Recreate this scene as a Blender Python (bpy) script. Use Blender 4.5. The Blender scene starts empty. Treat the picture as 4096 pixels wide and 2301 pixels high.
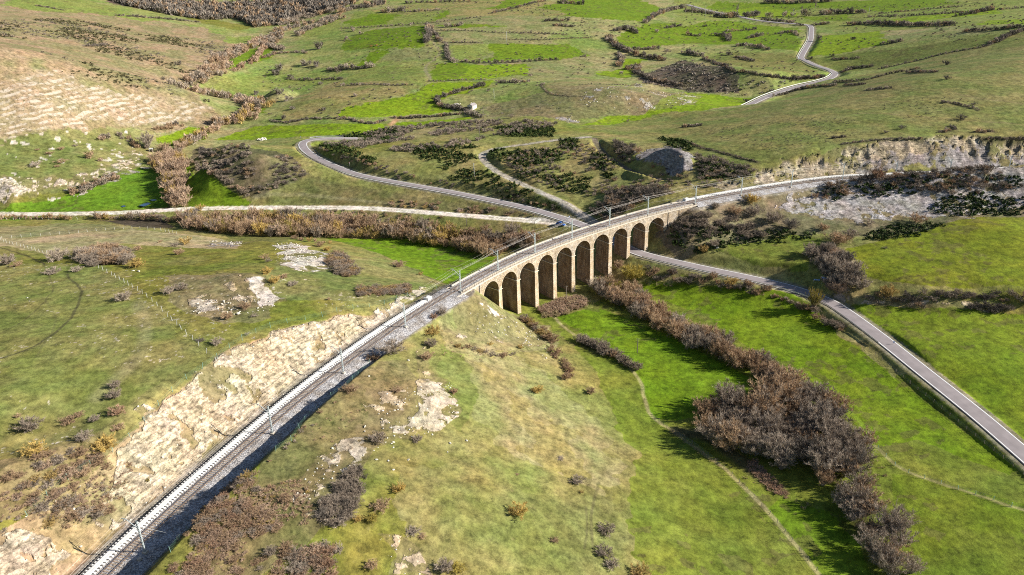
import bpy, math, random
import numpy as np
from mathutils import Vector, Matrix

# ------------------------------------------------------------------ camera, sky, sun
scene = bpy.context.scene
COL = scene.collection
W, H = 4096.0, 2301.0
FPX, PITCH, ROLL, CAMZ = 3186.0, math.radians(25.0), math.radians(-1.5), 105.0
FW = np.array([0, math.cos(PITCH), -math.sin(PITCH)])
RT0 = np.array([1.0, 0, 0]); UP0 = np.cross(RT0, FW)
RT = RT0 * math.cos(ROLL) + UP0 * math.sin(ROLL)
UP = -RT0 * math.sin(ROLL) + UP0 * math.cos(ROLL)

cam_data = bpy.data.cameras.new("camera")
cam = bpy.data.objects.new("camera", cam_data); COL.objects.link(cam)
cam_data.sensor_width = 36.0
cam_data.lens = 36.0 * FPX / W
cam_data.clip_start = 1.0; cam_data.clip_end = 9000.0
mw = Matrix(((RT[0], UP[0], -FW[0], 0), (RT[1], UP[1], -FW[1], 0), (RT[2], UP[2], -FW[2], CAMZ), (0, 0, 0, 1)))
cam.matrix_world = mw
scene.camera = cam

SUN_EL = math.radians(26.0)
SDIR = np.array([math.cos(SUN_EL), -0.05, math.sin(SUN_EL)]); SDIR /= np.linalg.norm(SDIR)
world = bpy.data.worlds.new("World"); scene.world = world; world.use_nodes = True
nt = world.node_tree; nt.nodes.clear()
sky = nt.nodes.new("ShaderNodeTexSky"); sky.sky_type = 'NISHITA'; sky.sun_disc = False
sky.sun_elevation = SUN_EL; sky.sun_rotation = math.radians(93); sky.altitude = 900; sky.air_density = 1.0; sky.dust_density = 0.6
bg = nt.nodes.new("ShaderNodeBackground"); bg.inputs[1].default_value = 0.055
wo = nt.nodes.new("ShaderNodeOutputWorld")
nt.links.new(sky.outputs[0], bg.inputs[0]); nt.links.new(bg.outputs[0], wo.inputs[0])
sl = bpy.data.lights.new("sun", 'SUN'); sl.energy = 5.0; sl.angle = math.radians(0.53); sl.color = (1.0, 0.945, 0.85)
so = bpy.data.objects.new("sun", sl); COL.objects.link(so)
so.rotation_euler = Vector(SDIR.tolist()).to_track_quat('Z', 'Y').to_euler()
scene.view_settings.view_transform = 'Standard'; scene.view_settings.look = 'None'
scene.view_settings.exposure = 0.95; scene.view_settings.gamma = 1.0
scene.cycles.use_denoising = False; scene.cycles.filter_width = 1.05; scene.cycles.max_bounces = 4; scene.cycles.diffuse_bounces = 2; scene.cycles.transparent_max_bounces = 6

rng = np.random.default_rng(7); random.seed(7)

# ------------------------------------------------------------------ geometry helpers
S = 4096.0 / 2576.0            # traces below are written on a 2576 wide copy of the view
def ray(u, v):
    u = np.asarray(u, float) * S; v = np.asarray(v, float) * S
    return FW * FPX + np.multiply.outer(u - W / 2, RT) - np.multiply.outer(v - H / 2, UP)
def plane(u, v, z=0.0):
    d = ray(u, v); k = (z - CAMZ) / d[..., 2]
    return d[..., :2] * np.asarray(k)[..., None]
def project(P):
    P = np.asarray(P, float) - np.array([0, 0, CAMZ])
    w = P @ FW
    return (FPX * (P @ RT) / w + W / 2) / S, (H / 2 - FPX * (P @ UP) / w) / S

def _h(ix, iy, seed):
    n = (ix.astype(np.int64) * 374761393 + iy.astype(np.int64) * 668265263 + seed * 1274126177) & 0x7fffffff
    n = ((n ^ (n >> 13)) * 1274126177) & 0x7fffffff
    n = (n ^ (n >> 16)) & 0xffff
    return n / 65535.0
def vnoise(x, y, scale, seed=0):
    x = np.asarray(x, float) / scale; y = np.asarray(y, float) / scale
    ix = np.floor(x); iy = np.floor(y); fx = x - ix; fy = y - iy
    fx = fx * fx * (3 - 2 * fx); fy = fy * fy * (3 - 2 * fy)
    a = _h(ix, iy, seed); b = _h(ix + 1, iy, seed); c = _h(ix, iy + 1, seed); d = _h(ix + 1, iy + 1, seed)
    return (a + (b - a) * fx) * (1 - fy) + (c + (d - c) * fx) * fy
def fbm(x, y, scale, seed=0, octv=4, gain=0.5):
    s = 0; a = 1; t = 0
    for i in range(octv):
        s = s + a * vnoise(x * (0.94) + y * 0.34, y * 0.94 - x * 0.34, scale, seed + i * 17); t += a; a *= gain; scale *= 0.5
        x, y = y + 13.7, x - 4.1
    return s / t

# ------------------------------------------------------------------ terrain: heights read along the photo
CP = [
 # near slope right of the railway
 (560,1440,3.8),(700,1200,4.0),(800,1300,3.9),(760,1080,4.0),(850,1010,3.7),(900,960,3.0),(960,915,1.3),(1010,870,-.5),(1060,820,-1.5),(1120,770,-3),
 (900,1200,2.5),(1000,1100,0),(1000,1400,-1),(1200,1447,-4),(1400,1447,-9),(1600,1447,-14),(1800,1447,-18.3),
 (1120,900,-3.5),(1200,1000,-6),(1300,1000,-10.5),(1400,1000,-15),(1500,1000,-18.5),(1600,1100,-19.7),(1250,1250,-5),(1400,1250,-10),(1550,1250,-15),(1700,1300,-18.6),
 (1200,800,-6.5),(1300,860,-14),(1380,850,-19),(1100,1000,-1.5),
 # valley floor on the right
 (1340,800,-20),(1450,800,-20.2),(1500,765,-20.6),(1600,850,-20.2),(1900,1000,-20.2),(2000,1200,-20.8),(2300,1300,-20.2),(2576,1400,-20),(2300,1000,-19.7),
 (2000,800,-19.4),(1700,740,-20),(2100,1447,-21),(2576,1220,-19.4),(1600,700,-19.6),
 # beyond the road on the right
 (1860,640,-11.5),(2000,620,-10),(2050,690,-11.5),(2300,650,-8.5),(2500,565,-4),(2200,700,-11),(2576,700,-8.5),(2300,725,-10.5),(2560,735,-9.5),
 (2300,775,-15),(2560,780,-14),(2300,850,-16),(2540,900,-16),(2140,755,-15.6),
 (1750,600,-9.5),(1850,590,-9.5),(2100,578,-8),(2300,555,-6.5),(2500,530,-4.5),
 (1950,520,-4),(2100,500,-3.5),(2180,450,2.0),(2300,430,5),(2450,425,5.8),(2576,420,6),(2300,490,-2.0),(2500,480,-1.0),
 # above the far rock cutting
 (1900,425,3),(2050,372,8.5),(2200,355,9.5),(2400,350,9.5),(2576,345,9.5),
 (2200,300,12),(2400,280,14),(2576,250,17),(2000,320,7.5),(1800,320,1),(1700,345,-2),(2300,200,16),(2576,150,22),(2150,230,8.5),(2050,240,2.5),(1950,262,.5),(1870,275,-2.5),
 (2576,60,24),(2350,100,12),(2040,75,0),(2015,145,-3),(2105,180,-6),(1950,228,-9),(1890,262,-10),(2000,20,3),(1800,20,0),(1750,100,-4),(1650,180,-8),(1560,150,-6),(1500,310,-9),(1600,295,-10),
 (1900,185,0),(1750,172,-1),(2000,203,-4),(1900,233,-10.5),(1800,236,-11),(1720,218,-9),
 # middle distance
 (1420,215,0),(1700,262,-6),(1550,230,1),(1400,290,-6),(1250,290,-9),(1180,275,-9),(1000,320,-12.5),(900,315,-10),(900,338,-13),(720,340,-13),(800,250,-6),(1000,200,-1),(1000,100,8),(1200,60,13),(1500,40,12),
 (900,30,13),(1300,0,17),(700,60,4),(670,120,-3),(640,200,-9),(610,260,-12),(560,330,-14),(430,430,-16.5),(440,510,-17),(200,515,-16.6),(20,530,-16.2),
 # slope above the road, gorse hill
 (1000,400,-5),(1200,390,-4),(1100,335,-8),(1300,330,-4),(1500,350,-1),(1450,450,-6),(1590,440,-4),(1660,400,1),(1650,490,-3),(1500,520,-10),(1300,465,-7),(850,380,-5),
 # dark mound
 (620,400,-.5),(560,368,-1.5),(515,372,-2.5),(497,385,-5),(535,405,-2),(575,425,-3),(615,445,-4.5),(700,400,-4),(665,478,-11),(720,485,-13),(478,400,-16),(500,428,-16.3),(535,453,-16.5),(575,478,-16.5),(610,500,-16.2),(740,370,-8),(800,480,-12.5),(1000,505,-13.5),
 # left bank of the stream
 (300,480,-15),(300,420,-12),(100,450,-9),(0,480,-8),(200,400,-6),(370,400,-14),(0,400,-2),(0,345,5),(200,330,1),(400,320,-7),(500,305,-10),
 (558,280,-9),(430,215,8),(200,160,27),(0,120,42),(100,260,17),(300,270,6),(520,235,-8),(560,180,0),
 (0,50,42),(200,90,28),(400,110,14),(550,120,1),(300,30,26),(600,40,7),(800,8,17),(500,0,20),(0,-20,48),(2576,-30,22),(1500,-60,24),(700,-60,24),
 # hill left of the railway
 (0,600,-8),(300,590,-12),(500,592,-13.5),(350,558,-16.8),(0,565,-14),(0,650,-2),(200,680,2),(400,700,4),(600,700,6.5),(640,760,6),(700,660,0),(720,600,-11),(600,610,-12),(650,640,-4),(840,650,-5),(780,620,-8),(900,700,-2.5),
 (900,600,-19.5),(1000,620,-20),(1150,650,-20),(1200,600,-20),(800,575,-19.5),(600,560,-18.5),(450,556,-17.5),(980,645,-17),(1060,685,-14),(1120,700,-14),(1020,720,-3),
 (0,800,9),(200,850,11),(400,800,7.5),(450,900,9.5),(0,1000,13),(250,1000,10.5),(0,1200,13),(100,1100,9.5),(700,780,6),(850,740,3.5),(970,735,.5),(560,860,9),(0,1330,8.5),
]
CPW = [(0,0,-10),(-90,30,10),(-60,60,4),(60,40,-19),(150,60,-20),(-220,60,22),(260,120,-16),(-350,250,35),(380,260,0),(0,-300,-10),(300,-200,0),(-300,-200,30),
       (-900,900,80),(0,1500,25),(900,1200,22),(0,3500,40),(-2500,2500,90),(2500,2500,60),(-2000,0,120),(2000,0,20)]
cu = np.array(CP); cxy = plane(cu[:, 0], cu[:, 1], cu[:, 2])
CX = np.vstack([cxy, np.array([[a, b] for a, b, c in CPW], float)])
CZ = np.concatenate([cu[:, 2], np.array([c for a, b, c in CPW], float)])
def warp(x, y):
    r = np.sqrt(x * x + y * y + 900.0)
    return np.stack([np.arctan2(x, y + 60.0) * 1.0, np.log(r) * 1.15], -1)
CWP = warp(CX[:, 0], CX[:, 1])
def kern(d2):
    return np.sqrt(d2 + 0.0006)
_D = ((CWP[:, None, :] - CWP[None]) ** 2).sum(-1)
_A = kern(_D) + np.eye(len(CZ)) * -0.004
_n = len(CZ); _P = np.hstack([np.ones((_n, 1)), CWP])
_M = np.zeros((_n + 3, _n + 3)); _M[:_n, :_n] = _A; _M[:_n, _n:] = _P; _M[_n:, :_n] = _P.T
_sol = np.linalg.solve(_M, np.concatenate([CZ, [0, 0, 0]]))
def base_h(x, y):
    x = np.asarray(x, float); y = np.asarray(y, float); sh = x.shape
    q = warp(x.ravel(), y.ravel()); out = np.empty(len(q))
    for i in range(0, len(q), 60000):
        p = q[i:i + 60000]
        d2 = (p[:, None, 0] - CWP[None, :, 0]) ** 2 + (p[:, None, 1] - CWP[None, :, 1]) ** 2
        out[i:i + 60000] = kern(d2) @ _sol[:_n] + _sol[_n] + p @ _sol[_n + 1:]
    return out.reshape(sh)

# ---- polylines
def catmull(P, step):
    P = np.asarray(P, float); out = []
    Q = np.vstack([2 * P[0] - P[1], P, 2 * P[-1] - P[-2]])
    for i in range(1, len(Q) - 2):
        L = np.linalg.norm(Q[i + 1][:2] - Q[i][:2]); n = max(2, int(L / step))
        t = np.linspace(0, 1, n, endpoint=False)[:, None]
        a, b, c, d = Q[i - 1], Q[i], Q[i + 1], Q[i + 2]
        out.append(0.5 * (2 * b + (c - a) * t + (2 * a - 5 * b + 4 * c - d) * t ** 2 + (3 * b - a - 3 * c + d) * t ** 3))
    out.append(P[-1:]); return np.vstack(out)
def resample(P, step):
    s = np.concatenate([[0], np.cumsum(np.linalg.norm(np.diff(P[:, :2], axis=0), axis=1))])
    n = max(2, int(round(s[-1] / step)) + 1); t = np.linspace(0, s[-1], n)
    return np.stack([np.interp(t, s, P[:, k]) for k in range(P.shape[1])], 1)
def normals(P):
    t = np.gradient(P[:, :2], axis=0); t /= np.linalg.norm(t, axis=1)[:, None]
    return t, np.stack([t[:, 1], -t[:, 0]], 1)     # tangent, right-hand normal
def dist_poly(x, y, P, maxd):
    """signed offset (right positive), index along P, for points nearer than maxd; vectorised by bbox tiles"""
    x = np.asarray(x, float).ravel(); y = np.asarray(y, float).ravel()
    D = np.full(len(x), 1e9); Sg = np.zeros(len(x)); T = np.zeros(len(x))
    for k0 in range(0, len(P) - 1, 12):
        k1 = min(k0 + 12, len(P) - 1); seg = P[k0:k1 + 1, :2]
        lo = seg.min(0) - maxd; hi = seg.max(0) + maxd
        idx = np.nonzero((x > lo[0]) & (x < hi[0]) & (y > lo[1]) & (y < hi[1]))[0]
        if not len(idx): continue
        px = x[idx]; py = y[idx]
        for k in range(k0, k1):
            a = P[k, :2]; b = P[k + 1, :2]; ab = b - a; L2 = ab @ ab
            if L2 < 1e-9: continue
            t = np.clip(((px - a[0]) * ab[0] + (py - a[1]) * ab[1]) / L2, 0, 1)
            qx = px - a[0] - ab[0] * t; qy = py - a[1] - ab[1] * t
            d = np.sqrt(qx * qx + qy * qy); m = d < D[idx]
            j = idx[m]; D[j] = d[m]; T[j] = k + t[m]
            Sg[j] = np.sign(qx[m] * ab[1] - qy[m] * ab[0])
    return D, Sg, T

# ---- railway centre line from the mast bases (masts stand on the right of the single track)
MAST_PX = [(580,2208),(1090,1733),(1374,1491),(1622,1307),(1842.5,1168),(1992,1084),(2140,1014),(2288,956),(2438,906),(2591,860),(2781,815),(2964,780),(3164,747),(3369,722),(3580,712),(3795,702),(4032,690)]
MB = plane(np.array([p[0] for p in MAST_PX]) / S, np.array([p[1] for p in MAST_PX]) / S, 0.0)
pre = MB[0] - (MB[1] - MB[0]) / np.linalg.norm(MB[1] - MB[0]) * np.array([42.0, 42.0]) + np.array([3.0, -1.0])
post = MB[-1] + (MB[-1] - MB[-2]) * 2.5
_mb = np.vstack([pre, MB, post])
_t = np.gradient(_mb, axis=0); _t /= np.linalg.norm(_t, axis=1)[:, None]
_off = np.interp(np.arange(len(_mb)), [0, 1, 5, 11, 14, 18], [3.2, 3.15, 2.6, 2.6, 3.0, 3.2])
TRK = np.hstack([_mb - np.stack([_t[:, 1], -_t[:, 0]], 1) * _off[:, None], np.zeros((len(_mb), 1))])
TRK = resample(catmull(TRK, 1.0), 1.0)
TT, TN = normals(TRK)
def trk_s(pt):
    d = np.linalg.norm(TRK[:, :2] - np.asarray(pt)[None, :2], axis=1); return float(np.argmin(d))
S5 = trk_s(MB[4]); S11 = trk_s(MB[10])
def on_track(s, d, z=0.0):
    s = np.asarray(s, float); i = np.arange(len(TRK))
    x = np.interp(s, i, TRK[:, 0]) + np.interp(s, i, TN[:, 0]) * d
    y = np.interp(s, i, TRK[:, 1]) + np.interp(s, i, TN[:, 1]) * d
    return np.stack([x, y, np.zeros_like(x) + z], -1)
RAIL_A = TRK[:int(S5) + 1]; RAIL_B = TRK[int(S11) + 1:]

# ---- roads
def pl(pts, step=3.0):
    a = np.array(pts, float); xy = plane(a[:, 0], a[:, 1], a[:, 2])
    return resample(catmull(np.hstack([xy, a[:, 2:3]]), step), step)
ROAD_MAIN = pl([(2700,1250,-18.6),(2560,1128,-18.2),(2450,1035,-18),(2330,940,-17.6),(2220,853,-17.2),(2130,787,-16.9),(2080,757,-16.6),(2000,728,-16.2),(1900,703,-15.6),(1800,682,-15),(1700,660,-14.4),(1610,637,-13.9),(1545,608,-13.6),
                (1490,577,-13.3),(1450,561,-13),(1400,545,-12.7),(1330,525,-12.2),(1240,505,-11.7),(1120,481,-10.9),(1000,460,-10.1),(900,440,-9.4),(840,418,-8.9),(800,400,-8.5),(775,383,-8.1),(762,368,-7.9),(765,357,-7.8),(785,351,-7.7),(812,348.5,-7.9),(850,348,-8.5),(900,348,-9.5)], 2.0)
ROAD_FAR = pl([(1868,272,-11),(1885,264,-10.5),(1920,247,-9.5),(1960,232,-9),(2010,217,-8),(2060,206,-7),(2088,197,-6.2),(2100,188,-5.8),(2098,182,-5.4),(2080,174,-5),(2050,164,-4.4),(2025,152,-3.8),(2016,147,-3.4),(2018,138,-3),(2030,117,-2),(2039,100,-1),(2041,82,0),(2040,68,0.8),(2025,62,1.2),(1960,57,1.5),(1900,50,1.8),(1840,37,2.2),(1790,28,2.5),(1730,12,3)], 3.0)
DIRT = pl([(-60,539,-16.3),(60,538,-16.3),(250,536,-16.2),(350,532,-16.2),(450,526,-16.1),(560,524,-16),(700,522,-15.8),(860,522,-15.4),(980,527,-15),(1100,536,-14.6),(1200,544,-14.2),(1300,552,-13.9),(1380,559,-13.6),(1440,566,-13.4)], 2.0)
TRACK2 = pl([(1500,560,-12.5),(1455,532,-11),(1420,510,-9.5),(1360,484,-8.3),(1300,457,-7.2),(1255,435,-6.3),(1225,412,-5.8),(1213,395,-5.4),(1222,382,-5),(1260,373,-4.5),(1330,363,-3.6),(1400,353,-2.8),(1480,345,-2)], 2.0)
TRACK3 = pl([(1495,348,-1.5),(1510,375,-3),(1545,405,-4),(1600,435,-4.2),(1680,458,-4)], 2.0)

def carve(z, x, y, P, half, sc, sf, zf=None, reach=60.0, drop=0.0):
    D, Sg, T = dist_poly(x, y, P, reach)
    zz = np.interp(T, np.arange(len(P)), P[:, 2]) - drop if zf is None else zf
    e = np.maximum(0, D - half)
    m = D < reach
    hi = zz + sc * e; lo = zz - sf * e
    znew = np.minimum(np.maximum(z, lo), hi)
    fade = np.clip((reach - D) / (reach * 0.3), 0, 1)
    return np.where(m, z + (znew - z) * fade, z)

def bump(z, x, y, u, v, zz, rx, ry, hgt, ang=0.0, p=2.0):
    c = plane(u, v, zz); dx = x - c[0]; dy = y - c[1]
    ca, sa = math.cos(ang), math.sin(ang); a = (dx * ca + dy * sa) / rx; b = (-dx * sa + dy * ca) / ry
    r = np.sqrt(a * a + b * b)
    return z + hgt * np.clip(1 - r, 0, 1) ** 1.0 * (1 - 0.3 * np.clip(1 - r, 0, 1)) / 0.7

def smooth_h(x, y):
    x = np.asarray(x, float); y = np.asarray(y, float); sh = x.shape; x = x.ravel(); y = y.ravel()
    z = base_h(x, y)
    z = bump(z, x, y, 1660, 432, -3, 16, 13, 9.0)           # grey spoil mound
    z = bump(z, x, y, 700, 232, -8, 14, 20, 7.0)            # small dark crag
    z = bump(z, x, y, 640, 700, 6, 12, 9, 1.5)
    z = bump(z, x, y, 585, 418, -4, 24, 20, 6.5)
    z = carve(z, x, y, ROAD_FAR, 4.0, .5, .35, reach=40, drop=.15)
    z = carve(z, x, y, TRACK2, 2.4, .6, .5, reach=16, drop=.06)
    z = carve(z, x, y, TRACK3, 2.0, .9, .5, reach=16, drop=.06)
    z = carve(z, x, y, DIRT, 3.0, .6, .45, reach=30, drop=.08)
    # railway formation, cuttings and embankments (nothing under the viaduct)
    D, Sg, T = dist_poly(x, y, RAIL_A, 60.0)
    left = Sg < 0
    e = np.maximum(0, D - np.where(left, 7.6, 6.5))
    sc = np.where(left, .72, 1.0); zf = -0.75
    zn = np.minimum(np.maximum(z, zf - .98 * e), zf + sc * e)
    z = np.where(D < 60, z + (zn - z) * np.clip((60 - D) / 20, 0, 1), z)
    D, Sg, T = dist_poly(x, y, RAIL_B, 60.0)
    left = Sg < 0
    e = np.maximum(0, D - np.where(left, 8.5, 5.5))
    sc = np.where(left, .95, .9)
    zn = np.minimum(np.maximum(z, zf - .62 * e), zf + sc * e)
    z = np.where(D < 60, z + (zn - z) * np.clip((60 - D) / 20, 0, 1), z)
    z = carve(z, x, y, ROAD_MAIN, 4.3, .85, .55, reach=34, drop=.18)
    return z.reshape(sh)

# ---- first hit of a view ray with the ground (points on the ground seen at a trace point)
def ground(u, v, hf=None):
    hf = hf or height
    u = np.atleast_1d(np.asarray(u, float)); v = np.atleast_1d(np.asarray(v, float))
    d = ray(u, v); d = d / np.linalg.norm(d, axis=1)[:, None]
    n = len(u); lo = np.zeros(n); hit = np.zeros(n, bool); hi = np.full(n, 1500.0)
    ts = 60 * (1.018 ** np.arange(0, 190))
    tmat = ts[None, :] * np.ones((n, 1))
    X = d[:, 0:1] * tmat; Y = d[:, 1:2] * tmat; Z = CAMZ + d[:, 2:3] * tmat
    below = Z < hf(X, Y)
    k = np.argmax(below, axis=1); any_ = below.any(1); k = np.where(any_, k, len(ts) - 1)
    a = ts[np.maximum(k - 1, 0)].copy(); b = ts[k].copy()
    for _ in range(14):
        m = (a + b) / 2; bl = CAMZ + d[:, 2] * m < hf(d[:, 0] * m, d[:, 1] * m)
        b = np.where(bl, m, b); a = np.where(bl, a, m)
    P = d * b[:, None]; P[:, 2] += CAMZ
    return P

# fast lookup of the smooth height on a polar table
_az = np.radians(np.linspace(-62, 62, 900)); _lr = np.linspace(math.log(40), math.log(2500), 900)
_AZ, _LR = np.meshgrid(_az, _lr, indexing='ij')
_HT = smooth_h(np.sin(_AZ) * np.exp(_LR), np.cos(_AZ) * np.exp(_LR))
def height(x, y):
    x = np.asarray(x, float); y = np.asarray(y, float)
    a = np.arctan2(x, y); r = np.log(np.maximum(np.hypot(x, y), 1))
    i = np.clip((a - _az[0]) / (_az[1] - _az[0]), 0, 898.999); j = np.clip((r - _lr[0]) / (_lr[1] - _lr[0]), 0, 898.999)
    i0 = i.astype(int); j0 = j.astype(int); fi = i - i0; fj = j - j0
    return (_HT[i0, j0] * (1 - fi) + _HT[i0 + 1, j0] * fi) * (1 - fj) + (_HT[i0, j0 + 1] * (1 - fi) + _HT[i0 + 1, j0 + 1] * fi) * fj

# ------------------------------------------------------------------ materials
def new_mat(name, rough=0.9, spec=0.2):
    m = bpy.data.materials.new(name); m.use_nodes = True
    b = m.node_tree.nodes['Principled BSDF']; b.inputs['Roughness'].default_value = rough
    b.inputs['Specular IOR Level'].default_value = spec
    return m, m.node_tree, b
def simple(name, col, rough=0.8, metal=0.0, var=0.0, scale=3.0, spec=0.3):
    m, nt, b = new_mat(name, rough, spec); b.inputs['Metallic'].default_value = metal
    if var > 0:
        tc = nt.nodes.new('ShaderNodeTexCoord'); n = nt.nodes.new('ShaderNodeTexNoise'); n.inputs['Scale'].default_value = scale; n.inputs['Detail'].default_value = 5
        r = nt.nodes.new('ShaderNodeValToRGB')
        r.color_ramp.elements[0].position = 0.3; r.color_ramp.elements[1].position = 0.7
        r.color_ramp.elements[0].color = (*[c * (1 - var) for c in col], 1); r.color_ramp.elements[1].color = (*[min(1, c * (1 + var)) for c in col], 1)
        nt.links.new(tc.outputs['Object'], n.inputs['Vector']); nt.links.new(n.outputs['Fac'], r.inputs[0]); nt.links.new(r.outputs[0], b.inputs['Base Color'])
    else: b.inputs['Base Color'].default_value = (*col, 1)
    return m

def ground_material():
    m, nt, b = new_mat('ground_cover', 0.95, 0.1); N = nt.nodes.new; L = nt.links.new
    at = N('ShaderNodeAttribute'); at.attribute_name = 'tint'
    kd = N('ShaderNodeAttribute'); kd.attribute_name = 'sort'
    ks = N('ShaderNodeSeparateColor'); L(kd.outputs['Color'], ks.inputs[0])     # r rock, g rough grass, b unused
    geo = N('ShaderNodeNewGeometry')
    def noise(scale, detail=4, rough=.6, vec=None):
        n = N('ShaderNodeTexNoise'); n.inputs['Scale'].default_value = scale; n.inputs['Detail'].default_value = detail; n.inputs['Roughness'].default_value = rough
        L(vec or geo.outputs['Position'], n.inputs['Vector']); return n.outputs['Fac']
    def rng_(src, a, b_, c, d):
        r = N('ShaderNodeMapRange'); r.inputs[1].default_value = a; r.inputs[2].default_value = b_; r.inputs[3].default_value = c; r.inputs[4].default_value = d
        L(src, r.inputs[0]); return r.outputs[0]
    def math_(op, a, b_=None, v=None):
        r = N('ShaderNodeMath'); r.operation = op; L(a, r.inputs[0])
        if b_ is not None: L(b_, r.inputs[1])
        if v is not None: r.inputs[1].default_value = v
        return r.outputs[0]
    fine = noise(0.42, 9, .80); mid = noise(0.16, 5, .6); coarse = noise(0.12, 3, .55)
    # brightness variation
    v1 = rng_(fine, .36, .64, .45, 1.55); v2 = rng_(mid, .3, .7, .86, 1.14)
    amp = math_('MULTIPLY', v1, v2)
    mixc = N('ShaderNodeMix'); mixc.data_type = 'RGBA'; mixc.blend_type = 'MULTIPLY'; mixc.inputs[0].default_value = 1.0
    comb = N('ShaderNodeCombineXYZ')
    # slight hue drift: more red where the coarse noise is high
    hr = rng_(coarse, .3, .7, .93, 1.07); hb = rng_(mid, .3, .7, .9, 1.1)
    L(math_('MULTIPLY', amp, hr), comb.inputs[0]); L(amp, comb.inputs[1]); L(math_('MULTIPLY', amp, hb), comb.inputs[2])
    L(at.outputs['Color'], mixc.inputs['A']); L(comb.outputs[0], mixc.inputs['B'])
    # rock: cracked blocks, cream and ochre
    vo = N('ShaderNodeTexVoronoi'); vo.feature = 'F1'; vo.inputs['Scale'].default_value = 1.1
    mp = N('ShaderNodeMapping'); mp.inputs['Scale'].default_value = (1, 1, 3.2); L(geo.outputs['Position'], mp.inputs[0])
    ad = N('ShaderNodeMix'); ad.data_type = 'VECTOR'; ad.inputs[0].default_value = .25
    nz = N('ShaderNodeTexNoise'); nz.inputs['Scale'].default_value = .8; L(geo.outputs['Position'], nz.inputs['Vector'])
    L(mp.outputs[0], ad.inputs[4]); L(nz.outputs['Color'], ad.inputs[5]); L(ad.outputs[1], vo.inputs['Vector'])
    vs = N('ShaderNodeSeparateColor'); L(vo.outputs['Color'], vs.inputs[0])
    blockv = rng_(vs.outputs[0], 0, 1, .68, 1.28)
    crack = rng_(noise(.9, 8, .8), .38, .52, .30, 1.05)
    sx = N('ShaderNodeSeparateXYZ'); L(geo.outputs['Position'], sx.inputs[0])
    def beds(k, nscale, namp, xk, lo, hi):
        n_ = N('ShaderNodeMath'); n_.operation = 'MULTIPLY_ADD'; L(noise(nscale, 4, .55), n_.inputs[0]); n_.inputs[1].default_value = namp; L(math_('MULTIPLY', sx.outputs[2], v=k), n_.inputs[2])
        f = math_('FRACT', math_('ADD', n_.outputs[0], math_('MULTIPLY', sx.outputs[0], v=xk)))
        return rng_(f, lo, hi, 0, 1)
    bed_dark = rng_(beds(1.25, .25, 1.5, .03, .0, .3), 0, 1, .55, 1.05)
    rk = math_('MULTIPLY', math_('MULTIPLY', blockv, crack), bed_dark)
    rmul = N('ShaderNodeMix'); rmul.data_type = 'RGBA'; rmul.blend_type = 'MULTIPLY'; L(ks.outputs[0], rmul.inputs[0])
    L(mixc.outputs['Result'], rmul.inputs['A']); L(rk, rmul.inputs['B'])
    sb = beds(.42, .045, 3.2, .012, .42, .60); brk = rng_(noise(.22, 6, .7), .44, .54, 0, 1)
    sf = math_('MULTIPLY', math_('MULTIPLY', math_('MULTIPLY', sb, brk), ks.outputs[2]), v=.85)
    smx = N('ShaderNodeMix'); smx.data_type = 'RGBA'; L(sf, smx.inputs[0]); L(rmul.outputs['Result'], smx.inputs['A']); smx.inputs['B'].default_value = (.47, .405, .33, 1)
    rmul = smx
    # tufts of rough grass: dark olive specks and straw specks
    tn = noise(.62, 7, .78)
    tm = math_('MULTIPLY', rng_(tn, .55, .62, 0, .8), ks.outputs[1])
    t1 = N('ShaderNodeMix'); t1.data_type = 'RGBA'; L(tm, t1.inputs[0]); L(rmul.outputs['Result'], t1.inputs['A']); t1.inputs['B'].default_value = (.055, .062, .018, 1)
    sn = math_('MULTIPLY', rng_(noise(.45, 7, .78), .59, .67, 0, .5), ks.outputs[1])
    t2 = N('ShaderNodeMix'); t2.data_type = 'RGBA'; L(sn, t2.inputs[0]); L(t1.outputs['Result'], t2.inputs['A']); t2.inputs['B'].default_value = (.33, .26, .13, 1)
    L(t2.outputs['Result'], b.inputs['Base Color'])
    bp = N('ShaderNodeBump'); bp.inputs['Distance'].default_value = .22; bp.inputs['Strength'].default_value = .9
    L(math_('MULTIPLY', math_('ADD', fine, tn), rng_(ks.outputs[0], 0, 1, .8, 2.0)), bp.inputs['Height']); L(bp.outputs[0], b.inputs['Normal'])
    return m

# ------------------------------------------------------------------ ground painting (real colour of turf, rock, soil)
LUSH = (.118, .184, .010); BRIGHT = (.160, .236, .010); PALEG = (.178, .212, .052); OLIVE = (.155, .160, .030); DRY = (.215, .200, .072); STRAW = (.30, .25, .14)
BROWN = (.235, .188, .105); WHITE = (.60, .54, .45); CREAM = (.60, .45, .27); SCREE = (.30, .285, .27); DIRTC = (.66, .59, .50); SOIL = (.06, .05, .035); HEATH = (.10, .085, .06)

def tl(c, r, pts):                       # tracing tile -> trace coordinates
    return [(859 * c + x / 3.0, 482.3 * r + y / 3.0) for x, y in pts]
def poly_world(pts):
    p = np.array(pts, float); return ground(p[:, 0], np.maximum(p[:, 1], -12))[:, :2]
def inside(x, y, poly):
    lo = poly.min(0); hi = poly.max(0); res = np.zeros(len(x), bool)
    idx = np.nonzero((x >= lo[0]) & (x <= hi[0]) & (y >= lo[1]) & (y <= hi[1]))[0]
    px = x[idx]; py = y[idx]; c = np.zeros(len(idx), bool); n = len(poly)
    for i in range(n):
        x1, y1 = poly[i]; x2, y2 = poly[(i + 1) % n]
        if y1 == y2: continue
        m = ((y1 > py) != (y2 > py)) & (px < (x2 - x1) * (py - y1) / (y2 - y1) + x1)
        c ^= m
    res[idx] = c; return res

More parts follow.
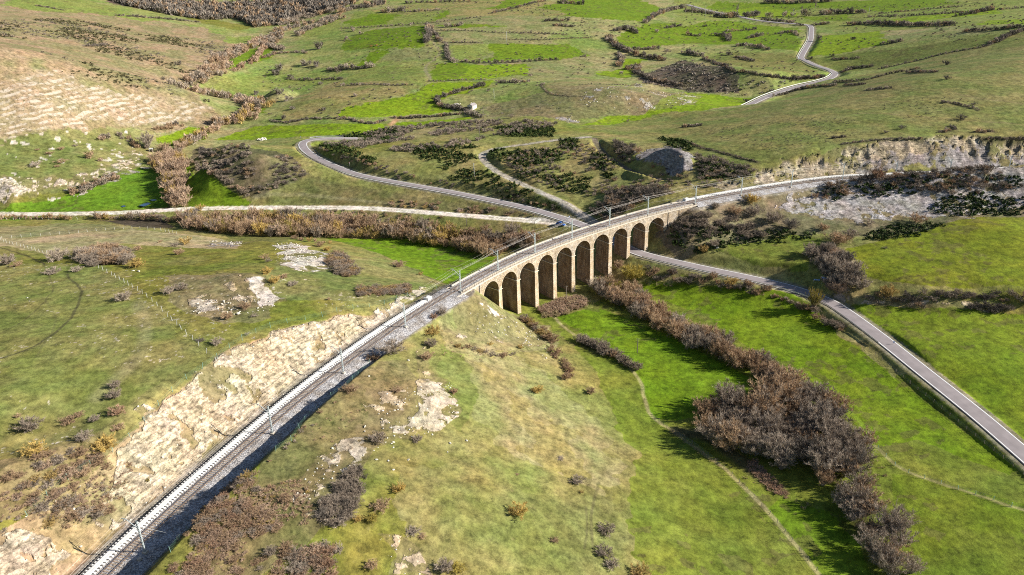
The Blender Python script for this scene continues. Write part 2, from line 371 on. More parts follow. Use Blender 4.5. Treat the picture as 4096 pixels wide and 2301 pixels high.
# (polygon, colour, rock, rough, coverage 0-1, edge jitter factor)
PAINT = [
 # broad grounds
 ([(-200,-12),(150,-12),(300,35),(500,68),(630,115),(600,150),(570,190),(440,213),(500,245),(572,285),(540,322),(330,322),(200,338),(-200,352)], BROWN, 0, .9, 1, 1),
 (tl(0,0,[(150,-30),(480,-30),(880,60),(1040,130),(1320,150),(1100,160),(700,100),(300,90),(-20,30)]), PALEG, 0, .1, 1, 1),
 (tl(0,0,[(700,-40),(2700,-40),(2576,60),(2200,150),(1700,130),(1300,110),(900,40)]), (.11,.085,.06), 0, .5, 1, 1),
 (tl(0,0,[(1580,60),(1780,40),(1780,100),(1600,110)]), PALEG, 0, .1, 1, 1),
 (tl(0,0,[(1260,80),(1450,90),(1560,140),(1900,200),(1850,240),(1500,170)]), OLIVE, 0, .1, 1, 1),
 (tl(0,0,[(1780,140),(2060,150),(2150,180),(1980,200)]), PALEG, 0, .1, 1, 1),
 (tl(0,0,[(2280,240),(2576,130),(2576,230),(2300,290)]), PALEG, 0, 0, 1, 1),
 (tl(0,0,[(1650,520),(1700,450),(1960,340),(2010,370),(1870,450),(1760,520)]), LUSH, 0, 0, 1, 1),
 (tl(0,0,[(1870,470),(2000,330),(2090,330),(2030,440),(1930,480)]), LUSH, 0, 0, 1, 1),
 (tl(0,0,[(1690,280),(1960,270),(1900,320),(1720,330)]), PALEG, 0, 0, 1, 1),
 (tl(0,0,[(1530,690),(1680,620),(1850,560),(2576,560),(2576,620),(2200,640),(1890,700),(1870,740)]), PALEG, 0, .2, 1, 1),
 (tl(0,0,[(1900,740),(1960,760),(1990,860),(1900,850)]), LUSH, 0, 0, 1, 1),
 # middle fields
 ([(1100,15),(1290,5),(1400,60),(1370,100),(1480,130),(1520,190),(1400,200),(1150,155),(1100,110),(1090,60)], (.20,.20,.085), 0, .35, 1, 1),
 ([(860,40),(1210,-5),(1320,-5),(1500,20),(1490,45),(1230,40),(1000,60)], DRY, 0, .4, 1, 1),
 ([(860,200),(1060,190),(1085,200),(1060,215),(870,290),(700,310),(760,240)], DRY, 0, .4, 1, 1),
 (tl(1,0,[(0,215),(60,100),(190,85),(470,110),(760,75),(820,80),(720,150),(620,185),(200,215)]), PALEG, 0, 0, 1, 1),
 (tl(1,0,[(0,170),(220,110),(420,110),(350,180),(120,200)]), LUSH, 0, 0, 1, 1),
 (tl(1,0,[(700,160),(740,90),(830,75),(790,130)]), LUSH, 0, 0, 1, 1),
 (tl(1,0,[(1100,70),(1250,0),(1450,-20),(1440,20),(1300,60)]), LUSH, 0, 0, 1, 1),
 (tl(1,0,[(0,390),(0,300),(230,230),(650,190),(650,250),(610,350),(240,375)]), LUSH, 0, 0, 1, 1),
 (tl(1,0,[(80,500),(240,375),(340,380),(240,480),(150,505)]), LUSH, 0, 0, 1, 1),
 (tl(1,0,[(300,460),(340,380),(690,350),(690,440),(640,460)]), (.17,.185,.07), 0, .1, 1, 1),
 (tl(1,0,[(30,600),(150,520),(640,500),(640,640),(0,635)]), PALEG, 0, .1, 1, 1),
 (tl(1,0,[(0,820),(400,740),(560,680),(640,640),(700,615),(1000,620),(1180,600),(1100,660),(950,690),(810,740),(750,760),(800,800),(860,850),(450,880),(0,885)]), BRIGHT, 0, 0, 1, 1),
 (tl(1,0,[(660,610),(700,490),(860,470),(1000,490),(1390,490),(1420,570),(960,605)]), LUSH, 0, 0, 1, 1),
 (tl(1,0,[(900,500),(1390,490),(1420,570),(960,605),(880,595),(930,540)]), BRIGHT, 0, 0, 1, 1),
 (tl(1,0,[(800,340),(1090,330),(1120,380),(1010,460),(860,460)]), PALEG, 0, 0, 1, 1),
 (tl(1,0,[(1090,330),(1750,340),(1850,420),(1640,450),(980,465),(1140,420)]), LUSH, 0, 0, 1, 1),
 (tl(1,0,[(700,190),(920,175),(1250,200),(900,210)]), LUSH, 0, 0, 1, 1),
 (tl(1,0,[(-30,945),(380,940),(420,925),(980,880),(990,895),(380,960),(-30,1010)]), BRIGHT, 0, 0, 1, .5),
 ([(540,352),(640,318),(900,314),(990,312),(985,325),(850,342),(640,352)], BRIGHT, 0, 0, 1, .5),
 ([(390,345),(480,322),(540,318),(520,350),(420,366),(398,360)], BRIGHT, 0, 0, 1, .5),
 (tl(1,0,[(1500,60),(1800,-30),(2140,-30),(2440,70),(2400,110),(2300,160),(2050,150),(1700,125),(1640,80)]), LUSH, 0, 0, 1, 1),
 (tl(1,0,[(2050,280),(2300,190),(2576,160),(2576,330),(2150,370),(2040,330)]), LUSH, 0, 0, 1, 1),
 (tl(1,0,[(2120,440),(2280,450),(2200,560),(2140,590),(1960,570),(1950,545),(2100,520)]), BRIGHT, 0, 0, 1, 1),
 (tl(1,0,[(1540,620),(1700,590),(2050,600),(2080,640),(1800,720),(1640,710),(1540,660)]), (.20,.19,.08), 0, .3, 1, 1),
 (tl(1,0,[(1100,800),(1500,700),(2050,650),(2576,700),(2576,810),(2000,880),(1700,900),(1150,880)]), (.185,.165,.08), 0, .7, 1, 1),
 ([(1462,316),(1525,293),(1625,287),(1717,230),(1795,238),(1925,240),(1860,266),(1790,275),(1717,290),(1560,318)], BRIGHT, 0, 0, 1, .5),
 # top right fields
 (tl(2,0,[(-60,-30),(2700,-30),(2700,160),(2200,190),(1400,240),(1000,200),(560,130),(180,150),(-60,200)]), PALEG, 0, .15, 1, 1),
 (tl(2,0,[(180,60),(260,10),(1900,-20),(2100,30),(1500,90),(1000,60),(560,110)]), LUSH, 0, 0, 1, 1),
 (tl(2,0,[(300,80),(600,50),(900,100),(860,130),(500,130)]), BRIGHT, 0, 0, 1, 1),
 (tl(2,0,[(1450,160),(2400,60),(2400,100),(1700,170)]), BRIGHT, 0, 0, 1, 1),
 (tl(2,0,[(2220,190),(2300,155),(2700,140),(2700,200)]), BRIGHT, 0, 0, 1, 1),
 (tl(2,0,[(880,130),(1250,110),(1240,165),(950,150)]), LUSH, 0, 0, 1, 1),
 (tl(2,0,[(-30,200),(300,150),(900,210),(870,400),(600,370),(400,330),(-30,330)]), LUSH, 0, 0, 1, 1),
 (tl(2,0,[(1050,270),(1500,230),(1540,330),(1250,400),(950,430),(980,340)]), BRIGHT, 0, 0, 1, 1),
 (tl(2,0,[(160,430),(400,390),(870,420),(880,450),(1040,540),(1000,580),(500,540),(330,490)]), (.15,.16,.045), 0, .3, 1, 1),
 (tl(2,0,[(940,450),(1300,400),(2400,260),(2300,330),(1400,530),(1150,530)]), (.14,.165,.04), 0, .1, 1, 1),
 ([(1470,318),(1650,290),(1880,268),(2105,205),(2400,130),(2700,60),(2700,346),(2200,357),(2050,374),(1900,440),(1720,380)], (.170,.175,.055), 0, .35, 1, 1),
 ([(1600,190),(1720,150),(1850,190),(1870,235),(1720,228),(1620,210)], HEATH, 0, .8, 1, 1),
 # gorse slope and verge banks
 ([(780,440),(1240,520),(1430,560),(1240,540),(900,518),(620,500),(480,470),(620,440)], (.15,.14,.055), 0, .6, 1, .6),
 # dark mound sides
 ([(465,405),(500,368),(620,372),(700,380),(780,440),(700,480),(640,505),(560,462)], (.11,.10,.055), 0, .8, 1, .6),
 # left bank terraces
 ([(-60,352),(330,330),(380,400),(330,430),(200,480),(-60,520)], (.155,.165,.055), 0, .3, 1, 1),
 # valley meadows
 ([(-200,515),(150,500),(260,460),(350,420),(398,425),(412,470),(415,522),(200,532),(-200,534)], (.11,.20,.014), 0, 0, 1, .5),
 ([(452,420),(480,425),(560,470),(632,512),(620,521),(470,522)], LUSH, 0, 0, 1, .4),
 ([(-200,550),(400,545),(470,560),(700,585),(800,595),(700,612),(480,575),(200,560),(-200,560)], (.12,.135,.035), 0, .3, 1, .6),
 ([(250,556),(400,552),(430,575),(330,572)], SOIL, 0, 0, 1, .8),
 ([(-200,590),(60,598),(330,577),(470,590),(560,600),(600,625),(300,615),(120,640),(30,620),(-200,612)], STRAW, 0, .2, 1, .8),
 ([(-200,560),(150,562),(330,572),(200,588),(40,598),(-200,590)], (.20,.19,.09), 0, .2, 1, .8),
 ([(800,598),(1000,596),(1150,622),(1245,648),(1215,680),(1130,718),(1060,692),(960,640)], (.108,.182,.008), 0, 0, 1, .4),
 ([(960,645),(1060,692),(1120,715),(980,760),(700,760),(640,700),(720,640),(840,660)], (.155,.165,.055), 0, .5, 1, 1),
 ([(-200,640),(260,668),(380,760),(480,880),(420,960),(250,1090),(-200,1200)], (.178,.180,.055), 0, .4, 1, 1),
 ([(420,690),(560,690),(660,700),(680,800),(560,820),(420,760)], (.17,.155,.07), 0, .6, 1, 1),
 ([(-200,1200),(60,1150),(250,1090),(330,1130),(150,1280),(-200,1380)], (.17,.15,.065), 0, .8, 1, 1),
 ([(-80,1385),(60,1315),(140,1245),(270,1165),(350,1080),(440,996),(560,900),(700,830),(850,790),(960,780),(1030,765),(900,865),(700,1022),(510,1180),(300,1350),(150,1480),(-80,1500)], (.33,.255,.145), .25, .95, 1, 1.2),
 ([(1690,520),(1800,498),(2000,472),(2180,455),(2640,430),(2640,535),(2380,578),(2200,600),(2050,590),(1800,625),(1700,650),(1640,600)], (.165,.145,.085), .2, .8, 1, 1),
 # right valley
 ([(1340,790),(1400,790),(1480,790),(1500,755),(1600,715),(1800,722),(1990,738),(2060,785),(2110,845),(2190,900),(2700,1230),(2700,1600),(1500,1600),(1620,1300),(1600,1150),(1540,1000),(1480,900),(1400,840)], (.135,.165,.022), 0, .12, 1, 2.2),
 ([(1590,722),(1640,715),(1800,722),(1990,738),(2060,785),(2110,845),(2190,900),(2560,1180),(2540,1195),(2300,1110),(2200,1130),(2100,1010),(1990,940),(1880,880),(1780,800),(1680,760)], (.122,.186,.007), 0, .05, 1, .4),
 ([(1400,800),(1480,775),(1520,780),(1700,850),(1900,960),(1960,1000),(1700,1058),(1640,1050),(1615,980),(1590,930),(1500,860)], (.112,.190,.007), 0, .03, 1, .3),
 ([(1925,1285),(1960,1255),(2100,1290),(2140,1310),(2200,1460),(2070,1460)], LUSH, 0, .05, 1, .3),
 ([(2240,1195),(2330,1210),(2700,1300),(2700,1500),(2330,1500),(2250,1340)], (.115,.160,.012), 0, .15, 1, .4),
 ([(2125,630),(2350,572),(2450,545),(2700,536),(2700,735),(2300,717),(2180,700)], (.150,.172,.012), 0, .1, 1, .5),
 ([(1790,625),(1980,590),(2070,600),(2040,640),(2030,685),(1900,662)], (.14,.165,.028), 0, .15, 1, .5),
 ([(2120,765),(2300,778),(2700,788),(2700,1210),(2400,965),(2250,850)], (.125,.178,.009), 0, .06, 1, .4),
 # near hillside right of the railway
 ([(1130,905),(1330,905),(1470,1000),(1560,1120),(1570,1220),(1500,1260),(1400,1180),(1260,1120),(1180,1000)], (.245,.222,.10), 0, .5, .8, 3.5),
 ([(1040,1180),(1300,1150),(1580,1250),(1650,1500),(950,1500),(1000,1300)], (.190,.186,.062), 0, .5, 1, 3),
 ([(1100,870),(1180,880),(1200,1000),(1190,1100),(1120,1060)], (.175,.182,.055), 0, .4, .8, 2.4),
 ([(620,1220),(760,1060),(1000,900),(1050,960),(900,1200),(760,1380),(600,1500),(420,1500)], (.165,.145,.062), 0, .9, 1, 1.2),
 ([(1110,770),(1190,750),(1300,790),(1390,830),(1400,880),(1200,900),(1120,880)], (.235,.21,.10), .2, .9, 1, 1.6),
]
ROCKS = [
 # strata on the brown hillside, spoil, scree and cuttings: (polygon, colour, rock, coverage)
 (tl(0,0,[(60,640),(250,560),(540,545),(620,640),(860,660),(900,700),(880,860),(600,930),(200,1000),(20,1020),(-60,860)]), (.46,.39,.32), .12, .55),
 (tl(0,0,[(880,700),(1120,720),(1400,770),(1660,810),(1500,900),(1480,930),(1150,930),(1000,960),(900,900)]), (.44,.36,.27), .12, .45),
 (tl(0,0,[(0,1020),(300,980),(640,900),(960,860),(940,890),(640,940),(300,1010),(0,1060)]), (.48,.42,.34), .15, .6),
 (tl(0,0,[(960,1200),(1040,1160),(1080,1180),(960,1290),(600,1400),(300,1446),(0,1446),(0,1340),(120,1350),(500,1340),(850,1270)]), (.5,.42,.32), .8, .55),
 (tl(0,0,[(0,1330),(90,1350),(130,1400),(30,1446),(-30,1446)]), WHITE, .8, .8),
 (tl(0,0,[(880,1300),(1040,1270),(1020,1300),(840,1380),(800,1390)]), SCREE, .8, .7),
 (tl(0,1,[(-30,0),(320,0),(300,60),(100,110),(-30,100)]), (.5,.44,.36), .8, .6),
 (tl(0,1,[(1600,600),(1830,640),(1870,700),(1950,740),(2120,800),(2080,850),(1900,860),(1830,900),(1600,910),(1440,890),(1430,820),(1540,780),(1700,770)]), (.48,.38,.26), .8, .35),
 (tl(0,1,[(1840,650),(1880,660),(2000,730),(2110,800),(2060,840),(1950,860),(1870,740)]), (.58,.53,.46), .3, .85),
 (tl(0,1,[(1440,830),(1560,800),(1640,830),(1620,900),(1480,910)]), (.50,.45,.38), .7, .55),
 (tl(0,1,[(1690,780),(1820,790),(1850,860),(1720,890)]), (.50,.42,.31), .7, .5),
 (tl(0,1,[(2060,400),(2200,390),(2440,470),(2450,580),(2300,610),(2120,560),(2140,480)]), (.52,.48,.42), .6, .62),
 (tl(0,1,[(1530,370),(1850,370),(1800,410),(1560,410)]), SCREE, .8, .5),
 # near rock cutting: top edge then foot
 ([(-80,1380),(60,1335),(140,1360),(200,1400),(160,1440),(100,1480),(-80,1500)], (.47,.40,.30), .9, .6),
 ([(270,1230),(300,1170),(350,1085),(440,1000),(560,905),(700,832),(850,792),(960,782),(1010,772),(900,862),(700,1020),(510,1175),(400,1265),(300,1340),(240,1330)], (.50,.42,.30), .9, .70),
 ([(880,800),(1000,750),(1080,725),(1090,740),(990,800),(900,870)], (.5,.43,.33), .8, .7),
 # spoil patches right of the railway
 (tl(1,2,[(560,-40),(820,0),(800,60),(900,200),(880,280),(760,350),(600,370),(540,440),(420,440),(400,350),(520,280),(560,200)]), (.50,.43,.33), .5, .66),
 (tl(1,2,[(180,20),(560,60),(520,280),(400,350),(420,440),(200,520),(60,480),(160,300)]), (.42,.36,.26), .6, .33),
 (tl(1,2,[(-60,420),(160,420),(200,560),(110,620),(20,720),(-60,700),(-200,640)]), (.50,.44,.35), .6, .6),
 (tl(0,2,[(2380,560),(2576,480),(2576,800),(2400,1000),(2300,1000),(2150,820)]), (.50,.42,.31), .7, .5),
 (tl(1,2,[(270,1120),(440,1150),(560,1230),(640,1340),(700,1446),(380,1446),(400,1300)]), (.48,.38,.26), .5, .55),
 (tl(1,1,[(900,930),(1000,830),(1080,860),(1250,940),(1500,1060),(1560,1160),(1300,1180),(1100,1140),(880,1100)]), (.42,.36,.27), .7, .42),
 (tl(1,1,[(1050,870),(1180,910),(1260,960),(1240,980),(1140,940)]), (.55,.50,.44), .5, .9),
 (tl(1,1,[(540,1200),(600,1160),(700,1446),(560,1446)]), (.5,.4,.26), .6, .5),
 # far cutting and the scree below the line
 ([(1800,462),(1900,438),(1950,410),(2050,374),(2200,357),(2400,350),(2640,344),(2640,412),(2450,405),(2300,410),(2160,436),(2000,462),(1860,484)], (.36,.31,.22), .9, .72),
 ([(2150,400),(2640,370),(2640,420),(2300,412),(2160,437)], (.27,.25,.24), .8, .75),
 ([(1980,480),(2180,450),(2420,430),(2640,430),(2640,500),(2400,545),(2200,560),(2060,560),(1960,530)], (.33,.315,.30), .8, .72),
 ([(2060,500),(2300,470),(2360,510),(2340,545),(2150,560)], (.36,.34,.33), .7, .85),
 ([(1595,395),(1640,375),(1700,372),(1742,392),(1745,420),(1700,440),(1640,430),(1610,415)], (.235,.225,.22), .8, .97),
 # limestone patches in the middle distance
 (tl(1,0,[(1780,760),(1840,770),(1830,800),(1780,810)]), (.5,.47,.42), .6, .6),
 (tl(1,0,[(1830,740),(2230,620),(2250,640),(1900,750)]), SCREE, .8, .6),
 (tl(1,0,[(2100,760),(2576,680),(2576,790),(2300,850),(2150,820)]), (.42,.40,.35), .8, .33),
 (tl(1,0,[(1560,880),(1800,900),(1830,930),(1720,920)]), SCREE, .8, .6),
 (tl(2,0,[(-30,690),(150,720),(120,790),(-30,800)]), (.45,.43,.37), .8, .5),
 # bank between the two fields on the right
 (tl(2,1,[(1200,795),(1350,815),(1800,820),(2300,840),(2300,890),(2000,880),(1700,870),(1400,845),(1210,820)]), (.45,.36,.24), .7, .5),
 (tl(2,1,[(1120,770),(1170,800),(1210,850),(1150,830)]), (.35,.30,.24), .3, 1),
]
# narrow worn lines: (points, half width m, colour, strength)
LINES = [
 ([(165,690),(172,700),(205,725),(206,745),(185,790),(150,830),(90,870),(0,905)], .35, (.07,.065,.03), .8),
 ([(100,655),(125,700),(128,740),(60,810),(0,840)], .25, (.09,.08,.035), .6),
 ([(0,622),(60,640),(110,665)], .4, (.07,.06,.03), .8),
 ([(1390,795),(1420,825),(1460,850),(1560,905),(1605,950),(1625,1010),(1640,1050),(1720,1105),(1850,1205),(1960,1320),(2065,1447)], .5, (.34,.29,.14), .75),
 ([(2200,1125),(2260,1180),(2350,1215),(2450,1245),(2576,1285)], .45, (.28,.25,.11), .7),
 ([(2116,1012),(2150,1045),(2180,1090)], .5, (.16,.24,.02), .8),
 ([(1510,1215),(1490,1290),(1495,1390)], .3, (.10,.09,.04), .7),
 ([(1475,1275),(1480,1330),(1470,1380)], .25, (.10,.09,.04), .6),
 ([(1085,200),(1070,170),(1090,150),(1105,130),(1080,90),(1085,60)], 1.2, (.26,.22,.13), .7),
 ([(2250,400),(2420,240),(2576,300)], .01, (.2,.2,.1), .1),
 ([(2400,234),(2450,245),(2576,262)], .8, (.22,.17,.08), .6),
 ([(2150,284),(2300,292),(2420,300),(2576,315)], .7, (.19,.15,.07), .6),
 ([(640,500),(760,490),(900,505),(1100,528)], 1.0, (.25,.23,.12), .5),
 ([(560,300),(620,290),(680,262),(700,240)], .7, (.24,.19,.10), .7),
 ([(860,640),(1000,655)], .5, (.2,.24,.05), .5),
 ([(1560,855),(1700,800),(1750,755)], .5, (.07,.13,.01), .5),
 ([(1700,1085),(1780,1100),(1850,1150),(1950,1225)], 2.0, (.10,.075,.05), .7),
 ([(60,720),(120,760),(140,820),(90,900)], .3, (.10,.095,.04), .4),
 ([(350,760),(365,850),(330,920),(250,1000)], 1.6, (.26,.22,.13), .35),
 ([(1000,300),(985,315)], 1.6, (.40,.24,.13), .9),
]
HED = [
 ([(0,215),(230,205),(530,185),(800,160),(1050,130)], 3.2, 2.6, 'hedgerow under the upper green fields'), ([(650,200),(665,260),(640,325)], 8, .8, 'thick upright hedge at the head of the farm lane'), ([(715,255),(745,315)], 6, .9, 'hedge on the right side of the farm lane'), ([(790,340),(800,430),(835,462)], 7, .9, 'hedge bordering the lower farm lane'),
 ([(865,472),(950,468),(1050,478),(1350,468),(1620,452)], 7.5, 1.7, 'hedge across the centre of the middle fields'), ([(1185,628),(1410,618)], 7, 1.0, 'short hedge above the stone barn fields'), ([(975,668),(1075,645)], 8, .9, 'clump at the end of the barn hedge'), ([(815,712),(965,672)], 7, .9, 'hedge slanting above the stone barn'), ([(715,745),(800,722)], 7, .9, 'hedge left of the stone barn'), ([(712,765),(760,805),(900,825),(935,835)], 9, .7, 'dense bushes beside the stone barn'),
 ([(0,518),(120,518),(240,508)], 9, .9, 'bushy hedge on the left of the middle fields'), ([(0,648),(340,642),(530,642)], 4.5, 2.2, 'hedge of small bushes above the pale field'), ([(665,614),(900,607),(1080,602)], 3.0, 2.6, 'thin hedge below the bright strip'),
 ([(0,892),(200,935),(330,910)], 6, .9, 'bank of dark brush below the bright field'), ([(400,895),(700,880),(900,862)], 5.5, .9, 'bank of dark brush left of the barn'), ([(935,850),(990,870),(1045,888)], 9, .8, 'dark bushes below the stone barn'),
 ([(300,95),(470,82)], 8, .8, 'hedge high on the left of the middle fields'), ([(480,92),(740,76)], 4, 1.5, 'thin hedge high on the left fields'), ([(180,60),(330,30)], 8, .9, 'bushes along the top left slope'), ([(500,25),(960,12)], 6, 1.6, 'hedge near the top edge of the fields'), ([(0,100),(130,60),(300,25)], 9, .7, 'purple scrub along the top of the left fields'),
 ([(800,205),(900,195)], 8, .8, 'small hedge in the striped pasture'), ([(700,232),(1000,235),(1150,245),(1700,262)], 3.2, 2.4, 'line of small shrubs across the striped pasture'), ([(760,325),(950,322),(1060,325)], 3.4, 1.8, 'wall line with shrubs under the striped pasture'), ([(1200,297),(1500,300),(1850,285)], 2.6, 2.6, 'sparse shrub line at the right of the striped pasture'),
 ([(1540,160),(1700,160)], 6, .9, 'scrub at the right of the striped pasture'), ([(1600,195),(1740,205)], 5, 1.0, 'lower scrub at the right of the striped pasture'), ([(1120,105),(1300,65),(1450,25),(1540,10)], 4, 1.6, 'hedge climbing to the top edge'), ([(1640,25),(1810,35)], 8, .9, 'bushes in the top green field'),
 ([(2300,175),(2350,130),(2440,90),(2576,60)], 7, .9, 'hedge beside the upper stream on the right'), ([(2000,290),(2050,335),(2100,372),(2200,405),(2300,435),(2440,455)], 9, .7, 'thick belt of trees along the right-hand stream'), ([(2085,410),(2110,450),(2100,505)], 8, .8, 'belt running down to the bright meadow'), ([(2060,235),(2150,225),(2240,255)], 8, 1.1, 'round bushes left of the right-hand stream'),
 ([(2220,375),(2380,370)], 6, 1.0, 'hedge above the bright meadow'), ([(2160,530),(2230,505),(2230,560),(2330,600),(2450,630),(2576,650)], 8.5, .75, 'dark trees around the shaded bluff'), ([(2440,215),(2560,195)], 5, 1.2, 'hedge in the right-hand stream meadows'), ([(1800,640),(2250,645)], 2.5, 3.0, 'shrubs on the rim of the round dry field'), ([(1500,640),(1560,700),(1700,725),(1830,725)], 2.2, 2.2, 'low wall shrubs round the dry field'),
]
HED3 = [
 ([(0,400),(150,425)], 9, .7, 'thick hedge at the end of the stream belt'), ([(160,445),(250,485),(350,522),(450,545),(640,575),(900,595),(1050,585)], 6, .9, 'hedge along the top of the shaded bluff'), ([(250,268),(330,275),(350,310)], 7, 1.0, 'bent hedge among the right-hand meadows'), ([(490,292),(590,270)], 7, .8, 'short hedge among the right-hand meadows'), ([(400,350),(470,345),(560,360),(650,378)], 7.5, .9, 'bushes below the right-hand meadows'), ([(400,432),(530,465)], 5, .9, 'slanting hedge in the olive field'),
 ([(250,130),(420,128),(570,120)], 9, .7, 'row of trees at the far right farm'), ([(1050,112),(1200,100),(1380,98)], 8, .8, 'hedge right of the distant straight road'), ([(1250,190),(1450,185),(1700,195),(2030,192)], 8, .7, 'dark tree belt right of the distant road'), ([(2120,242),(2350,225),(2576,205)], 5, .9, 'hedge on the upper right slope'), ([(2330,332),(2400,300),(2480,262),(2576,232)], 7, .7, 'thick hedge at the upper right edge'), ([(1480,522),(1800,452),(2000,402),(2250,358),(2330,332)], 3.6, 1.3, 'long slanting hedge on the right slope'),
 ([(600,152),(800,172),(900,192),(1100,182)], 5, 1.0, 'hedge beside the distant road bend'), ([(1200,550),(1280,522),(1420,505)], 5, .8, 'bushes above the road on the right slope'), ([(1700,548),(1920,545)], 4.5, .8, 'dark heath patch on the right slope'), ([(1380,682),(1560,668)], 4.5, .9, 'lower dark heath patch on the right slope'), ([(1220,642),(1370,638)], 4, .9, 'small dark heath strip'), ([(650,735),(800,700),(1000,655),(1150,645)], 5, .8, 'scrub along the crest hiding the road'), ([(1150,620),(1400,600),(1560,560),(1780,520)], 4.5, 1.2, 'scrub on the upper crest of the right slope'),
 ([(20,90),(150,100),(230,110)], 7, .8, 'hedge at the left of the far farm'), ([(620,20),(900,25),(1000,15)], 7, .8, 'hedge near the top edge on the right'), ([(1050,12),(1120,10)], 9, .7, 'tree clump at the top edge'), ([(1480,105),(1800,75),(2100,50)], 3.2, 1.8, 'thin hedge of the upper right fields'), ([(1400,130),(1800,115),(2250,85),(2576,60)], 3.4, 1.5, 'slanting wall hedge of the upper right fields'), ([(2060,125),(2220,95),(2340,75)], 6.5, 1.3, 'round bushes of the upper right fields'), ([(1960,770),(2080,790),(2230,830)], 4, 1.2, 'shrubs across the bare right slope'),
 ([(30,265),(120,275)], 6, 1.0, 'low hedge at the left of the right-hand meadows'), ([(320,240),(450,232),(540,222)], 4, 1.4, 'thin hedge of the right-hand meadows'), ([(700,260),(820,245),(870,270)], 5, 1.1, 'bushes left of the straight road'), ([(1500,335),(1560,330),(1650,312)], 5.5, .8, 'bushes right of the bright far meadow'), ([(1130,450),(1260,445),(1320,440)], 4.5, 1.0, 'scrub in the right field below the meadow'),
 ([(1130,1045),(1220,1035)], 5, .8, 'small bushes above the rock face'), ([(1940,1000),(2010,990)], 5, .8, 'bushes on the rim of the rock face'), ([(2020,960),(2060,980)], 7, .8, 'dark bushes near the rim of the rock face'), ([(2220,1000),(2340,995)], 5.5, .8, 'bushes at the right end of the rim'), ([(1200,1090),(1500,1055),(1800,1050)], 3.5, 1.4, 'low shrubs along the rim of the rock face'), ([(0,1060),(120,1110),(240,1140),(400,1185),(560,1225)], 3.2, 1.1, 'dark line of shrubs along the ditch'), ([(0,960),(130,950)], 6, .8, 'heath patch on the slope above the ditch'), ([(2300,1050),(2600,1050)], 3.5, 1.0, 'shrubs along the top right of the rock face'),
]
STRIPES = [([(1150,900),(1420,905),(1560,1100),(1540,1300),(1300,1150)], 2.6)]

def terrain_noise_z(x, y, z, rock, rough):
    n1 = fbm(x, y, 2.2, 3, 3) - .5; n2 = fbm(x, y, 9.0, 5, 3) - .5
    return z + (rock * .55 + rough * .42 + .08) * n1 + (rock * .8 + rough * .5 + .12) * n2

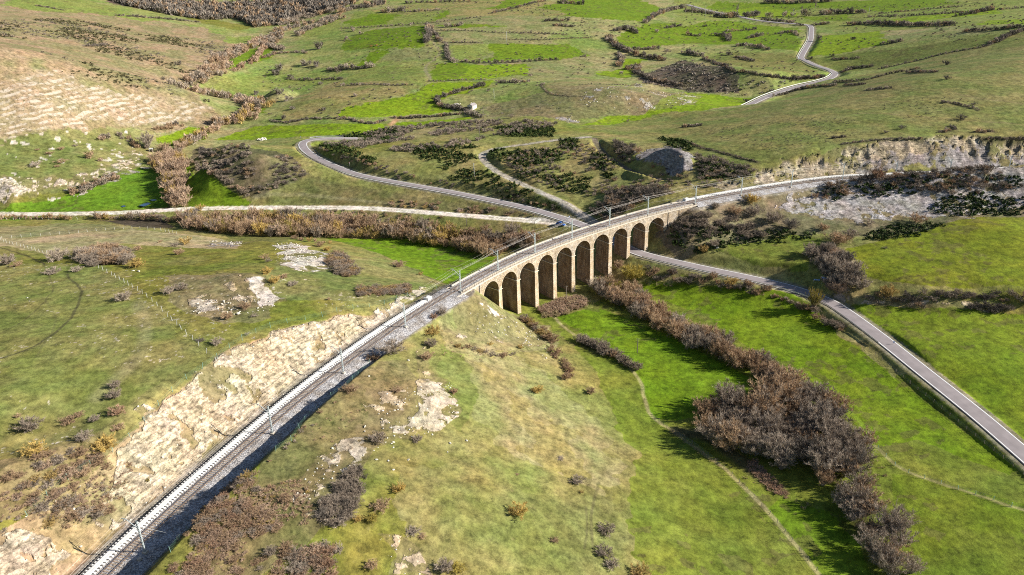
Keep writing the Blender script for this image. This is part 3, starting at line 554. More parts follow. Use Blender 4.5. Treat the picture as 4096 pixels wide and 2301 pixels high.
def build_ground():
    az = np.radians(np.concatenate([np.linspace(-180, -60, 40, endpoint=False), np.linspace(-60, -43.5, 50, endpoint=False), np.linspace(-43.5, 43.5, 1300), np.linspace(60, 180, 40)[0:]]))
    az = np.unique(np.concatenate([az, np.radians(np.linspace(43.6, 60, 50))]))
    k = np.linspace(0, 1, 1250); inv = 1 / 82.0 + (1 / 1500.0 - 1 / 82.0) * k; rr = 0.72 / inv + 0.28 * 82 * (1500 / 82.0) ** k
    rr = np.concatenate([[1, 12, 28, 45, 60, 72], np.sort(rr), [1600, 1800, 2100, 2600, 3300, 4200, 5200]])
    A, R = np.meshgrid(az, rr, indexing='ij'); X = (np.sin(A) * R).ravel(); Y = (np.cos(A) * R).ravel()
    Z = height(X, Y)
    wide = (np.abs(A.ravel()) > math.radians(61)) | (R.ravel() < 42)
    Z[wide] = smooth_h(X[wide], Y[wide])
    far = R.ravel() > 1500; Z[far] = np.maximum(Z[far], -30)
    n = len(X)
    dist = np.sqrt(X * X + Y * Y); jit = 0.6 + dist * 0.006
    JX = X + (fbm(X, Y, 6 , 31, 3) - .5) * 2 * jit + (fbm(X, Y, 30, 77, 2) - .5) * jit * 2
    JY = Y + (fbm(X, Y, 6 , 41, 3) - .5) * 2 * jit + (fbm(X, Y, 30, 87, 2) - .5) * jit * 2
    f_big = fbm(X, Y, 60, 9, 4); f_mid = fbm(X, Y, 12, 19, 4); f_sm = fbm(X, Y, 2.6, 29, 4); f_vs = fbm(X, Y, 1.1, 39, 3)
    C = np.empty((n, 3)); t = np.clip((f_big - .38) / .24, 0, 1)[:, None]
    C[:] = np.array(OLIVE) * (1 - t) + np.array(DRY) * t
    fw = np.clip((dist - 430) / 80, 0, 1)[:, None]; C = C * (1 - fw) + (np.array((.185, .225, .060)) * (1 - t) + np.array((.235, .230, .100)) * t) * fw
    rock = np.zeros(n); rough = np.full(n, .5)
    for poly, col, rk, rg, cov, jf in PAINT:
        W_ = poly_world(poly); m = inside(X + (JX - X) * jf, Y + (JY - Y) * jf, W_)
        if cov < 1: m &= f_mid < .3 + cov * .4
        C[m] = col; rough[m] = rg
    # seasonal mottling of all turf
    tt = (.42 + (np.clip((f_mid - .34) / .34, 0, 1) - .42) * np.clip(rough * 2 + .30, 0, 1))[:, None]
    dryer = np.stack([C[:, 0] * 1.20 + .012, C[:, 1] * 1.05 + .008, C[:, 2] * 1.15 + .004], 1)
    greener = np.stack([C[:, 0] * .86, C[:, 1] * .97, C[:, 2] * .80], 1)
    C = greener * (1 - tt) + dryer * tt
    C *= (.86 + .28 * f_sm)[:, None]
    patch = np.clip((fbm(X, Y, 20, 59, 4) - .56) / .1, 0, 1) * np.clip(rough * 1.6, 0, 1)
    C = C * (1 - .35 * patch[:, None]) + np.array((.20, .172, .075)) * .35 * patch[:, None]
    mud = (fbm(X, Y, 3.0, 171, 3) > .60) & (fbm(X, Y, 26, 181, 3) > .56) & (rough < .2); C[mud] = C[mud] * .55 + np.array((.10, .075, .035)) * .45
    wear = np.clip((fbm(X * .4 + Y * .9, X * .35 - Y * .15, 3.2, 191, 3) - .56) / .06, 0, 1) * np.clip((fbm(X, Y, 40, 201, 2) - .45) * 5, 0, 1) * .16; C = C * (1 - wear[:, None])
    # sheep tracks run down the near hillside
    for poly, w in STRIPES:
        m = inside(X, Y, poly_world(poly)); q = (X[m] * .95 + Y[m] * -.12 + 7 * fbm(X[m], Y[m], 22, 91, 3))
        s = np.abs((q / w * .9) % 1.0 - .5) * 2; s = np.clip((s - .55) / .3, 0, 1) * np.clip((f_mid[m] - .35) * 4, 0, 1)
        C[m] = C[m] * (1 - .22 * s[:, None]) + np.array((.10, .09, .035)) * .22 * s[:, None]
    # rock and scree
    strat = np.zeros(n)
    KX = X + (JX - X) * 2.2 + (fbm(X, Y, 4, 131, 3) - .5) * 3; KY = Y + (JY - Y) * 2.2 + (fbm(X, Y, 4, 141, 3) - .5) * 3
    for i, (poly, col, rk, cov) in enumerate(ROCKS):
        W_ = poly_world(poly); m = inside(JX, JY, W_); m2 = inside(KX, KY, W_); core = m & m2; m = m | m2; idx = np.nonzero(m)[0]; fr = (~core[idx]) * .16
        if i in (0, 1, 2):
            ph = Z[idx] * 1.0 + 1.6 * fbm(X[idx], Y[idx], 24, 61, 4) + .05 * X[idx]; band = np.abs((ph / 1.5) % 1 - .5) * 2
            strat[idx] = np.maximum(strat[idx], np.clip((fbm(X[idx], Y[idx], 26, 211, 4) - .34 + cov * .12 - fr * 1.4) / .16, 0, 1)); C[idx] = C[idx] * .5 + np.array((.31, .23, .155)) * .5; continue
        else:
            keep = (f_sm[idx] * .55 + f_vs[idx] * .2 + f_mid[idx] * .5) > (.98 - cov * .62 + fr)
        k = idx[keep]; v = (.8 + .4 * f_vs[k])[:, None]
        mixr = np.clip(f_mid[k] * 1.4 - .3, 0, 1)[:, None]
        C[k] = np.array(col) * v * (1 - .25 * mixr) + np.array((.34, .2, .10)) * .25 * mixr * v
        rock[k] = rk; rough[k] = .15
        k2 = idx[~keep]; C[k2] = C[k2] * .6 + np.array((.2, .15, .085)) * .4; rough[k2] = .8
    # scattered pale stones on the poor pastures
    P1 = poly_world([(-60,640),(260,668),(640,700),(900,700),(980,760),(700,830),(420,960),(250,1090),(-60,1180)])
    m = inside(X, Y, P1) & (f_vs > .76) & (f_mid > .5); C[m] = (.42, .37, .27)
    P2 = poly_world([(0,360),(330,330),(390,420),(200,500),(0,520)])
    m = inside(X, Y, P2) & (fbm(X, Y, 3.5, 221, 3) > .73); C[m] = (.48, .43, .35)
    # slopes of the road and rail banks are bare or rank grass
    for pts, hw, col, st in LINES:
        P = np.array(pts, float); Wp = ground(P[:, 0], P[:, 1]); Wp = resample(catmull(Wp, 2.0), 2.0)
        D, Sg, T = dist_poly(JX * .3 + X * .7, JY * .3 + Y * .7, Wp, 4.0)
        a = (np.clip((hw * 1.6 - D) / (hw * 1.0), 0, 1) * st)[:, None]; C = C * (1 - a) + np.array(col) * a
    for tabs, c_ in ((HED, 1), (HED3, 2)):
        for pts, px, gap, txt in tabs:
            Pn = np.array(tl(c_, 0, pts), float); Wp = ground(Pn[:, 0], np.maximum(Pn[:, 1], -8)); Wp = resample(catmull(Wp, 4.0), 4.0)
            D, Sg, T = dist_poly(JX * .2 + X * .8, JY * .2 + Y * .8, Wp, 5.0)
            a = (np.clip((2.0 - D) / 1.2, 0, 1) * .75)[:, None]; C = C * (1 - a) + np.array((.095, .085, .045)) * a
    for P, hw, col, sd in ((DIRT, 2.5, DIRTC, 1), (TRACK2, 1.8, (.36,.32,.26), 1), (TRACK3, 1.5, (.17,.14,.10), 1), (ROAD_MAIN, 4.2, (.22,.20,.13), 0), (ROAD_FAR, 4.0, (.22,.20,.13), 0)):
        D, Sg, T = dist_poly(X, Y, P, 7.0)
        a = np.clip((hw + .35 - D + (f_vs - .5) * .9) / .6, 0, 1)
        C = C * (1 - a[:, None]) + (np.array(col)[None] * (.8 + .4 * f_vs[:, None])) * a[:, None]; rough = rough * (1 - a); rock = rock * (1 - a) + .1 * a
        if sd:                              # grassy middle between the wheel ruts
            mid = np.clip((.45 - D) / .3, 0, 1) * np.clip((f_mid - .45) * 5, 0, .6); C = C * (1 - mid[:, None]) + np.array((.15,.15,.06)) * mid[:, None]
    for P in (RAIL_A, RAIL_B):
        D, Sg, T = dist_poly(X, Y, P, 12.0)
        a = np.clip((6.8 - D + (f_vs - .5)) / .8, 0, 1) * (D < 12)
        col = np.array((.27, .235, .185)) * (.8 + .4 * f_sm[:, None])
        C = C * (1 - a[:, None]) + col * a[:, None]; rough = rough * (1 - a) + .3 * a; rock = rock * (1 - a) + .35 * a
    quiet = np.ones(n)
    for P, hw in ((DIRT, 3.0), (TRACK2, 2.0), (TRACK3, 2), (ROAD_MAIN, 4.8), (ROAD_FAR, 5), (RAIL_A, 6.5), (RAIL_B, 6.5)):
        D, _, _ = dist_poly(X, Y, P, hw + 5); quiet = np.minimum(quiet, np.clip((D - hw) / 2.5, 0.0, 1))
    Z0 = Z.copy()
    # ledges of the strata
    ledge = np.zeros(n)
    for poly in (ROCKS[12][0], ROCKS[13][0], ROCKS[14][0]): ledge[inside(X, Y, poly_world(poly))] = 1
    zl = (Z + 1.3 * fbm(X, Y, 7, 151, 3) + .12 * Y) / 1.15; Z = Z + ledge * rock * (np.floor(zl) + np.clip((zl - np.floor(zl)) * 3, 0, 1) - zl) * .38
    D, Sg, T = dist_poly(X, Y, RAIL_B, 32.0)
    fc = (D < 32) * (Sg < 0) * np.clip((D - 9) / 3, 0, 1) * np.clip((30 - D) / 10, 0, 1) * rock
    Z = Z - fc * (np.abs(vnoise(T, D * .25, 5.0, 7) - .5) * 3.4 + fbm(T, D, 2.2, 9, 3) * 1.2)
    # field banks: the fields are stepped where hedges and walls run
    Z = terrain_noise_z(X, Y, Z, rock * quiet, rough * quiet) * quiet + Z0 * (1 - quiet)
    nr = len(rr); na = len(az)
    i = np.arange(na - 1)[:, None] * nr + np.arange(nr - 1)[None, :]
    F = np.stack([i, i + nr, i + nr + 1, i + 1], -1).reshape(-1, 4)
    me = bpy.data.meshes.new('ground'); me.vertices.add(n)
    me.vertices.foreach_set('co', np.stack([X, Y, Z], 1).astype(np.float32).ravel())
    me.loops.add(F.size); me.loops.foreach_set('vertex_index', F[:, ::1].ravel().astype(np.int32))
    me.polygons.add(len(F)); me.polygons.foreach_set('loop_start', np.arange(0, F.size, 4, dtype=np.int32)); me.polygons.foreach_set('loop_total', np.full(len(F), 4, np.int32))
    me.polygons.foreach_set('use_smooth', np.ones(len(F), bool)); me.update(calc_edges=True)
    a1 = me.attributes.new('tint', 'FLOAT_COLOR', 'POINT'); a1.data.foreach_set('color', np.hstack([np.clip(C, 0, .9), np.ones((n, 1))]).astype(np.float32).ravel())
    a2 = me.attributes.new('sort', 'FLOAT_COLOR', 'POINT'); a2.data.foreach_set('color', np.stack([np.clip(rock, 0, 1), np.clip(rough * quiet, 0, 1), strat, np.ones(n)], 1).astype(np.float32).ravel())
    me.materials.append(ground_material())
    ob = bpy.data.objects.new('ground', me); COL.objects.link(ob); ob['kind'] = 'structure'
    return ob
build_ground()

# ------------------------------------------------------------------ object helpers
def tag(o, label=None, cat=None, group=None, kind=None):
    if label: o['label'] = label
    if cat: o['category'] = cat
    if group: o['group'] = group
    if kind: o['kind'] = kind
    return o
class MB_:
    """collects quads, boxes, tubes into one mesh"""
    def __init__(s): s.v = []; s.f = []; s.uv = []; s.n = 0
    def add(s, V, F, UV=None):
        V = np.asarray(V, float); s.v.append(V)
        for f in F: s.f.append(tuple(int(i) + s.n for i in f))
        if UV is not None: s.uv.extend(UV)
        else: s.uv.extend([None] * len(F))
        s.n += len(V)
    def box(s, c, ax, ay, az):            # centre, half-axis vectors
        c, ax, ay, az = [np.asarray(q, float) for q in (c, ax, ay, az)]
        V = [c + i * ax + j * ay + k * az for k in (-1, 1) for j in (-1, 1) for i in (-1, 1)]
        s.add(V, [(0, 2, 3, 1), (4, 5, 7, 6), (0, 1, 5, 4), (2, 6, 7, 3), (0, 4, 6, 2), (1, 3, 7, 5)])
    def abox(s, x0, x1, y0, y1, z0, z1): s.box(((x0 + x1) / 2, (y0 + y1) / 2, (z0 + z1) / 2), ((x1 - x0) / 2, 0, 0), (0, (y1 - y0) / 2, 0), (0, 0, (z1 - z0) / 2))
    def tube(s, P, r, n=6, cap=True):
        P = np.asarray(P, float); r = np.broadcast_to(np.asarray(r, float), (len(P),)); T = np.gradient(P, axis=0); T /= np.linalg.norm(T, axis=1)[:, None] + 1e-9
        ref = np.array([0, 0, 1.0]) if abs(T[:, 2]).mean() < .8 else np.array([1.0, 0, 0])
        A = np.cross(T, ref); A /= np.linalg.norm(A, axis=1)[:, None] + 1e-9; B = np.cross(T, A)
        ang = np.linspace(0, 2 * math.pi, n, endpoint=False)
        V = P[:, None] + r[:, None, None] * (A[:, None] * np.cos(ang)[None, :, None] + B[:, None] * np.sin(ang)[None, :, None])
        F = [(i * n + j, i * n + (j + 1) % n, (i + 1) * n + (j + 1) % n, (i + 1) * n + j) for i in range(len(P) - 1) for j in range(n)]
        if cap: F += [tuple(range(n))[::-1], tuple((len(P) - 1) * n + j for j in range(n))]
        s.add(V.reshape(-1, 3), F)
    def sweep(s, rings, closed=True, caps=True):       # rings: (k, n, 3)
        R = np.asarray(rings, float); k, n = R.shape[:2]; m = n if closed else n - 1
        F = [(i * n + j, i * n + (j + 1) % n, (i + 1) * n + (j + 1) % n, (i + 1) * n + j) for i in range(k - 1) for j in range(m)]
        if caps and closed: F += [tuple(range(n))[::-1], tuple((k - 1) * n + j for j in range(n))]
        s.add(R.reshape(-1, 3), F)
    def build(s, name, mat, parent=None, smooth=False, bevel=0, loc=None):
        V = np.vstack(s.v)
        if loc is not None: V = V - np.asarray(loc, float)
        me = bpy.data.meshes.new(name); me.from_pydata(V.tolist(), [], s.f); me.materials.append(mat)
        if any(u is not None for u in s.uv):
            uvl = me.uv_layers.new(name='map'); k = 0
            for f, u in zip(s.f, s.uv):
                for j in range(len(f)):
                    if u is not None: uvl.data[k].uv = u[j]
                    k += 1
        import bmesh
        bm = bmesh.new(); bm.from_mesh(me)
        bmesh.ops.recalc_face_normals(bm, faces=bm.faces)
        if bevel: bmesh.ops.bevel(bm, geom=list(bm.edges), offset=bevel, segments=2, affect='EDGES', clamp_overlap=True)
        bm.to_mesh(me); bm.free()
        if smooth: me.polygons.foreach_set('use_smooth', [True] * len(me.polygons))
        o = bpy.data.objects.new(name, me); COL.objects.link(o)
        if loc is not None: o.location = [float(q) for q in loc]
        if parent is not None: o.parent = parent
        return o
def empty(name, loc, rz=0.0):
    o = bpy.data.objects.new(name, None); COL.objects.link(o); o.location = [float(q) for q in loc]; o.rotation_euler = (0, 0, rz); o.empty_display_size = .5; return o
def part(mb, name, mat, parent, **k):                # world-space mesh under an unrotated Empty
    return mb.build(name, mat, parent, loc=None, **k)
def copy_tree(o, parent=None):
    c = o.copy(); COL.objects.link(c)
    if parent is not None: c.parent = parent
    for ch in [q for q in o.children]: copy_tree(ch, c)
    return c
def hgt(x, y): return float(height(np.array([x]), np.array([y]))[0])
def gpt(u, v): return ground(u, v)[0]

M = {}
M['asphalt'] = simple('asphalt', (.27, .235, .235), .85, var=.12, scale=.35)
M['line'] = simple('road_paint', (.80, .80, .78), .6, var=.06, scale=5)
M['steel'] = simple('galvanised_steel', (.62, .64, .66), .35, .6)
M['mast'] = simple('painted_steel', (.48, .54, .55), .45, .35)
M['dark_iron'] = simple('dark_iron', (.05, .045, .045), .6, .4)
M['rust'] = simple('rusty_rail', (.115, .075, .052), .6, .3, var=.3, scale=4)
M['railtop'] = simple('polished_rail', (.75, .76, .78), .25, .8)
M['sleeper'] = simple('old_concrete', (.36, .28, .21), .9, var=.22, scale=3)
M['white_conc'] = simple('new_concrete', (.74, .72, .68), .7, var=.10, scale=2.5)
M['conc'] = simple('pale_concrete', (.52, .46, .38), .9, var=.18, scale=1.6)
M['wood'] = simple('weathered_wood', (.20, .17, .14), .9, var=.25, scale=6)
M['palepost'] = simple('pale_post', (.50, .50, .46), .8, var=.15, scale=6)
M['wire'] = simple('fence_wire', (.32, .33, .32), .5, .5)
M['copper'] = simple('contact_wire', (.50, .46, .42), .4, .7)
M['glass'] = simple('dark_glass', (.02, .03, .04), .08, 0, spec=.6)

def ballast_mat():
    m, nt, b = new_mat('ballast', .95, .15); N = nt.nodes.new; L = nt.links.new
    g = N('ShaderNodeNewGeometry'); v = N('ShaderNodeTexVoronoi'); v.inputs['Scale'].default_value = 4.5; L(g.outputs['Position'], v.inputs['Vector'])
    n = N('ShaderNodeTexNoise'); n.inputs['Scale'].default_value = .35; n.inputs['Detail'].default_value = 6; L(g.outputs['Position'], n.inputs['Vector'])
    s = N('ShaderNodeSeparateColor'); L(v.outputs['Color'], s.inputs[0])
    r = N('ShaderNodeValToRGB'); L(s.outputs[0], r.inputs[0]); e = r.color_ramp.elements
    e[0].color = (.16, .155, .16, 1); e[1].color = (.60, .58, .56, 1); k = e.new(.5); k.color = (.34, .33, .33, 1)
    r2 = N('ShaderNodeValToRGB'); L(n.outputs['Fac'], r2.inputs[0]); r2.color_ramp.elements[0].position = .35; r2.color_ramp.elements[0].color = (.72, .66, .60, 1); r2.color_ramp.elements[1].position = .62; r2.color_ramp.elements[1].color = (1.1, 1.1, 1.12, 1)
    x = N('ShaderNodeMix'); x.data_type = 'RGBA'; x.blend_type = 'MULTIPLY'; x.inputs[0].default_value = 1; L(r.outputs[0], x.inputs['A']); L(r2.outputs[0], x.inputs['B']); L(x.outputs['Result'], b.inputs['Base Color'])
    bp = N('ShaderNodeBump'); bp.inputs['Distance'].default_value = .08; L(v.outputs['Distance'], bp.inputs['Height']); L(bp.outputs[0], b.inputs['Normal'])
    return m
M['ballast'] = ballast_mat()

def stone_mat(name, c1, c2, mortar, stain=.5, bw=.85, bh=.42):
    m, nt, b = new_mat(name, .93, .12); N = nt.nodes.new; L = nt.links.new
    uv = N('ShaderNodeUVMap'); uv.uv_map = 'map'
    br = N('ShaderNodeTexBrick'); L(uv.outputs[0], br.inputs['Vector'])
    br.inputs['Scale'].default_value = 1.0; br.inputs['Brick Width'].default_value = bw; br.inputs['Row Height'].default_value = bh; br.inputs['Mortar Size'].default_value = .03; br.inputs['Bias'].default_value = -.1
    br.inputs['Color1'].default_value = (*c1, 1); br.inputs['Color2'].default_value = (*c2, 1); br.inputs['Mortar'].default_value = (*mortar, 1)
    g = N('ShaderNodeNewGeometry')
    def nz(scale, vec, det=5):
        n = N('ShaderNodeTexNoise'); n.inputs['Scale'].default_value = scale; n.inputs['Detail'].default_value = det; n.inputs['Roughness'].default_value = .65; L(vec, n.inputs['Vector']); return n.outputs['Fac']
    def ramp(src, p0, a, p1, c):
        r = N('ShaderNodeValToRGB'); L(src, r.inputs[0]); r.color_ramp.elements[0].position = p0; r.color_ramp.elements[0].color = (*a, 1); r.color_ramp.elements[1].position = p1; r.color_ramp.elements[1].color = (*c, 1); return r.outputs[0]
    def mul(a, c, f=1.0):
        x = N('ShaderNodeMix'); x.data_type = 'RGBA'; x.blend_type = 'MULTIPLY'; x.inputs[0].default_value = f; L(a, x.inputs['A']); L(c, x.inputs['B']); return x.outputs['Result']
    # soot and lime washed down the faces
    mp = N('ShaderNodeMapping'); mp.inputs['Scale'].default_value = (1, 1, .16); L(g.outputs['Position'], mp.inputs[0])
    s1 = ramp(nz(.9, mp.outputs[0]), .38, (1 - stain * .75, 1 - stain * .8, 1 - stain * .82), .6, (1.04, 1.02, 1.0))
    s2 = ramp(nz(.35, g.outputs['Position']), .35, (.88, .78, .64), .65, (1.08, 1.08, 1.10))
    s3 = ramp(nz(3.2, g.outputs['Position'], 3), .3, (.80, .76, .72), .7, (1.15, 1.13, 1.08))
    s4 = ramp(nz(1.3, g.outputs['Position'], 2), .62, (1, 1, 1), .70, (1.05, .72, .42))
    L(mul(mul(mul(mul(br.outputs['Color'], s1), s2), s3), s4, .7), b.inputs['Base Color'])
    bp = N('ShaderNodeBump'); bp.inputs['Distance'].default_value = .05; L(br.outputs['Fac'], bp.inputs['Height']); bp.invert = True; L(bp.outputs[0], b.inputs['Normal'])
    return m
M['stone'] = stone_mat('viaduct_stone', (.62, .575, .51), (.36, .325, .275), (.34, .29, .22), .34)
M['stone_in'] = stone_mat('shaded_stained_stone', (.43, .35, .265), (.26, .205, .155), (.19, .155, .125), .55)  # inner faces: shade put into a darker base colour, plus heavier run stains
M['coping'] = simple('coping_stone', (.60, .53, .43), .9, var=.16, scale=1.5)

# ------------------------------------------------------------------ roads
def strip_mesh(P, offs, name, mat, dz=0.0, prof=None):
    """offs: list of (offset, z offset) across the strip"""
    t, nn = normals(P); rows = []
    for o, z in offs: rows.append(np.hstack([P[:, :2] + nn * (o if np.isscalar(o) else np.asarray(o)[:, None]), (P[:, 2] + z + dz)[:, None]]))
    R = np.stack(rows, 1); mb = MB_(); mb.sweep(R, closed=False, caps=False)
    return mb.build(name, mat, smooth=False)
def road_width(P, w0, w1): return np.linspace(w0, w1, len(P))
rw = np.interp(np.arange(len(ROAD_MAIN)), [0, 150, len(ROAD_MAIN)], [2.78, 2.6, 2.35])
o = strip_mesh(ROAD_MAIN, [(-rw, -.22), (-rw + .02, 0), (0, .04), (rw - .02, 0), (rw, -.22)], 'road', M['asphalt'], .02); tag(o, kind='structure')
o = strip_mesh(ROAD_FAR, [(-2.3, -.3), (-2.28, 0), (0, .04), (2.28, 0), (2.3, -.3)], 'road', M['asphalt'], .05); tag(o, kind='structure')
lw = .13
for sgn in (-1, 1):
    o = strip_mesh(ROAD_MAIN, [(sgn * (rw - .33) - lw, 0.006), (sgn * (rw - .33) + lw, 0.006)], 'road_marking', M['line'], .034); tag(o, kind='structure')
    o = strip_mesh(ROAD_FAR, [(sgn * 2.05 - .13, 0.006), (sgn * 2.05 + .13, 0.006)], 'road_marking', M['line'], .07); tag(o, kind='structure')

def guardrail(P, side, label, post_every=4.0, hgt_=.72, mat='steel', off=None):
    t, nn = normals(P); off = off if off is not None else 3.15
    root = empty('guardrail', (P[0, 0], P[0, 1], P[0, 2])); tag(root, label, 'guardrail', 'guardrails')
    base = P[:, :2] + nn * (side * off); Z = P[:, 2]
    prof = [(0, .42), (.05, .47), (0, .56), (.05, .66), (0, .72), (-.03, .72), (-.03, .42)]
    R = np.stack([np.hstack([base - nn * side * a, (Z + b * hgt_ / .72)[:, None]]) for a, b in prof], 1)
    org = np.array([P[0, 0], P[0, 1], P[0, 2]])
    mb = MB_(); mb.sweep(R - org); mb.build('rail_beam', M[mat], root)
    q = resample(np.hstack([base, Z[:, None]]), post_every); q = q[:100]
    mb = MB_(); mb.abox(-.05, .05, -.04, .04, -.5, .70); p0 = None
    for x, y, z in q:
        if p0 is None: p0 = mb.build('post', M['steel'], root); po = p0
        else: po = p0.copy(); COL.objects.link(po); po.parent = root
        po.location = (x - org[0], y - org[1], z - org[2])
    return root
def sub(P, a, b): return P[a:b]
def idx_near(P, u, v, z):
    q = plane(u, v, z); return int(np.argmin(np.linalg.norm(P[:, :2] - q, axis=1)))
ia = idx_near(ROAD_MAIN, 2217, 865, -17.2); ib = idx_near(ROAD_MAIN, 1612, 637, -13.9); ic = idx_near(ROAD_MAIN, 1448, 560, -13); id_ = idx_near(ROAD_MAIN, 763, 368, -7.9); ie = idx_near(ROAD_MAIN, 782, 352, -7.7); if_ = idx_near(ROAD_MAIN, 870, 348, -8.8)
M['barrier'] = simple('pale_barrier', (.72, .72, .68), .6)
guardrail(ROAD_MAIN[ia:ib], -1, 'long steel guardrail on the valley side of the road right of the viaduct', 4.0)
guardrail(ROAD_MAIN[ic:id_], -1, 'long steel guardrail on the near side of the road climbing to the hairpin', 4.0, off=2.8)
guardrail(ROAD_MAIN[ie:if_], -1, 'short steel guardrail round the outside of the far hairpin bend', 4.0, off=2.8)
j0 = idx_near(ROAD_FAR, 1885, 264, -10.5); j1 = idx_near(ROAD_FAR, 2098, 184, -5.5); j2 = idx_near(ROAD_FAR, 2040, 80, 0)
guardrail(ROAD_FAR[max(0, j0 - 12):j1], -1, 'white road barrier on the distant road behind the bare slope', 5.0, .9, 'barrier', 3.0)
guardrail(ROAD_FAR[j1 + 2:j2], -1, 'white barrier along the left of the distant straight road', 5.0, .7, 'barrier', 3.0)

# ------------------------------------------------------------------ railway
def tstrip(s0, s1, prof, step=1.0):
    ss = np.arange(s0, s1 + .01, step); return np.stack([on_track(ss, d, z) for d, z in prof], 1)
S_END = len(TRK) - 4
P10 = None
mb = MB_(); mb.sweep(tstrip(0, S5 + .5, [(-4.6, -.72), (-3.9, -.2), (-1.9, -.04), (0, -.05), (2.0, -.04), (3.6, -.25), (5.9, -.74)]), closed=False, caps=False); o = mb.build('ballast', M['ballast']); tag(o, kind='structure')
mb = MB_(); mb.sweep(tstrip(S5 + .5, S11, [(-2.3, -.06), (-1.9, -.04), (2.0, -.05), (2.6, -.08)]), closed=False, caps=False); o = mb.build('ballast', M['ballast']); tag(o, kind='structure')
mb = MB_(); mb.sweep(tstrip(S11, S_END, [(-4.8, -.74), (-3.9, -.2), (-1.9, -.04), (0, -.05), (2.0, -.04), (3.3, -.25), (5.3, -.76)]), closed=False, caps=False); o = mb.build('ballast', M['ballast']); tag(o, kind='structure')

def fp(*a): return tuple(float(q) for q in a)
S_VIS = 30
org = on_track(S_VIS, 0, 0)
track = empty('railway_track', org); tag(track, 'single electrified railway track curving over the stone viaduct', 'railway track')
for sd, top in ((-1, 'left'), (1, 'right')):
    c = sd * .867
    mb = MB_(); mb.sweep(tstrip(0, S_END, [(c - .07, .0), (c - .07, .03), (c - .02, .05), (c - .036, .13), (c - .036, .17), (c + .036, .17), (c + .036, .13), (c + .02, .05), (c + .07, .03), (c + .07, .0)]) - org)
    r = mb.build('rail', M['rust'], track)
    mb = MB_(); mb.sweep(tstrip(0, S_END, [(c - .04, .168), (c - .04, .176), (c + .04, .176), (c + .04, .168)]) - org)
    mb.build('running_surface', M['railtop'], r)
pitch = .62
mb = MB_()
prof = [(-1.3, .02), (-.6, .04), (-.35, -.0), (.35, -.0), (.6, .04), (1.3, .02)]
for (x0, z0), (x1, z1) in zip(prof[:-1], prof[1:]):
    V = [(x0, -.13, -.16), (x1, -.13, -.16), (x1, .13, -.16), (x0, .13, -.16), (x0, -.11, z0), (x1, -.11, z1), (x1, .11, z1), (x0, .11, z0)]
    mb.add(V, [(3, 2, 1, 0), (4, 5, 6, 7), (0, 1, 5, 4), (2, 3, 7, 6), (3, 0, 4, 7), (1, 2, 6, 5)])
sl0 = mb.build('sleeper', M['sleeper'], track)
allv = np.array([v.co[:] for v in sl0.data.vertices]); allf = [tuple(p.vertices) for p in sl0.data.polygons]
ss = np.arange(2, S_END - 2, pitch); bulk = MB_(); made = 0
s_first = trk_s(plane(250, 1447, 0)) - 2
for s in ss:
    p = on_track(s, 0, 0); i = int(s); nx, ny = TN[i]; ang = math.atan2(ny, nx)
    if s >= s_first and made < 100:
        o = sl0 if made == 0 else sl0.copy()
        if made: COL.objects.link(o); o.parent = track
        o.location = fp(*(p - org)); o.rotation_euler = (0, 0, ang); made += 1
    else:
        ca, sa = math.cos(ang), math.sin(ang); V = allv @ np.array([[ca, sa, 0], [-sa, ca, 0], [0, 0, 1]]) + (p - org)
        bulk.add(V, allf)
o = bulk.build('sleepers', M['sleeper'], track); o['kind'] = 'stuff'

# new white concrete elements lying beside the track
def slab_row(s0, s1, label, n_parts=90, d0=-3.8, d1=-1.72, zoff=0.02):
    org = on_track(s0, d0, -.2); root = empty('precast_slab_row', org); tag(root, label, 'concrete slabs', 'white concrete slabs laid along the line')
    mb = MB_(); mb.abox(-(d1 - d0) / 2, (d1 - d0) / 2, -.17, .17, -.16, .16); o0 = mb.build('slab', M['white_conc'], root)
    V0 = np.array([v.co[:] for v in o0.data.vertices]); F0 = [tuple(p.vertices) for p in o0.data.polygons]; bulk = MB_(); k = 0
    for s in np.arange(s0, s1, .72):
        p = on_track(s, (d0 + d1) / 2 + random.uniform(-.05, .05), zoff); nx, ny = TN[int(s)]; ang = math.atan2(ny, nx) + random.uniform(-.02, .02)
        if k < n_parts:
            o = o0 if k == 0 else o0.copy()
            if k: COL.objects.link(o); o.parent = root
            o.location = fp(*(p - org)); o.rotation_euler = (0, 0, ang); k += 1
        else:
            ca, sa = math.cos(ang), math.sin(ang); bulk.add(V0 @ np.array([[ca, sa, 0], [-sa, ca, 0], [0, 0, 1]]) + (p - org), F0)
    if bulk.v: o = bulk.build('slabs', M['white_conc'], root); o['kind'] = 'stuff'
    for a, b in ((-3.26, -2.80), (-2.70, -2.24)):
        mb = MB_(); mb.sweep(tstrip(s0, s1, [(a, .18), (a, .30), (b, .30), (b, .18)]) - org); mb.build('beam', M['white_conc'], root)
    return root
s_r0 = max(2.0, s_first); sl_end = trk_s(plane(1068, 752, 0))
slab_row(s_r0, sl_end - 1, 'long row of white concrete slabs beside the track in the near cutting')
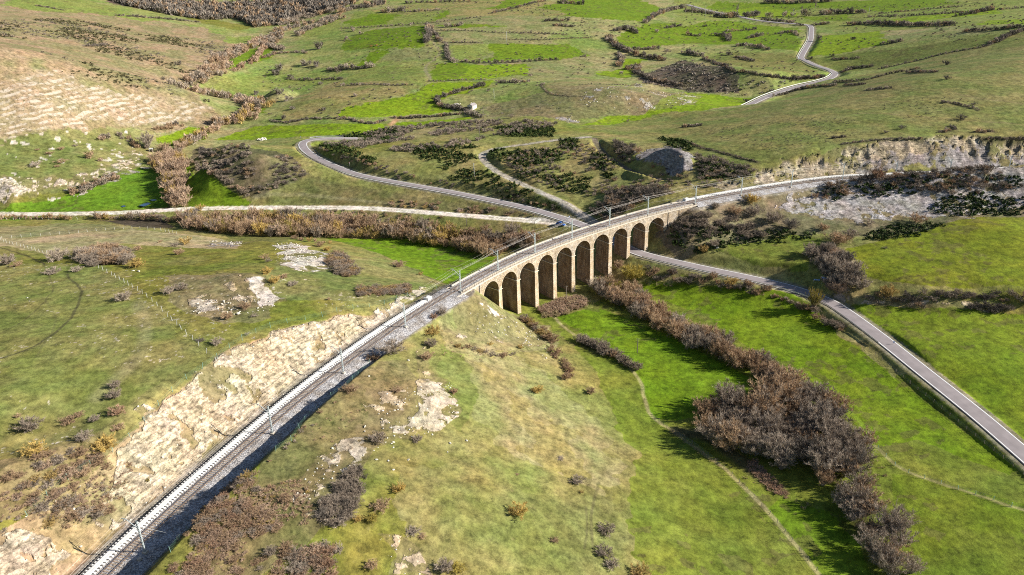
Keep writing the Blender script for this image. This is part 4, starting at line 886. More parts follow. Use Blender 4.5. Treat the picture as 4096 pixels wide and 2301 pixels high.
# ------------- viaduct
def near_pt(x, y): return plane(x / S, y / S, -.3)
sA = [ (1923., 1133.8), (2003.9, 1090.), (2081.1, 1054.), (2154.8, 1021.7), (2228.1, 993.2), (2299.5, 962.9), (2374.2, 932.5), (2446.9, 907.6), (2519.3, 884.1), (2592.6, 863.4), (2657.6, 845.4)]
spos = np.array([trk_s(near_pt(*p)) for p in sA], float)
kk = np.arange(11); cf = np.polyfit(kk[1:], spos[1:], 1); PIT = cf[0]; S_P = cf[1] + PIT * kk       # right-hand end of pier k
PW = 1.62
D_NEAR, D_FAR = 3.7, -3.1; Z_TOP = -.28; Z_SPR = -6.1; RAD = (PIT - PW) / 2
def zarch(s, c):                                        # soffit height, stilted semicircle
    q = np.clip(1 - ((s - c) / RAD) ** 2, 0, 1); return Z_SPR + .45 + RAD * np.sqrt(q)
S_V0 = S5 - 4.0; S_V1 = S11 + 1.0
vorg = on_track(S_P[5], 0, -20.0)
via = empty('viaduct', vorg); tag(via, 'curved ten-arch stone railway viaduct crossing the green valley', 'viaduct')
def quad_uv(a, b): return [(a[0], a[1]), (b[0], a[1]), (b[0], b[1]), (a[0], b[1])]
def wall(mb, ss, zlo, zhi, d, flip=False):
    ss = np.asarray(ss, float); lo = on_track(ss, d, 0); lo[:, 2] = zlo; hi = on_track(ss, d, 0); hi[:, 2] = zhi
    n = len(ss); V = np.vstack([lo, hi]) - vorg; F = []; UV = []
    zl = np.broadcast_to(zlo, (n,)); zh = np.broadcast_to(zhi, (n,))
    for i in range(n - 1):
        F.append((i, i + 1, n + i + 1, n + i)); UV.append([(ss[i], zl[i]), (ss[i + 1], zl[i + 1]), (ss[i + 1], zh[i + 1]), (ss[i], zh[i])])
    mb.add(V, F, UV)
sp = MB_()
def bay_samples():
    S_ = [S_V0]; Zl = [-11.0]
    first_left = S_P[0]; S_ += [first_left - 1e-3]; Zl += [-14.0]
    for k in range(1, 11):
        a = S_P[k - 1]; c = a + RAD; b = a + 2 * RAD
        for t in np.linspace(math.pi, 0, 22): s = c + RAD * math.cos(t); S_.append(s); Zl.append(float(zarch(s, c)))
        if k < 10: S_ += [b + 1e-3, S_P[k] - 1e-3]; Zl += [Z_SPR, Z_SPR]
    S_ += [S_P[9] + 2 * RAD + 1e-3, S_V1]; Zl += [-12.0, -9.0]
    return np.array(S_), np.array(Zl)
bs, bz = bay_samples()
# subdivide the long abutment stretches so that the wall follows the curve
def dens(bs, bz):
    o1 = [bs[0]]; o2 = [bz[0]]
    for i in range(1, len(bs)):
        n = max(1, int((bs[i] - bs[i - 1]) / 1.5))
        for t in np.linspace(0, 1, n + 1)[1:]: o1.append(bs[i - 1] + (bs[i] - bs[i - 1]) * t); o2.append(bz[i - 1] + (bz[i] - bz[i - 1]) * t)
    return np.array(o1), np.array(o2)
bs, bz = dens(bs, bz)
for d in (D_NEAR, D_FAR): wall(sp, bs, bz, Z_TOP, d)
# deck top either side of the ballast
for d0, d1 in ((2.5, D_NEAR), (D_FAR, -2.2)):
    ss_ = np.arange(S_V0, S_V1, 1.5); R = np.stack([on_track(ss_, d0, Z_TOP), on_track(ss_, d1, Z_TOP)], 1) - vorg; n = len(ss_)
    sp.add(R.reshape(-1, 3), [(2 * i, 2 * i + 2, 2 * i + 3, 2 * i + 1) for i in range(n - 1)], [[(ss_[i], 0), (ss_[i + 1], 0), (ss_[i + 1], 1.2), (ss_[i], 1.2)] for i in range(n - 1)])
# end faces
for s_, zl in ((S_V0, -11.0), (S_V1, -9.0)):
    V = [on_track(s_, D_NEAR, zl), on_track(s_, D_FAR, zl), on_track(s_, D_FAR, Z_TOP), on_track(s_, D_NEAR, Z_TOP)]
    sp.add(np.array(V).reshape(-1, 3) - vorg, [(0, 1, 2, 3)], [[(0, zl), (6.8, zl), (6.8, 0), (0, 0)]])
sp.build('spandrel_wall', M['stone'], via)
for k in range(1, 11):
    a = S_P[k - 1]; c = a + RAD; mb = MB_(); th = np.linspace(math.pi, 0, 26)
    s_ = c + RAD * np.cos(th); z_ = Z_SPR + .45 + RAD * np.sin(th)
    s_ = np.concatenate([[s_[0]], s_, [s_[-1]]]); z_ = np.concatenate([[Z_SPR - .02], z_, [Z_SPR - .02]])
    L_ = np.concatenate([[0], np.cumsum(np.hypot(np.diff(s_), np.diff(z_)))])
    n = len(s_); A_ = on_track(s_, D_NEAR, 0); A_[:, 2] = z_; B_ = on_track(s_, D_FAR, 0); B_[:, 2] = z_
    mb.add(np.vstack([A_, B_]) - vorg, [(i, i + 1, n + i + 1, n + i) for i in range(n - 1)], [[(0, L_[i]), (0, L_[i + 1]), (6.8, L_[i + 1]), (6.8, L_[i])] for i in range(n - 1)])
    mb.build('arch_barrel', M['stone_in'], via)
    # ring of cut stones standing a little proud of the wall
    mb = MB_(); s_ = c + np.cos(th) * RAD; z_ = Z_SPR + .45 + RAD * np.sin(th); s2 = c + np.cos(th) * (RAD + .55); z2 = Z_SPR + .45 + np.sin(th) * (RAD + .55)
    s2 = np.clip(s2, S_P[k - 1] - PW / 2 + .01, S_P[k] - PW / 2 - .01 if k < 10 else 1e9)
    rings = []
    for i in range(len(th)):
        q = [on_track(s_[i], D_NEAR - .03, z_[i]), on_track(s_[i], D_NEAR + .045, z_[i]), on_track(s2[i], D_NEAR + .045, z2[i]), on_track(s2[i], D_NEAR - .03, z2[i])]
        rings.append(q)
    R = np.array(rings) - vorg; n = len(th); F = []; UV = []
    for i in range(n - 1):
        for j in range(3):
            F.append((i * 4 + j, i * 4 + j + 1, (i + 1) * 4 + j + 1, (i + 1) * 4 + j)); UV.append([(j * .5, i * .42), (j * .5 + .5, i * .42), (j * .5 + .5, i * .42 + .42), (j * .5, i * .42 + .42)])
    mb.add(R.reshape(-1, 3), F, UV); mb.build('arch_ring', M['stone'], via)
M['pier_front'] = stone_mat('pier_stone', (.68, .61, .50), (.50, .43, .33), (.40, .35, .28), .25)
for k in range(0, 11):
    # piers 1-9, plus the inner faces of both abutments as half piers
    if 1 <= k <= 9: s1_, s0_ = S_P[k], S_P[k] - PW
    elif k == 0: s1_, s0_ = S_P[0], S_P[0] - 1.2
    else: s0_, s1_ = S_P[9] + 2 * RAD, S_P[9] + 2 * RAD + 1.4
    mid = on_track((s0_ + s1_) / 2, 0, 0); gz = min(hgt(mid[0], mid[1]), hgt(*on_track((s0_ + s1_) / 2, 3.5)[:2]), hgt(*on_track((s0_ + s1_) / 2, -3)[:2])) - 1.5
    bat = .018 * (Z_SPR - gz)
    mb = MB_()
    T_ = [on_track(s0_, D_NEAR - .02, Z_SPR - .28), on_track(s1_, D_NEAR - .02, Z_SPR - .28), on_track(s1_, D_FAR + .02, Z_SPR - .28), on_track(s0_, D_FAR + .02, Z_SPR - .28)]
    B_ = [on_track(s0_ - bat * .6, D_NEAR + bat, gz), on_track(s1_ + bat * .6, D_NEAR + bat, gz), on_track(s1_ + bat * .6, D_FAR - bat, gz), on_track(s0_ - bat * .6, D_FAR - bat, gz)]
    V = np.array(B_ + T_).reshape(-1, 3) - vorg; hgt_ = Z_SPR - gz
    mb.add(V, [(0, 1, 5, 4), (2, 3, 7, 6), (3, 0, 4, 7), (1, 2, 6, 5)], [[(0, 0), (PW, 0), (PW, hgt_), (0, hgt_)]] * 2 + [[(0, 0), (6.8, 0), (6.8, hgt_), (0, hgt_)]] * 2)
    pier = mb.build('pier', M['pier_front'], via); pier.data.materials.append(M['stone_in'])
    for p_ in pier.data.polygons[2:]: p_.material_index = 1  # side faces take the stone with shade in its colour
    mb = MB_()
    for (e, z0_, z1_) in ((.10, Z_SPR - .30, Z_SPR - .16), (.24, Z_SPR - .17, Z_SPR)):
        q = [on_track(s0_ - e, D_NEAR + e, 0), on_track(s1_ + e, D_NEAR + e, 0), on_track(s1_ + e, D_FAR - e, 0), on_track(s0_ - e, D_FAR - e, 0)]
        q = np.array(q).reshape(-1, 3); lo = q.copy(); lo[:, 2] = z0_; hi = q.copy(); hi[:, 2] = z1_
        mb.add(np.vstack([lo, hi]) - vorg, [(3, 2, 1, 0), (4, 5, 6, 7), (0, 1, 5, 4), (1, 2, 6, 5), (2, 3, 7, 6), (3, 0, 4, 7)])
    mb.build('impost', M['coping'], pier)
# copings
for a, b, z0, z1, s0, s1 in ((2.52, 2.98, -.40, .20, S_V0 + 5, S_V1 - 2), (-2.75, -2.25, -.35, .24, S_V0 + 6, S_V1 - 6), (3.35, 3.86, -.52, -.22, S_V0 + 1, S_V1 - .5), (-3.25, -2.9, -.5, -.22, S_V0 + 1, S_V1 - .5)):
    mb = MB_(); mb.sweep(tstrip(s0, s1, [(a, z0), (a, z1), (b, z1), (b, z0)]) - vorg); mb.build('coping', M['coping'], via)
# drain slots on the abutments
for s_ in (S_P[0] - 2.1, S_P[9] + 2 * RAD + 1.9, S_P[9] + 2 * RAD + 7.4):
    mb = MB_(); zb = -13 if s_ < S_P[5] else -9.
    R = np.array([[on_track(s_ - .17, D_NEAR - .05, z), on_track(s_ - .17, D_NEAR + .06, z), on_track(s_ + .17, D_NEAR + .06, z), on_track(s_ + .17, D_NEAR - .05, z)] for z in (zb, -.75)]) - vorg
    mb.sweep(R.reshape(2, 4, 3)); mb.build('expansion_joint', M['dark_iron'], via)
def railing(d, s0, s1):
    posts = np.arange(s0, s1, 2.35); mb = MB_()
    for z in (.12, .42, .76): mb.sweep(tstrip(s0, s1, [(d - .02, z - .02), (d - .02, z + .02), (d + .02, z + .02), (d + .02, z - .02)]) - vorg)
    rl = mb.build('railing', M['dark_iron'], via)
    mb = MB_(); mb.abox(-.04, .04, -.04, .04, -.55, .5); p0 = None
    for s_ in posts:
        if p0 is None: p0 = mb.build('railing_post', M['dark_iron'], rl); o = p0
        else: o = p0.copy(); COL.objects.link(o); o.parent = rl
        p = on_track(s_, d, .3) - vorg; o.location = fp(*p)
railing(3.6, S_V0 + .5, S_V1 - .5); railing(-3.05, S_V0 - 4, S_V1 - 4)

# chambers at the ends of the slab rows
def chamber(s_, label):
    p = on_track(s_, -2.9, 0); nx, ny = TN[int(s_)]; rt = empty('concrete_chamber', p, math.atan2(ny, nx)); tag(rt, label, 'concrete box', 'white concrete chambers by the viaduct ends')
    mb = MB_(); mb.abox(-.9, .9, -.8, -.62, -.5, .75); mb.abox(-.9, .9, .62, .8, -.5, .75); mb.abox(.72, .9, -.62, .62, -.5, .75); mb.abox(-.9, -.72, -.62, .62, -.5, .35); mb.build('chamber_wall', M['white_conc'], rt)
    mb = MB_(); mb.abox(-.2, .95, -.84, .84, .75, .87); mb.build('lid', M['white_conc'], rt)
chamber(sl_end + .8, 'white concrete chamber at the near end of the viaduct')
s_c2 = trk_s(plane(1722, 503, 0)); chamber(s_c2, 'white concrete chamber at the far end of the viaduct')
slab_row(s_c2 + 5, S_END - 3, 'row of white concrete slabs beside the track in the far cutting', 95)
for a, b in ((sl_end - 3.5, sl_end - .2), (s_c2 + 1.2, s_c2 + 4.6)):
    org = on_track(a, -2.6, 0); mb = MB_(); mb.sweep(tstrip(a, b, [(-3.3, -.3), (-3.3, .2), (-2.1, .2), (-2.1, -.3)]) - org)
    o = mb.build('concrete_cover', M['white_conc']); o.location = fp(*org)
    tag(o, 'smooth white concrete cover between the chamber and slabs at the %s end of the viaduct' % ('near' if a < 200 and a < S5 else 'far'), 'concrete cover', 'white concrete covers')

# ------------- overhead line masts
def make_mast(arm=True):
    root = empty('catenary_mast', (0, 0, 0))
    mb = MB_()
    for sx in (-.16, .16): mb.abox(sx - .035, sx + .035, -.09, .09, -.2, 7.3)
    for z in np.arange(.3, 7.2, .62): mb.abox(-.13, .13, -.075, -.055, z, z + .14); mb.abox(-.13, .13, .055, .075, z, z + .14)
    mb.build('post', M['mast'], root)
    mb = MB_(); mb.tube([(-.16, 0, 5.55), (-2.15, 0, 7.0), (-2.55, 0, 7.12), (-3.35, 0, 7.15)], .075, 8); mb.build('arm', M['mast'], root)
    mb = MB_(); mb.tube([(-.16, 0, 5.2), (-1.2, 0, 5.45), (-2.9, 0, 5.62)], .03, 6); mb.tube([(-2.3, 0, 7.0), (-2.75, 0, 5.6)], .02, 5); mb.build('registration_arm', M['mast'], root)
    mb = MB_()
    for z in (6.95, 6.8, 6.65): mb.tube([(-2.85, 0, z), (-2.85, 0, z + .06)], .09, 8)
    mb.tube([(-2.85, 0, 6.6), (-2.85, 0, 7.12)], .03, 6); mb.build('insulator', M['palepost'], root)
    mb = MB_(); mb.tube([(-.3, 0, 7.35), (.35, 0, 7.35)], .035, 6); mb.build('cross_bar', M['mast'], root)
    mb = MB_(); mb.abox(-.48, .48, -.42, .42, -.75, .16); mb.build('footing', M['conc'], root, bevel=.05)
    return root
proto = make_mast()
places = ['at the bottom left, nearest of all the masts', 'second up from the bottom of the near cutting', 'halfway up the near cutting where its bank shadow begins', 'standing on open ballast just before the viaduct', 'at the near end of the viaduct beside the white chamber',
          'on the viaduct above its second arch', 'on the viaduct above its fourth arch', 'on the viaduct above its sixth arch', 'on the viaduct above its eighth arch', 'on the viaduct above its last arch', 'at the far end of the viaduct', 'just past the viaduct before the dark bushes',
          'below the rock face right of the viaduct', 'where bushes hide the track', 'behind the scrubby ridge below the rock face', 'second from the right edge', 'rightmost, close to the right edge of the rock face']
for i in range(len(MB)):
    o = proto if i == 0 else copy_tree(proto)
    s_ = trk_s(MB[i]); nx, ny = TN[int(min(s_, len(TN) - 1))]
    o.location = fp(MB[i][0], MB[i][1], -.02 if i < 4 else (-.05 if i < 11 else -.02)); o.rotation_euler = (0, 0, math.atan2(ny, nx))
    tag(o, 'pale steel overhead line mast ' + places[i], 'overhead line mast', 'overhead line masts along the railway')
# wires
allm = np.vstack([pre + (MB[0] - MB[1]) * .5, MB, post])
def wire_path(doff, z, sag):
    pts = []
    sm = [trk_s(q) for q in MB]; sm = [0.0] + [float(q) for q in sm] + [float(S_END - 1)]
    for a, b in zip(sm[:-1], sm[1:]):
        A = on_track(a, doff, z); B = on_track(b, doff, z)
        for t in np.linspace(0, 1, 8, endpoint=False): q = A * (1 - t) + B * t; q[2] -= sag * 4 * t * (1 - t); pts.append(q)
    pts.append(on_track(sm[-1], doff, z)); return np.array(pts)
w_org = on_track(S_VIS, 0, 5)
lines = empty('overhead_line', w_org); tag(lines, 'set of thin overhead wires strung between the railway masts', 'overhead wires')
for nm, d, z, sag, r in (('contact_wire', 0.05, 5.55, .05, .011), ('contact_wire', .25, 5.55, .05, .011), ('messenger_wire', .1, 6.65, .7, .012), ('messenger_wire', -.25, 7.15, .25, .010), ('feeder_wire', 2.9, 7.38, .3, .012), ('feeder_wire', 2.3, 7.38, .35, .012), ('earth_wire', 2.45, 4.6, .3, .010)):
    mb = MB_(); mb.tube(wire_path(d, z, sag) - w_org, r, 4); mb.build(nm, M['copper'], lines)

# ------------------------------------------------------------------ plants
def twig_mat(name, a, b_, c=None):
    m, nt, b = new_mat(name, .9, .1); N = nt.nodes.new; L = nt.links.new
    g = N('ShaderNodeNewGeometry'); n = N('ShaderNodeTexNoise'); n.inputs['Scale'].default_value = .9; n.inputs['Detail'].default_value = 4; L(g.outputs['Position'], n.inputs['Vector'])
    oi = N('ShaderNodeObjectInfo'); ad = N('ShaderNodeMath'); ad.operation = 'MULTIPLY_ADD'; L(oi.outputs['Random'], ad.inputs[0]); ad.inputs[1].default_value = .34; 
    sb = N('ShaderNodeMath'); sb.operation = 'SUBTRACT'; L(n.outputs['Fac'], sb.inputs[0]); sb.inputs[1].default_value = .17; L(sb.outputs[0], ad.inputs[2])
    r = N('ShaderNodeValToRGB'); L(ad.outputs[0], r.inputs[0]); e = r.color_ramp.elements; e[0].position = .3; e[0].color = (*a, 1); e[1].position = .7; e[1].color = (*b_, 1)
    if c: k = e.new(.88); k.color = (*c, 1)
    L(r.outputs[0], b.inputs['Base Color'])
    return m
TW = {
 'grey': twig_mat('grey_twigs', (.28, .225, .175), (.46, .38, .30)),
 'brown': twig_mat('brown_twigs', (.33, .225, .14), (.52, .37, .235)),
 'ochre': twig_mat('ochre_twigs', (.38, .27, .11), (.58, .41, .13)),
 'red': twig_mat('reddish_twigs', (.32, .20, .13), (.50, .33, .22)),
 'pink': twig_mat('pinkish_twigs', (.38, .265, .185), (.56, .41, .29)),
 'dark': twig_mat('dark_twigs', (.145, .122, .10), (.245, .21, .175)),
 'olive': twig_mat('olive_twigs', (.26, .21, .06), (.46, .37, .09)),
 'gorse': twig_mat('evergreen_leaves', (.022, .038, .012), (.062, .088, .022)),
 'bark': twig_mat('bark', (.24, .20, .17), (.44, .39, .33)),
 'heath': twig_mat('heath_leaves', (.075, .070, .035), (.16, .14, .065)),
 'straw': twig_mat('dry_straw', (.36, .28, .15), (.5, .4, .24)),
}
def mesh_np(name, V, F, mat):
    V = np.asarray(V, np.float32); F = np.asarray(F, np.int32); k = F.shape[1]
    me = bpy.data.meshes.new(name); me.vertices.add(len(V)); me.vertices.foreach_set('co', V.ravel()); me.loops.add(F.size); me.loops.foreach_set('vertex_index', F.ravel())
    me.polygons.add(len(F)); me.polygons.foreach_set('loop_start', np.arange(0, F.size, k, dtype=np.int32)); me.polygons.foreach_set('loop_total', np.full(len(F), k, np.int32)); me.update(calc_edges=True); me.materials.append(mat)
    return me
def twigs(r, n, R=1.0, Hh=1.1, wid=.012, ln=(.16, .40), base=.12, flat=0.0, lumps=7):
    """thin triangular twigs through a lumpy dome"""
    th = r.uniform(0, 2 * np.pi, lumps); lr = r.uniform(.2, .72, lumps); lc = np.stack([np.cos(th) * lr * R, np.sin(th) * lr * R, r.uniform(.32, .8, lumps) * Hh], 1); ls = r.uniform(.26, .48, lumps)
    k = r.integers(0, lumps, n); d = r.normal(size=(n, 3)); d /= np.linalg.norm(d, axis=1)[:, None]; rad = r.uniform(.1, 1, n) ** .45
    P = lc[k] + d * (rad * ls[k])[:, None] * np.array([R, R, Hh * .9])
    core = r.random(n) < .16; P[core, 2] *= r.uniform(.1, .8, core.sum()); P[:, 2] = np.abs(P[:, 2]) + .02
    out = P - np.array([0, 0, -base * .2]); out /= np.linalg.norm(out, axis=1)[:, None]
    D = out * .9 + r.normal(size=(n, 3)) * .45 + np.array([0, 0, .35]); D /= np.linalg.norm(D, axis=1)[:, None]
    L = r.uniform(ln[0], ln[1], n)[:, None]; side = np.cross(D, r.normal(size=(n, 3))); side /= np.linalg.norm(side, axis=1)[:, None]
    w = (wid * r.uniform(.6, 1.5, n))[:, None]
    A = P - D * L * .5; B = P + D * L * .5
    V = np.stack([A - side * w, A + side * w, B + side * w * .12], 1).reshape(-1, 3)
    return V, np.arange(3 * n).reshape(-1, 3)
def limbs(r, ns, R=1.0, Hh=1.1, w=.022, seg=5):
    V = []; F = []; n = 0
    for i in range(ns):
        a = r.uniform(0, 2 * np.pi); reach = r.uniform(.25, .9) * R; top = r.uniform(.55, 1.0) * Hh
        t = np.linspace(0, 1, seg); rr_ = .06 * R + reach * t ** 1.35; wob = r.normal(size=(seg, 3)) * .035 * R
        P = np.stack([np.cos(a) * rr_, np.sin(a) * rr_, top * t ** .85], 1) + wob * t[:, None]
        for q in range(3):
            b = a + q * 2.1; s = np.array([math.cos(b), math.sin(b), 0.0]); ww = w * (1 - .85 * t)[:, None]
            V.append(P + s * ww); 
        for j in range(seg - 1):
            for q in range(3):
                a0 = n + q * seg + j; b0 = n + ((q + 1) % 3) * seg + j; F.append((a0, b0, b0 + 1, a0 + 1))
        n += 3 * seg
    return np.vstack(V), np.array(F)
def leafy(r, n, R=1.0, Hh=.8, size=.10, lumps=9):
    th = r.uniform(0, 2 * np.pi, lumps); lr = r.uniform(.15, .75, lumps); lc = np.stack([np.cos(th) * lr * R, np.sin(th) * lr * R, r.uniform(.2, .62, lumps) * Hh], 1); ls = r.uniform(.22, .42, lumps)
    k = r.integers(0, lumps, n); d = r.normal(size=(n, 3)); d /= np.linalg.norm(d, axis=1)[:, None]
    P = lc[k] + d * (ls[k] * r.uniform(.75, 1.05, n))[:, None] * np.array([R, R, Hh]); P[:, 2] = np.abs(P[:, 2])
    u = np.cross(d, r.normal(size=(n, 3))); u /= np.linalg.norm(u, axis=1)[:, None]; v = np.cross(d + r.normal(size=(n, 3)) * .5, u); v /= np.linalg.norm(v, axis=1)[:, None]
    s = (size * r.uniform(.5, 1.3, n))[:, None]
    V = np.stack([P - u * s, P + v * s * .8, P + u * s * .9], 1).reshape(-1, 3); return V, np.arange(3 * n).reshape(-1, 3)
def branching(r, n_limb, n_sec, n_twig, R=1.0, Hh=1.1, up=.55, w1=.020, w2=.009, w3=.006, ltw=(.10, .24), spread=.95):
    """limbs fanning from the base, side branches on them and fine twigs on those: (limb quads, twig triangles)"""
    LV = []; LF = []; TV = []; n = 0
    for i in range(n_limb):
        a = 2 * math.pi * (i + r.uniform(-.4, .4)) / n_limb; reach = R * spread * math.sqrt(r.uniform(.03, 1.0)); top = Hh * r.uniform(.72, 1.05) * (1 - .38 * (reach / R) ** 2)
        seg = 6; t = np.linspace(0, 1, seg); off = r.uniform(0, .10) * R
        bend = r.normal(size=3) * .05 * R
        P = np.stack([np.cos(a) * (off + reach * t ** 1.25), np.sin(a) * (off + reach * t ** 1.25), top * t ** .82], 1) + np.outer(np.sin(t * 3.1), bend)
        for q in range(3):
            b = a + q * 2.1; s_ = np.array([math.cos(b), math.sin(b), 0.0]); LV.append(P + s_ * (w1 * (1 - .8 * t))[:, None])
        for j in range(seg - 1):
            for q in range(3):
                a0 = n + q * seg + j; b0 = n + ((q + 1) % 3) * seg + j; LF.append((a0, b0, b0 + 1, a0 + 1))
        n += 3 * seg
        ts = r.uniform(.18, 1.0, n_sec); base = np.stack([np.interp(ts, t, P[:, k]) for k in range(3)], 1)
        tang = np.stack([np.interp(ts, t, np.gradient(P[:, k])) for k in range(3)], 1); tang /= np.linalg.norm(tang, axis=1)[:, None]
        D = tang * .75 + r.normal(size=(n_sec, 3)) * .55 + np.array([0, 0, up * .6]); D /= np.linalg.norm(D, axis=1)[:, None]
        L = R * r.uniform(.22, .50, n_sec) * (1.05 - .5 * ts); E = base + D * L[:, None]
        sd = np.cross(D, r.normal(size=(n_sec, 3))); sd /= np.linalg.norm(sd, axis=1)[:, None]
        TV.append(np.stack([base - sd * w2, base + sd * w2, E + sd * w2 * .2], 1).reshape(-1, 3))
        k = np.repeat(np.arange(n_sec), n_twig); m = len(k); u = r.uniform(.15, 1.0, m); B = base[k] + (E - base)[k] * u[:, None]
        D2 = D[k] * .7 + r.normal(size=(m, 3)) * .6 + np.array([0, 0, up]); D2 /= np.linalg.norm(D2, axis=1)[:, None]
        L2 = R * r.uniform(ltw[0], ltw[1], m); E2 = B + D2 * L2[:, None]; sd = np.cross(D2, r.normal(size=(m, 3))); sd /= np.linalg.norm(sd, axis=1)[:, None]; ww = (w3 * r.uniform(.7, 1.4, m))[:, None]
        TV.append(np.stack([B - sd * ww, B + sd * ww, E2 + sd * ww * .25], 1).reshape(-1, 3))
    TV = np.vstack(TV); TV[:, 2] = np.maximum(TV[:, 2], .01)
    return np.vstack(LV), np.array(LF), TV, np.arange(len(TV)).reshape(-1, 3)
def with_limbs(name, LV, LF, TV, TF, mat):
    tri = np.vstack([LF[:, [0, 1, 2]], LF[:, [0, 2, 3]]]); return mesh_np(name, np.vstack([TV, LV]), np.vstack([TF, tri + len(TV)]), mat)
R_ = np.random.default_rng(11)
NEARB = []; MIDB = []; FARB = []; TREE = []; GORSE = []; POP = []
for i in range(6):
    NEARB.append(with_limbs('bare_bush', *branching(R_, 20, 11, 15, Hh=R_.uniform(.85, 1.1), w1=.018, w2=.010, w3=.0085, ltw=(.13, .30)), TW['grey']))
    MIDB.append(with_limbs('bare_bush', *branching(R_, 13, 8, 9, w1=.026, w2=.016, w3=.015, ltw=(.18, .36)), TW['grey']))
    V, F = twigs(R_, 260, wid=.040, ln=(.25, .5), lumps=6 + i); FARB.append(mesh_np('bare_bush', V, F, TW['grey']))
for i in range(5):
    LV, LF, TV, TF = branching(R_, 24, 14, 20, R=1, Hh=R_.uniform(1.3, 1.7), up=.7, w1=.022, w2=.009, w3=.0062, ltw=(.10, .24), spread=.9)
    TREE.append((mesh_np('trunk', LV, LF, TW['bark']), mesh_np('crown', TV, TF, TW['grey'])))
for i in range(4):
    V, F = leafy(R_, 900); GORSE.append(mesh_np('evergreen_shrub', V, F, TW['gorse']))
for i in range(2):
    LV, LF, TV, TF = branching(R_, 12, 14, 9, R=.8, Hh=2.3, up=1.6, spread=.45, w1=.02, w2=.010, w3=.009); POP.append((mesh_np('trunk', LV, LF, TW['bark']), mesh_np('crown', TV, TF, TW['grey'])))

def dist2(P): return math.sqrt(P[0] ** 2 + P[1] ** 2 + (CAMZ - P[2]) ** 2)
PEND = []          # every plant asked for; the largest in view become objects, the far remainder one mass
def put(P, rad, kind, label, cat='bush', group=None, hs=1.0, name=None, tree=False, keep=False):
    nm = name or ('bare_tree' if (tree or cat == 'tree') else {'bramble': 'bramble', 'shrub': 'low_shrub'}.get(cat, 'evergreen_shrub' if kind == 'gorse' else 'bare_bush'))
    if kind == 'poplar': nm = 'poplar_tree'
    D = dist2(P)
    PEND.append(dict(P=(float(P[0]), float(P[1]), float(P[2]) - .06 * rad), D=D, rad=rad, kind=kind, label=label, cat=cat, group=group, name=nm, tree=tree, key=(1000 if keep else 0) + rad / D,
                     rz=random.uniform(0, 6.28), s=(rad * random.uniform(.88, 1.12), rad * random.uniform(.88, 1.12), rad * hs * random.uniform(.85, 1.15))))
def mesh_for(q):
    if q['kind'] == 'gorse': return random.choice(GORSE)
    return random.choice(NEARB if (q['rad'] / q['D'] > .0062 and q['D'] < 340) else (MIDB if q['D'] < 520 else FARB))
def make_plant(q):
    if q['tree'] or q['kind'] == 'poplar':
        t, c = random.choice(POP if q['kind'] == 'poplar' else TREE)
        root = empty(q['name'], q['P'], q['rz']); root.scale = q['s']
        for me, nm, mt in ((t, 'trunk', 'bark'), (c, 'crown', 'grey' if q['kind'] == 'poplar' else q['kind'])):
            o = bpy.data.objects.new(nm, me); COL.objects.link(o); o.parent = root
            o.material_slots[0].link = 'OBJECT'; o.material_slots[0].material = TW[mt]
        tag(root, q['label'], q['cat'], q['group']); return root
    o = bpy.data.objects.new(q['name'], mesh_for(q)); COL.objects.link(o)
    o.location = q['P']; o.rotation_euler = (0, 0, q['rz']); o.scale = q['s']
    if q['kind'] != 'gorse': o.material_slots[0].link = 'OBJECT'; o.material_slots[0].material = TW[q['kind']]
    tag(o, q['label'], q['cat'], q['group']); return o
_mc = {}
def merged(qs, name, min_mesh=None):
    """many small plants in one mesh"""
    VV = []; mi = []; mats = []
    for q in qs:
        me = random.choice(FARB) if q['D'] > 420 or q['rad'] / q['D'] < .0045 else mesh_for(q)
        if me.name not in _mc: v = np.empty(len(me.vertices) * 3, np.float32); me.vertices.foreach_get('co', v); _mc[me.name] = v.reshape(-1, 3)
        V = _mc[me.name] * np.array(q['s']); ca, sa = math.cos(q['rz']), math.sin(q['rz'])
        VV.append(np.stack([V[:, 0] * ca - V[:, 1] * sa + q['P'][0], V[:, 0] * sa + V[:, 1] * ca + q['P'][1], V[:, 2] + q['P'][2]], 1))
        if q['kind'] not in mats: mats.append(q['kind'])
        mi.append(np.full(len(V) // 3, mats.index(q['kind']), np.int32))
    V = np.vstack(VV); me = mesh_np(name, V, np.arange(len(V)).reshape(-1, 3), TW[mats[0]])
    for k in mats[1:]: me.materials.append(TW[k])
    me.polygons.foreach_set('material_index', np.concatenate(mi)); o = bpy.data.objects.new(name, me); COL.objects.link(o); return o
def hedge(pts, px, kinds, label, gap=1.25, wide=0.0, hs=1.0):
    n0 = len(PEND); row(pts, px, kinds, label, None, gap, wide, hs); qs = PEND[n0:]; del PEND[n0:]
    if qs: tag(merged(qs, 'hedgerow'), label, 'hedge')
def flush_plants(limit=290):
    by = {}
    for q in PEND: by.setdefault(q['name'], []).append(q)
    txt = {'bare_bush': ('the many smaller leafless bushes scattered over hillsides and road banks', 'bushes'), 'bare_tree': ('the smaller leafless trees of the valley woods', 'trees'), 'low_shrub': ('small dark shrubs sprinkled over the distant bare slopes', 'shrubs'), 'bramble': ('pinkish brambles', 'brambles'), 'evergreen_shrub': ('small evergreen shrubs', 'shrubs')}
    for nm, qs in by.items():
        qs.sort(key=lambda q: -q['key'])
        for q in qs[:limit]: make_plant(q)
        if qs[limit:]: o = merged(qs[limit:], nm + ('es' if nm.endswith('h') else 's')); tag(o, txt[nm][0], txt[nm][1], kind='stuff')
        print(nm, len(qs))
def pick(kinds):
    ks, ws = zip(*kinds); return random.choices(ks, ws)[0]
def pxm(P, px): return px * dist2(P) / (FPX / S)
